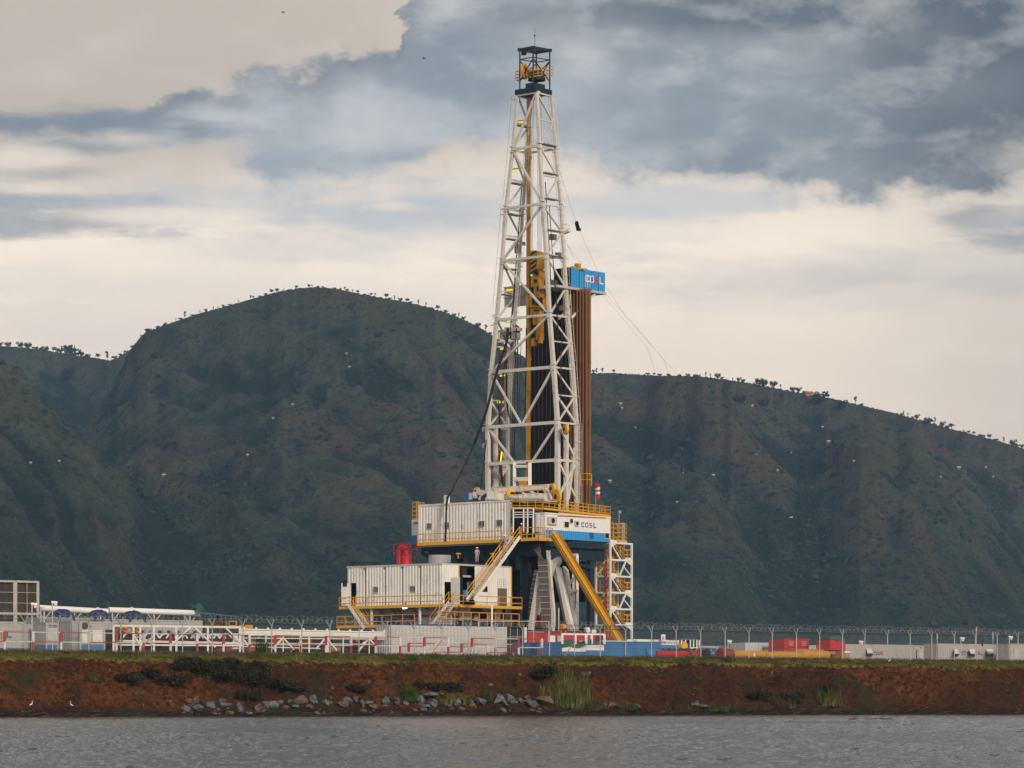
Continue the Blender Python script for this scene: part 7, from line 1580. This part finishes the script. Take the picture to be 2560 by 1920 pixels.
for i, (u, v, rx, ry, m_) in enumerate(cells):
    low = v > 1728; p = bank_hit(u, v); k = p.y/FP; 
    if low: p = p-V3(0, .4, 0)
    nm = 'grey' if m_ == 0 else 'brown'; cnt[m_] += 1
    rock('%s %s on the %s, %s %s one from the left' % ('broad' if rx > ry*1.5 else ('upright' if ry > rx*1.05 else 'blocky'), nm+' boulder', 'waterline' if low else 'red earth slope', ordinal(cnt[m_]-1), nm), p, (rx*k*1.38, max(rx, ry)*k, ry*k*1.38), 'rock' if m_ == 0 else 'brock', 100+i, grp='boulders along the shore')
for i, u in enumerate(sorted(RNG.uniform(455, 1370, 69))):
    v = RNG.uniform(1750, 1786)-((u-455)/915)*4; p = bank_hit(u, v); r0 = RNG.uniform(.14, .34)
    rock('small rock wedged among the waterline boulders, %s small rock from the left' % ordinal(i), p, (r0*1.3, r0, r0*.9), 'rock' if RNG.rand() < .6 else 'brock', 700+i, cat='rock', name='small_rock', grp='small rocks wedged among the waterline boulders')
# small pebbles
P_ = []
for i in range(1500):
    s = RNG.uniform(-75, 95); d = RNG.uniform(.2, 9)
    if RNG.rand() > np.clip(.25+fbm(np.array([s/6]), np.array([d/3]), 3)[0]*3, 0.03, 1): continue
    c = np.array(FW(s, d, bz(s, d)+.02)); r_ = abs(RNG.normal(0, .055))+.03; o3 = RNG.normal(size=(4, 3)); o3 /= np.linalg.norm(o3, axis=1)[:, None]; o3 *= r_; q_ = c+o3
    for t in ((0, 1, 2), (0, 1, 3), (0, 2, 3), (1, 2, 3)): P_ += [q_[t[0]], q_[t[1]], q_[t[2]]]
MT['pebble'] = rockmat('pale_pebble', (.10, .07, .05), (.28, .21, .16))
tri_soup('pebbles', np.array(P_), 3, MT['pebble'], label='pale pebbles strewn over the red earth bank', cat='pebbles', kind='stuff')
# grass strip and tufts
def blades(pts, h, w, n, spread, lean=.35):
    out = []
    for p in pts:
        a = RNG.uniform(0, 6.28, n); o = RNG.normal(0, spread, (n, 2)); hh = h*RNG.uniform(.5, 1.15, n); ln = RNG.normal(0, lean, (n, 2))*hh[:, None]; b_ = np.stack([p[0]+o[:, 0], p[1]+o[:, 1], np.full(n, p[2]-.05)], 1)
        wv_ = np.stack([np.cos(a)*w, np.sin(a)*w, np.zeros(n)], 1); m1 = b_+np.stack([ln[:, 0]*.35, ln[:, 1]*.35, hh*.6], 1); t = b_+np.stack([ln[:, 0], ln[:, 1], hh], 1)
        out.append(np.stack([b_-wv_, b_+wv_, m1+wv_*.7, m1-wv_*.7, m1-wv_*.7, m1+wv_*.7, t+wv_*.15, t-wv_*.15], 1).reshape(-1, 3))
    return np.concatenate(out)
MT['grass'] = leafmat('shore_grass', (.05, .052, .010), (.17, .14, .028), .5); MT['dry'] = leafmat('dry_grass', (.05, .040, .020), (.13, .10, .055), .5); MT['reed'] = leafmat('reed_leaf', (.05, .075, .015), (.17, .155, .05), 1.5); MT['scrub'] = leafmat('scrub_leaf', (.013, .016, .007), (.042, .038, .015), 1.2); MT['weed'] = leafmat('weed_leaf', (.02, .045, .010), (.06, .10, .02), 2)
pts = []
for i in range(5200):
    s = RNG.uniform(-75, 100); g_ = fbm(np.array([s/4.5]), np.array([0.3]), 4)[0]; d = RNG.uniform(9.9+g_*4.2-.6, 12.2); pts.append(FW(s, d, bz(s, d)))
tri_soup('grass_strip', blades(pts, .24, .03, 7, .14, .8), 4, MT['grass'], label='yellow-green grass along the top edge of the bank', cat='grass', kind='stuff')
pts = []
for i in range(3000): s = RNG.uniform(-75, 100); d = RNG.uniform(12.4, 15.6); pts.append(FW(s, d, bz(s, d) if d < 14 else YARD))
tri_soup('dry_grass', blades(pts, .26, .025, 5, .2, .35), 4, MT['dry'], label='dry brown grass at the foot of the fence', cat='grass', kind='stuff')
pts = []
for i in range(2600):
    s = RNG.uniform(-80, 100); d = RNG.uniform(.3, 7)
    if fbm(np.array([s/11+4]), np.array([d/5+2]), 3)[0] < .055: continue
    pts.append(FW(s, d, bz(s, d)))
tri_soup('bank_weeds', blades(pts, .28, .03, 6, .18, .5), 4, MT['scrub'], label='sparse dull green weeds on the red earth bank', cat='weeds', kind='stuff')
# dark scrub bushes on the left slope
SB = [(470, 1668, 2.2, 1.0), (520, 1690, 2.6, 1.3), (585, 1700, 2.8, 1.4), (640, 1692, 2.4, 1.6), (655, 1720, 2.0, 1.6), (560, 1675, 2.0, 1.0), (700, 1712, 1.8, .8), (430, 1710, 2.2, 1.0), (380, 1690, 2.0, .9), (320, 1708, 1.8, .8), (735, 1718, 1.6, .6), (1130, 1720, 2.6, .7), (1070, 1722, 1.8, .6), (1385, 1690, 1.8, 1.0), (1345, 1695, 1.4, .8), (620, 1745, 1.4, .8), (885, 1722, 1.8, .5), (1900, 1745, 1.6, .8), (1980, 1752, 1.5, .9), (2070, 1740, 1.8, 1.2)]
for i, (u, v, w, h) in enumerate(sorted(SB)):
    p = bank_hit(u, v+8); r_ = thing('scrub_bush', 'dark scrubby bush on the red bank, %s such bush from the left' % ordinal(i), 'bush', p, 'scrub bushes on the bank')
    L_ = [leaves(RNG.uniform(-w*.5, w*.5), RNG.uniform(-.5, .5), h*RNG.uniform(.3, .8), w*.4, .6, h*.4, 150, .075, .8) for _ in range(7)]
    tri_soup('foliage', np.concatenate(L_), 4, MT['scrub'], parent=r_); mb = MB()
    for k in range(5): mb.tube(p-ZV*.1, p+TV*RNG.uniform(-w*.4, w*.4)+ZV*h*.7, .03, 4, .01)
    mb.build('stem', 'bark', r_)
# reed clump and other waterside plants
r_ = thing('reed_clump', 'tall pale green reed clump growing against the bank right of the boulders', 'reeds', bank_hit(1410, 1772))
bp = []
for u, v, h in [(1365, 1745, 1.5), (1372, 1752, 1.2), (1384, 1760, 1.8), (1395, 1766, 2.0), (1404, 1765, 2.4), (1415, 1766, 3.2), (1422, 1762, 3.9), (1428, 1766, 3.4), (1436, 1768, 2.4), (1446, 1765, 2.2), (1456, 1762, 2.9), (1462, 1760, 2.4), (1424, 1770, 2.2), (1440, 1774, 1.6), (1410, 1772, 1.4), (1450, 1770, 1.4)]:
    p = bank_hit(u, v); o = np.array(r_.location); bp.append(blades([np.array(p)-o], h, .020, 44, .30, .20))
tri_soup('reed_leaves', np.concatenate(bp), 4, MT['reed'], parent=r_)
mb = MB()
for k in range(26): p = bank_hit(RNG.uniform(1375, 1462), 1768); mb.tube(p, p+ZV*RNG.uniform(.8, 1.8)+TV*RNG.uniform(-.3, .3), .02, 4)
mb.build('dry_stalks', 'dry', r_)
for i, (u, v, h, w, n, m_) in enumerate(sorted([(1010, 1752, 1.3, .9, 5, 'weed'), (1028, 1750, 1.1, .7, 4, 'weed'), (1113, 1762, .9, .3, 2, 'reed'), (1125, 1762, 1.0, .3, 2, 'reed'), (1155, 1764, 1.0, .5, 3, 'reed'), (1165, 1762, .8, .4, 2, 'weed'), (1220, 1756, 1.1, .3, 3, 'weed'), (1280, 1735, .6, .4, 2, 'weed'), (1475, 1776, .6, .8, 4, 'weed'), (1560, 1776, .7, 1.1, 5, 'weed'), (1500, 1773, .5, .6, 3, 'dry'), (1700, 1775, .5, 1.2, 4, 'weed'), (1770, 1778, .5, 1.5, 5, 'weed'), (1850, 1776, .6, 1.6, 5, 'weed'), (1960, 1770, 1.2, .9, 4, 'dry'), (2060, 1768, 1.8, .9, 5, 'reed'), (2085, 1765, 1.5, .9, 5, 'dry'), (1040, 1652, .7, .5, 3, 'weed'), (1605, 1652, .6, .4, 2, 'weed'), (1727, 1658, .9, .5, 4, 'reed'), (650, 1630, 1.3, .4, 4, 'weed'), (1830, 1655, .7, .5, 3, 'weed'), (225, 1700, .6, .6, 3, 'weed'), (520, 1696, .7, .5, 3, 'weed'), (1728, 1700, .5, .8, 3, 'weed'), (1180, 1655, 1.3, .3, 1, 'dry'), (345, 1735, .5, .5, 2, 'reed')])):
    p = bank_hit(u, v); r_ = thing('waterside_plant', '%s on the shore bank, %s small plant from the left' % ({'weed': 'bright green leafy plant', 'reed': 'thin pale green reed tuft', 'dry': 'dry straw-coloured tuft'}[m_], ordinal(i)), 'plant', p, 'small plants on the bank')
    bp = [blades([np.array([RNG.uniform(-w, w), RNG.uniform(-.2, .2), 0])], h, .025, 26, .20, .4) for _ in range(n)]; tri_soup('plant_leaves', np.concatenate(bp), 4, MT[m_], parent=r_)
    mb = MB(); mb.tube(p-ZV*.1, p+ZV*h*.6, .02, 4, .01); mb.build('stem', 'bark', r_)
# driftwood and dead stalks at the waterline
mb = MB()
for i in range(520):
    s = RNG.uniform(-60, 60); d = RNG.uniform(-.6, 1.3); p = FW(s, d, bz(s, d)+.05); a = RNG.uniform(-.5, .5); mb.tube(p, p+(TV*math.cos(a)+ZV*abs(math.sin(a))*.5+NV*RNG.uniform(-.3, .3))*RNG.uniform(.3, 1.6), .018, 3)
mb.build('dead_stalks', 'dry', None, 'tangle of dead straw-coloured stalks along the waterline', 'debris', kind='stuff')
# egrets
for i, (u, v, fc) in enumerate(((78, 1775, 1), (179, 1771, -1), (2224, 1658, 1))):
    p = bank_hit(u, v); r_ = thing('egret', ['white egret standing at the water at the far left', 'white egret standing upright, the right-hand one near the water', 'small white egret on the grass edge at the right'][i], 'bird', p); f = TV*fc; k = .52
    mb = MB(); rings = [(-.34, .34, .01), (-.22, .44, .05), (-.05, .52, .10), (.10, .60, .105), (.18, .70, .06), (.17, .82, .035), (.13, .93, .03), (.17, 1.02, .032), (.24, 1.06, .045), (.29, 1.06, .03)]
    for a, b_ in zip(rings[:-1], rings[1:]): mb.tube(p+(f*a[0]+ZV*a[1])*k, p+(f*b_[0]+ZV*b_[1])*k, a[2]*k, 8, b_[2]*k)
    mb.build('body', 'egret', r_, smooth_=True); mb = MB(); mb.tube(p+(f*.29+ZV*1.06)*k, p+(f*.45+ZV*1.03)*k, .018, 5, .004); mb.build('beak', 'yellow', r_)
    for o_ in (-.04, .04): mb = MB(); mb.path([p+(f*.02+NV*o_+ZV*.5)*k, p+(f*.05+NV*o_+ZV*.25)*k, p+(f*.02+NV*o_)*k, p+(f*.1+NV*o_)*k], .011, 5); mb.build('leg', 'black', r_)
# two birds in the sky
for i, (u, v) in enumerate(((708, 31), (1060, 146))):
    p = at(u, v, 400); r_ = thing('flying_bird', ['tiny dark bird gliding high on the left', 'tiny dark bird gliding left of the mast top'][i], 'bird', p)
    mb = MB(); mb.tube(p-V3(.22, 0, 0), p, .02, 6, .07); mb.tube(p, p+V3(.25, 0, .02), .07, 6, .02); mb.build('body', 'black', r_)
    for q in (-1, 1): mb = MB(); mb.quad(p+V3(-.08, 0, 0), p+V3(.08, 0, 0), p+V3(.02, q*.3, .14+.05*q), p+V3(-.1, q*.3, .14+.05*q)); mb.quad(p+V3(.02, q*.3, .14+.05*q), p+V3(-.1, q*.3, .14+.05*q), p+V3(-.12, q*.6, .05+.05*q), p+V3(-.08, q*.6, .05+.05*q)); mb.build('wing', 'black', r_)
# bits on the water
for i, (u, v, w) in enumerate(((2200, 1799, 1.8), (2130, 1799, .8))):
    Y = ZC*FP/(v-HV); p = Vector(((u-1280)/FP*Y, Y, .03)); mb = MB(); mb.tube(p-V3(w/2, 0, 0), p+V3(w/2, .2, .02), .035, 5); mb.tube(p, p+V3(.3, 0, .2), .02, 4); mb.build('floating_stick', 'bark', None, 'dark stick floating on the water, %s of two' % ('right' if i == 0 else 'left'), 'stick')
# ---------------------------------------------------------------- the air
hm = bpy.data.materials.new('haze_air'); hm.use_nodes = True; n = hm.node_tree; n.nodes.clear()
o_ = n.nodes.new('ShaderNodeOutputMaterial'); pv = n.nodes.new('ShaderNodeVolumePrincipled')
pv.inputs['Color'].default_value = (0.31, 0.54, 0.84, 1); pv.inputs['Density'].default_value = 0.0001
n.links.new(pv.outputs[0], o_.inputs['Volume'])
mb = MB(); mb.obox((-2600, -320, -7), (5200, 0, 0), (0, 3780, 0), (0, 0, 620)); mb.build('haze', hm, label='pale blue evening haze between the rig and the hills', cat='haze', kind='stuff')
scene.cycles.volume_bounces = 0
scene.cycles.max_bounces = 6
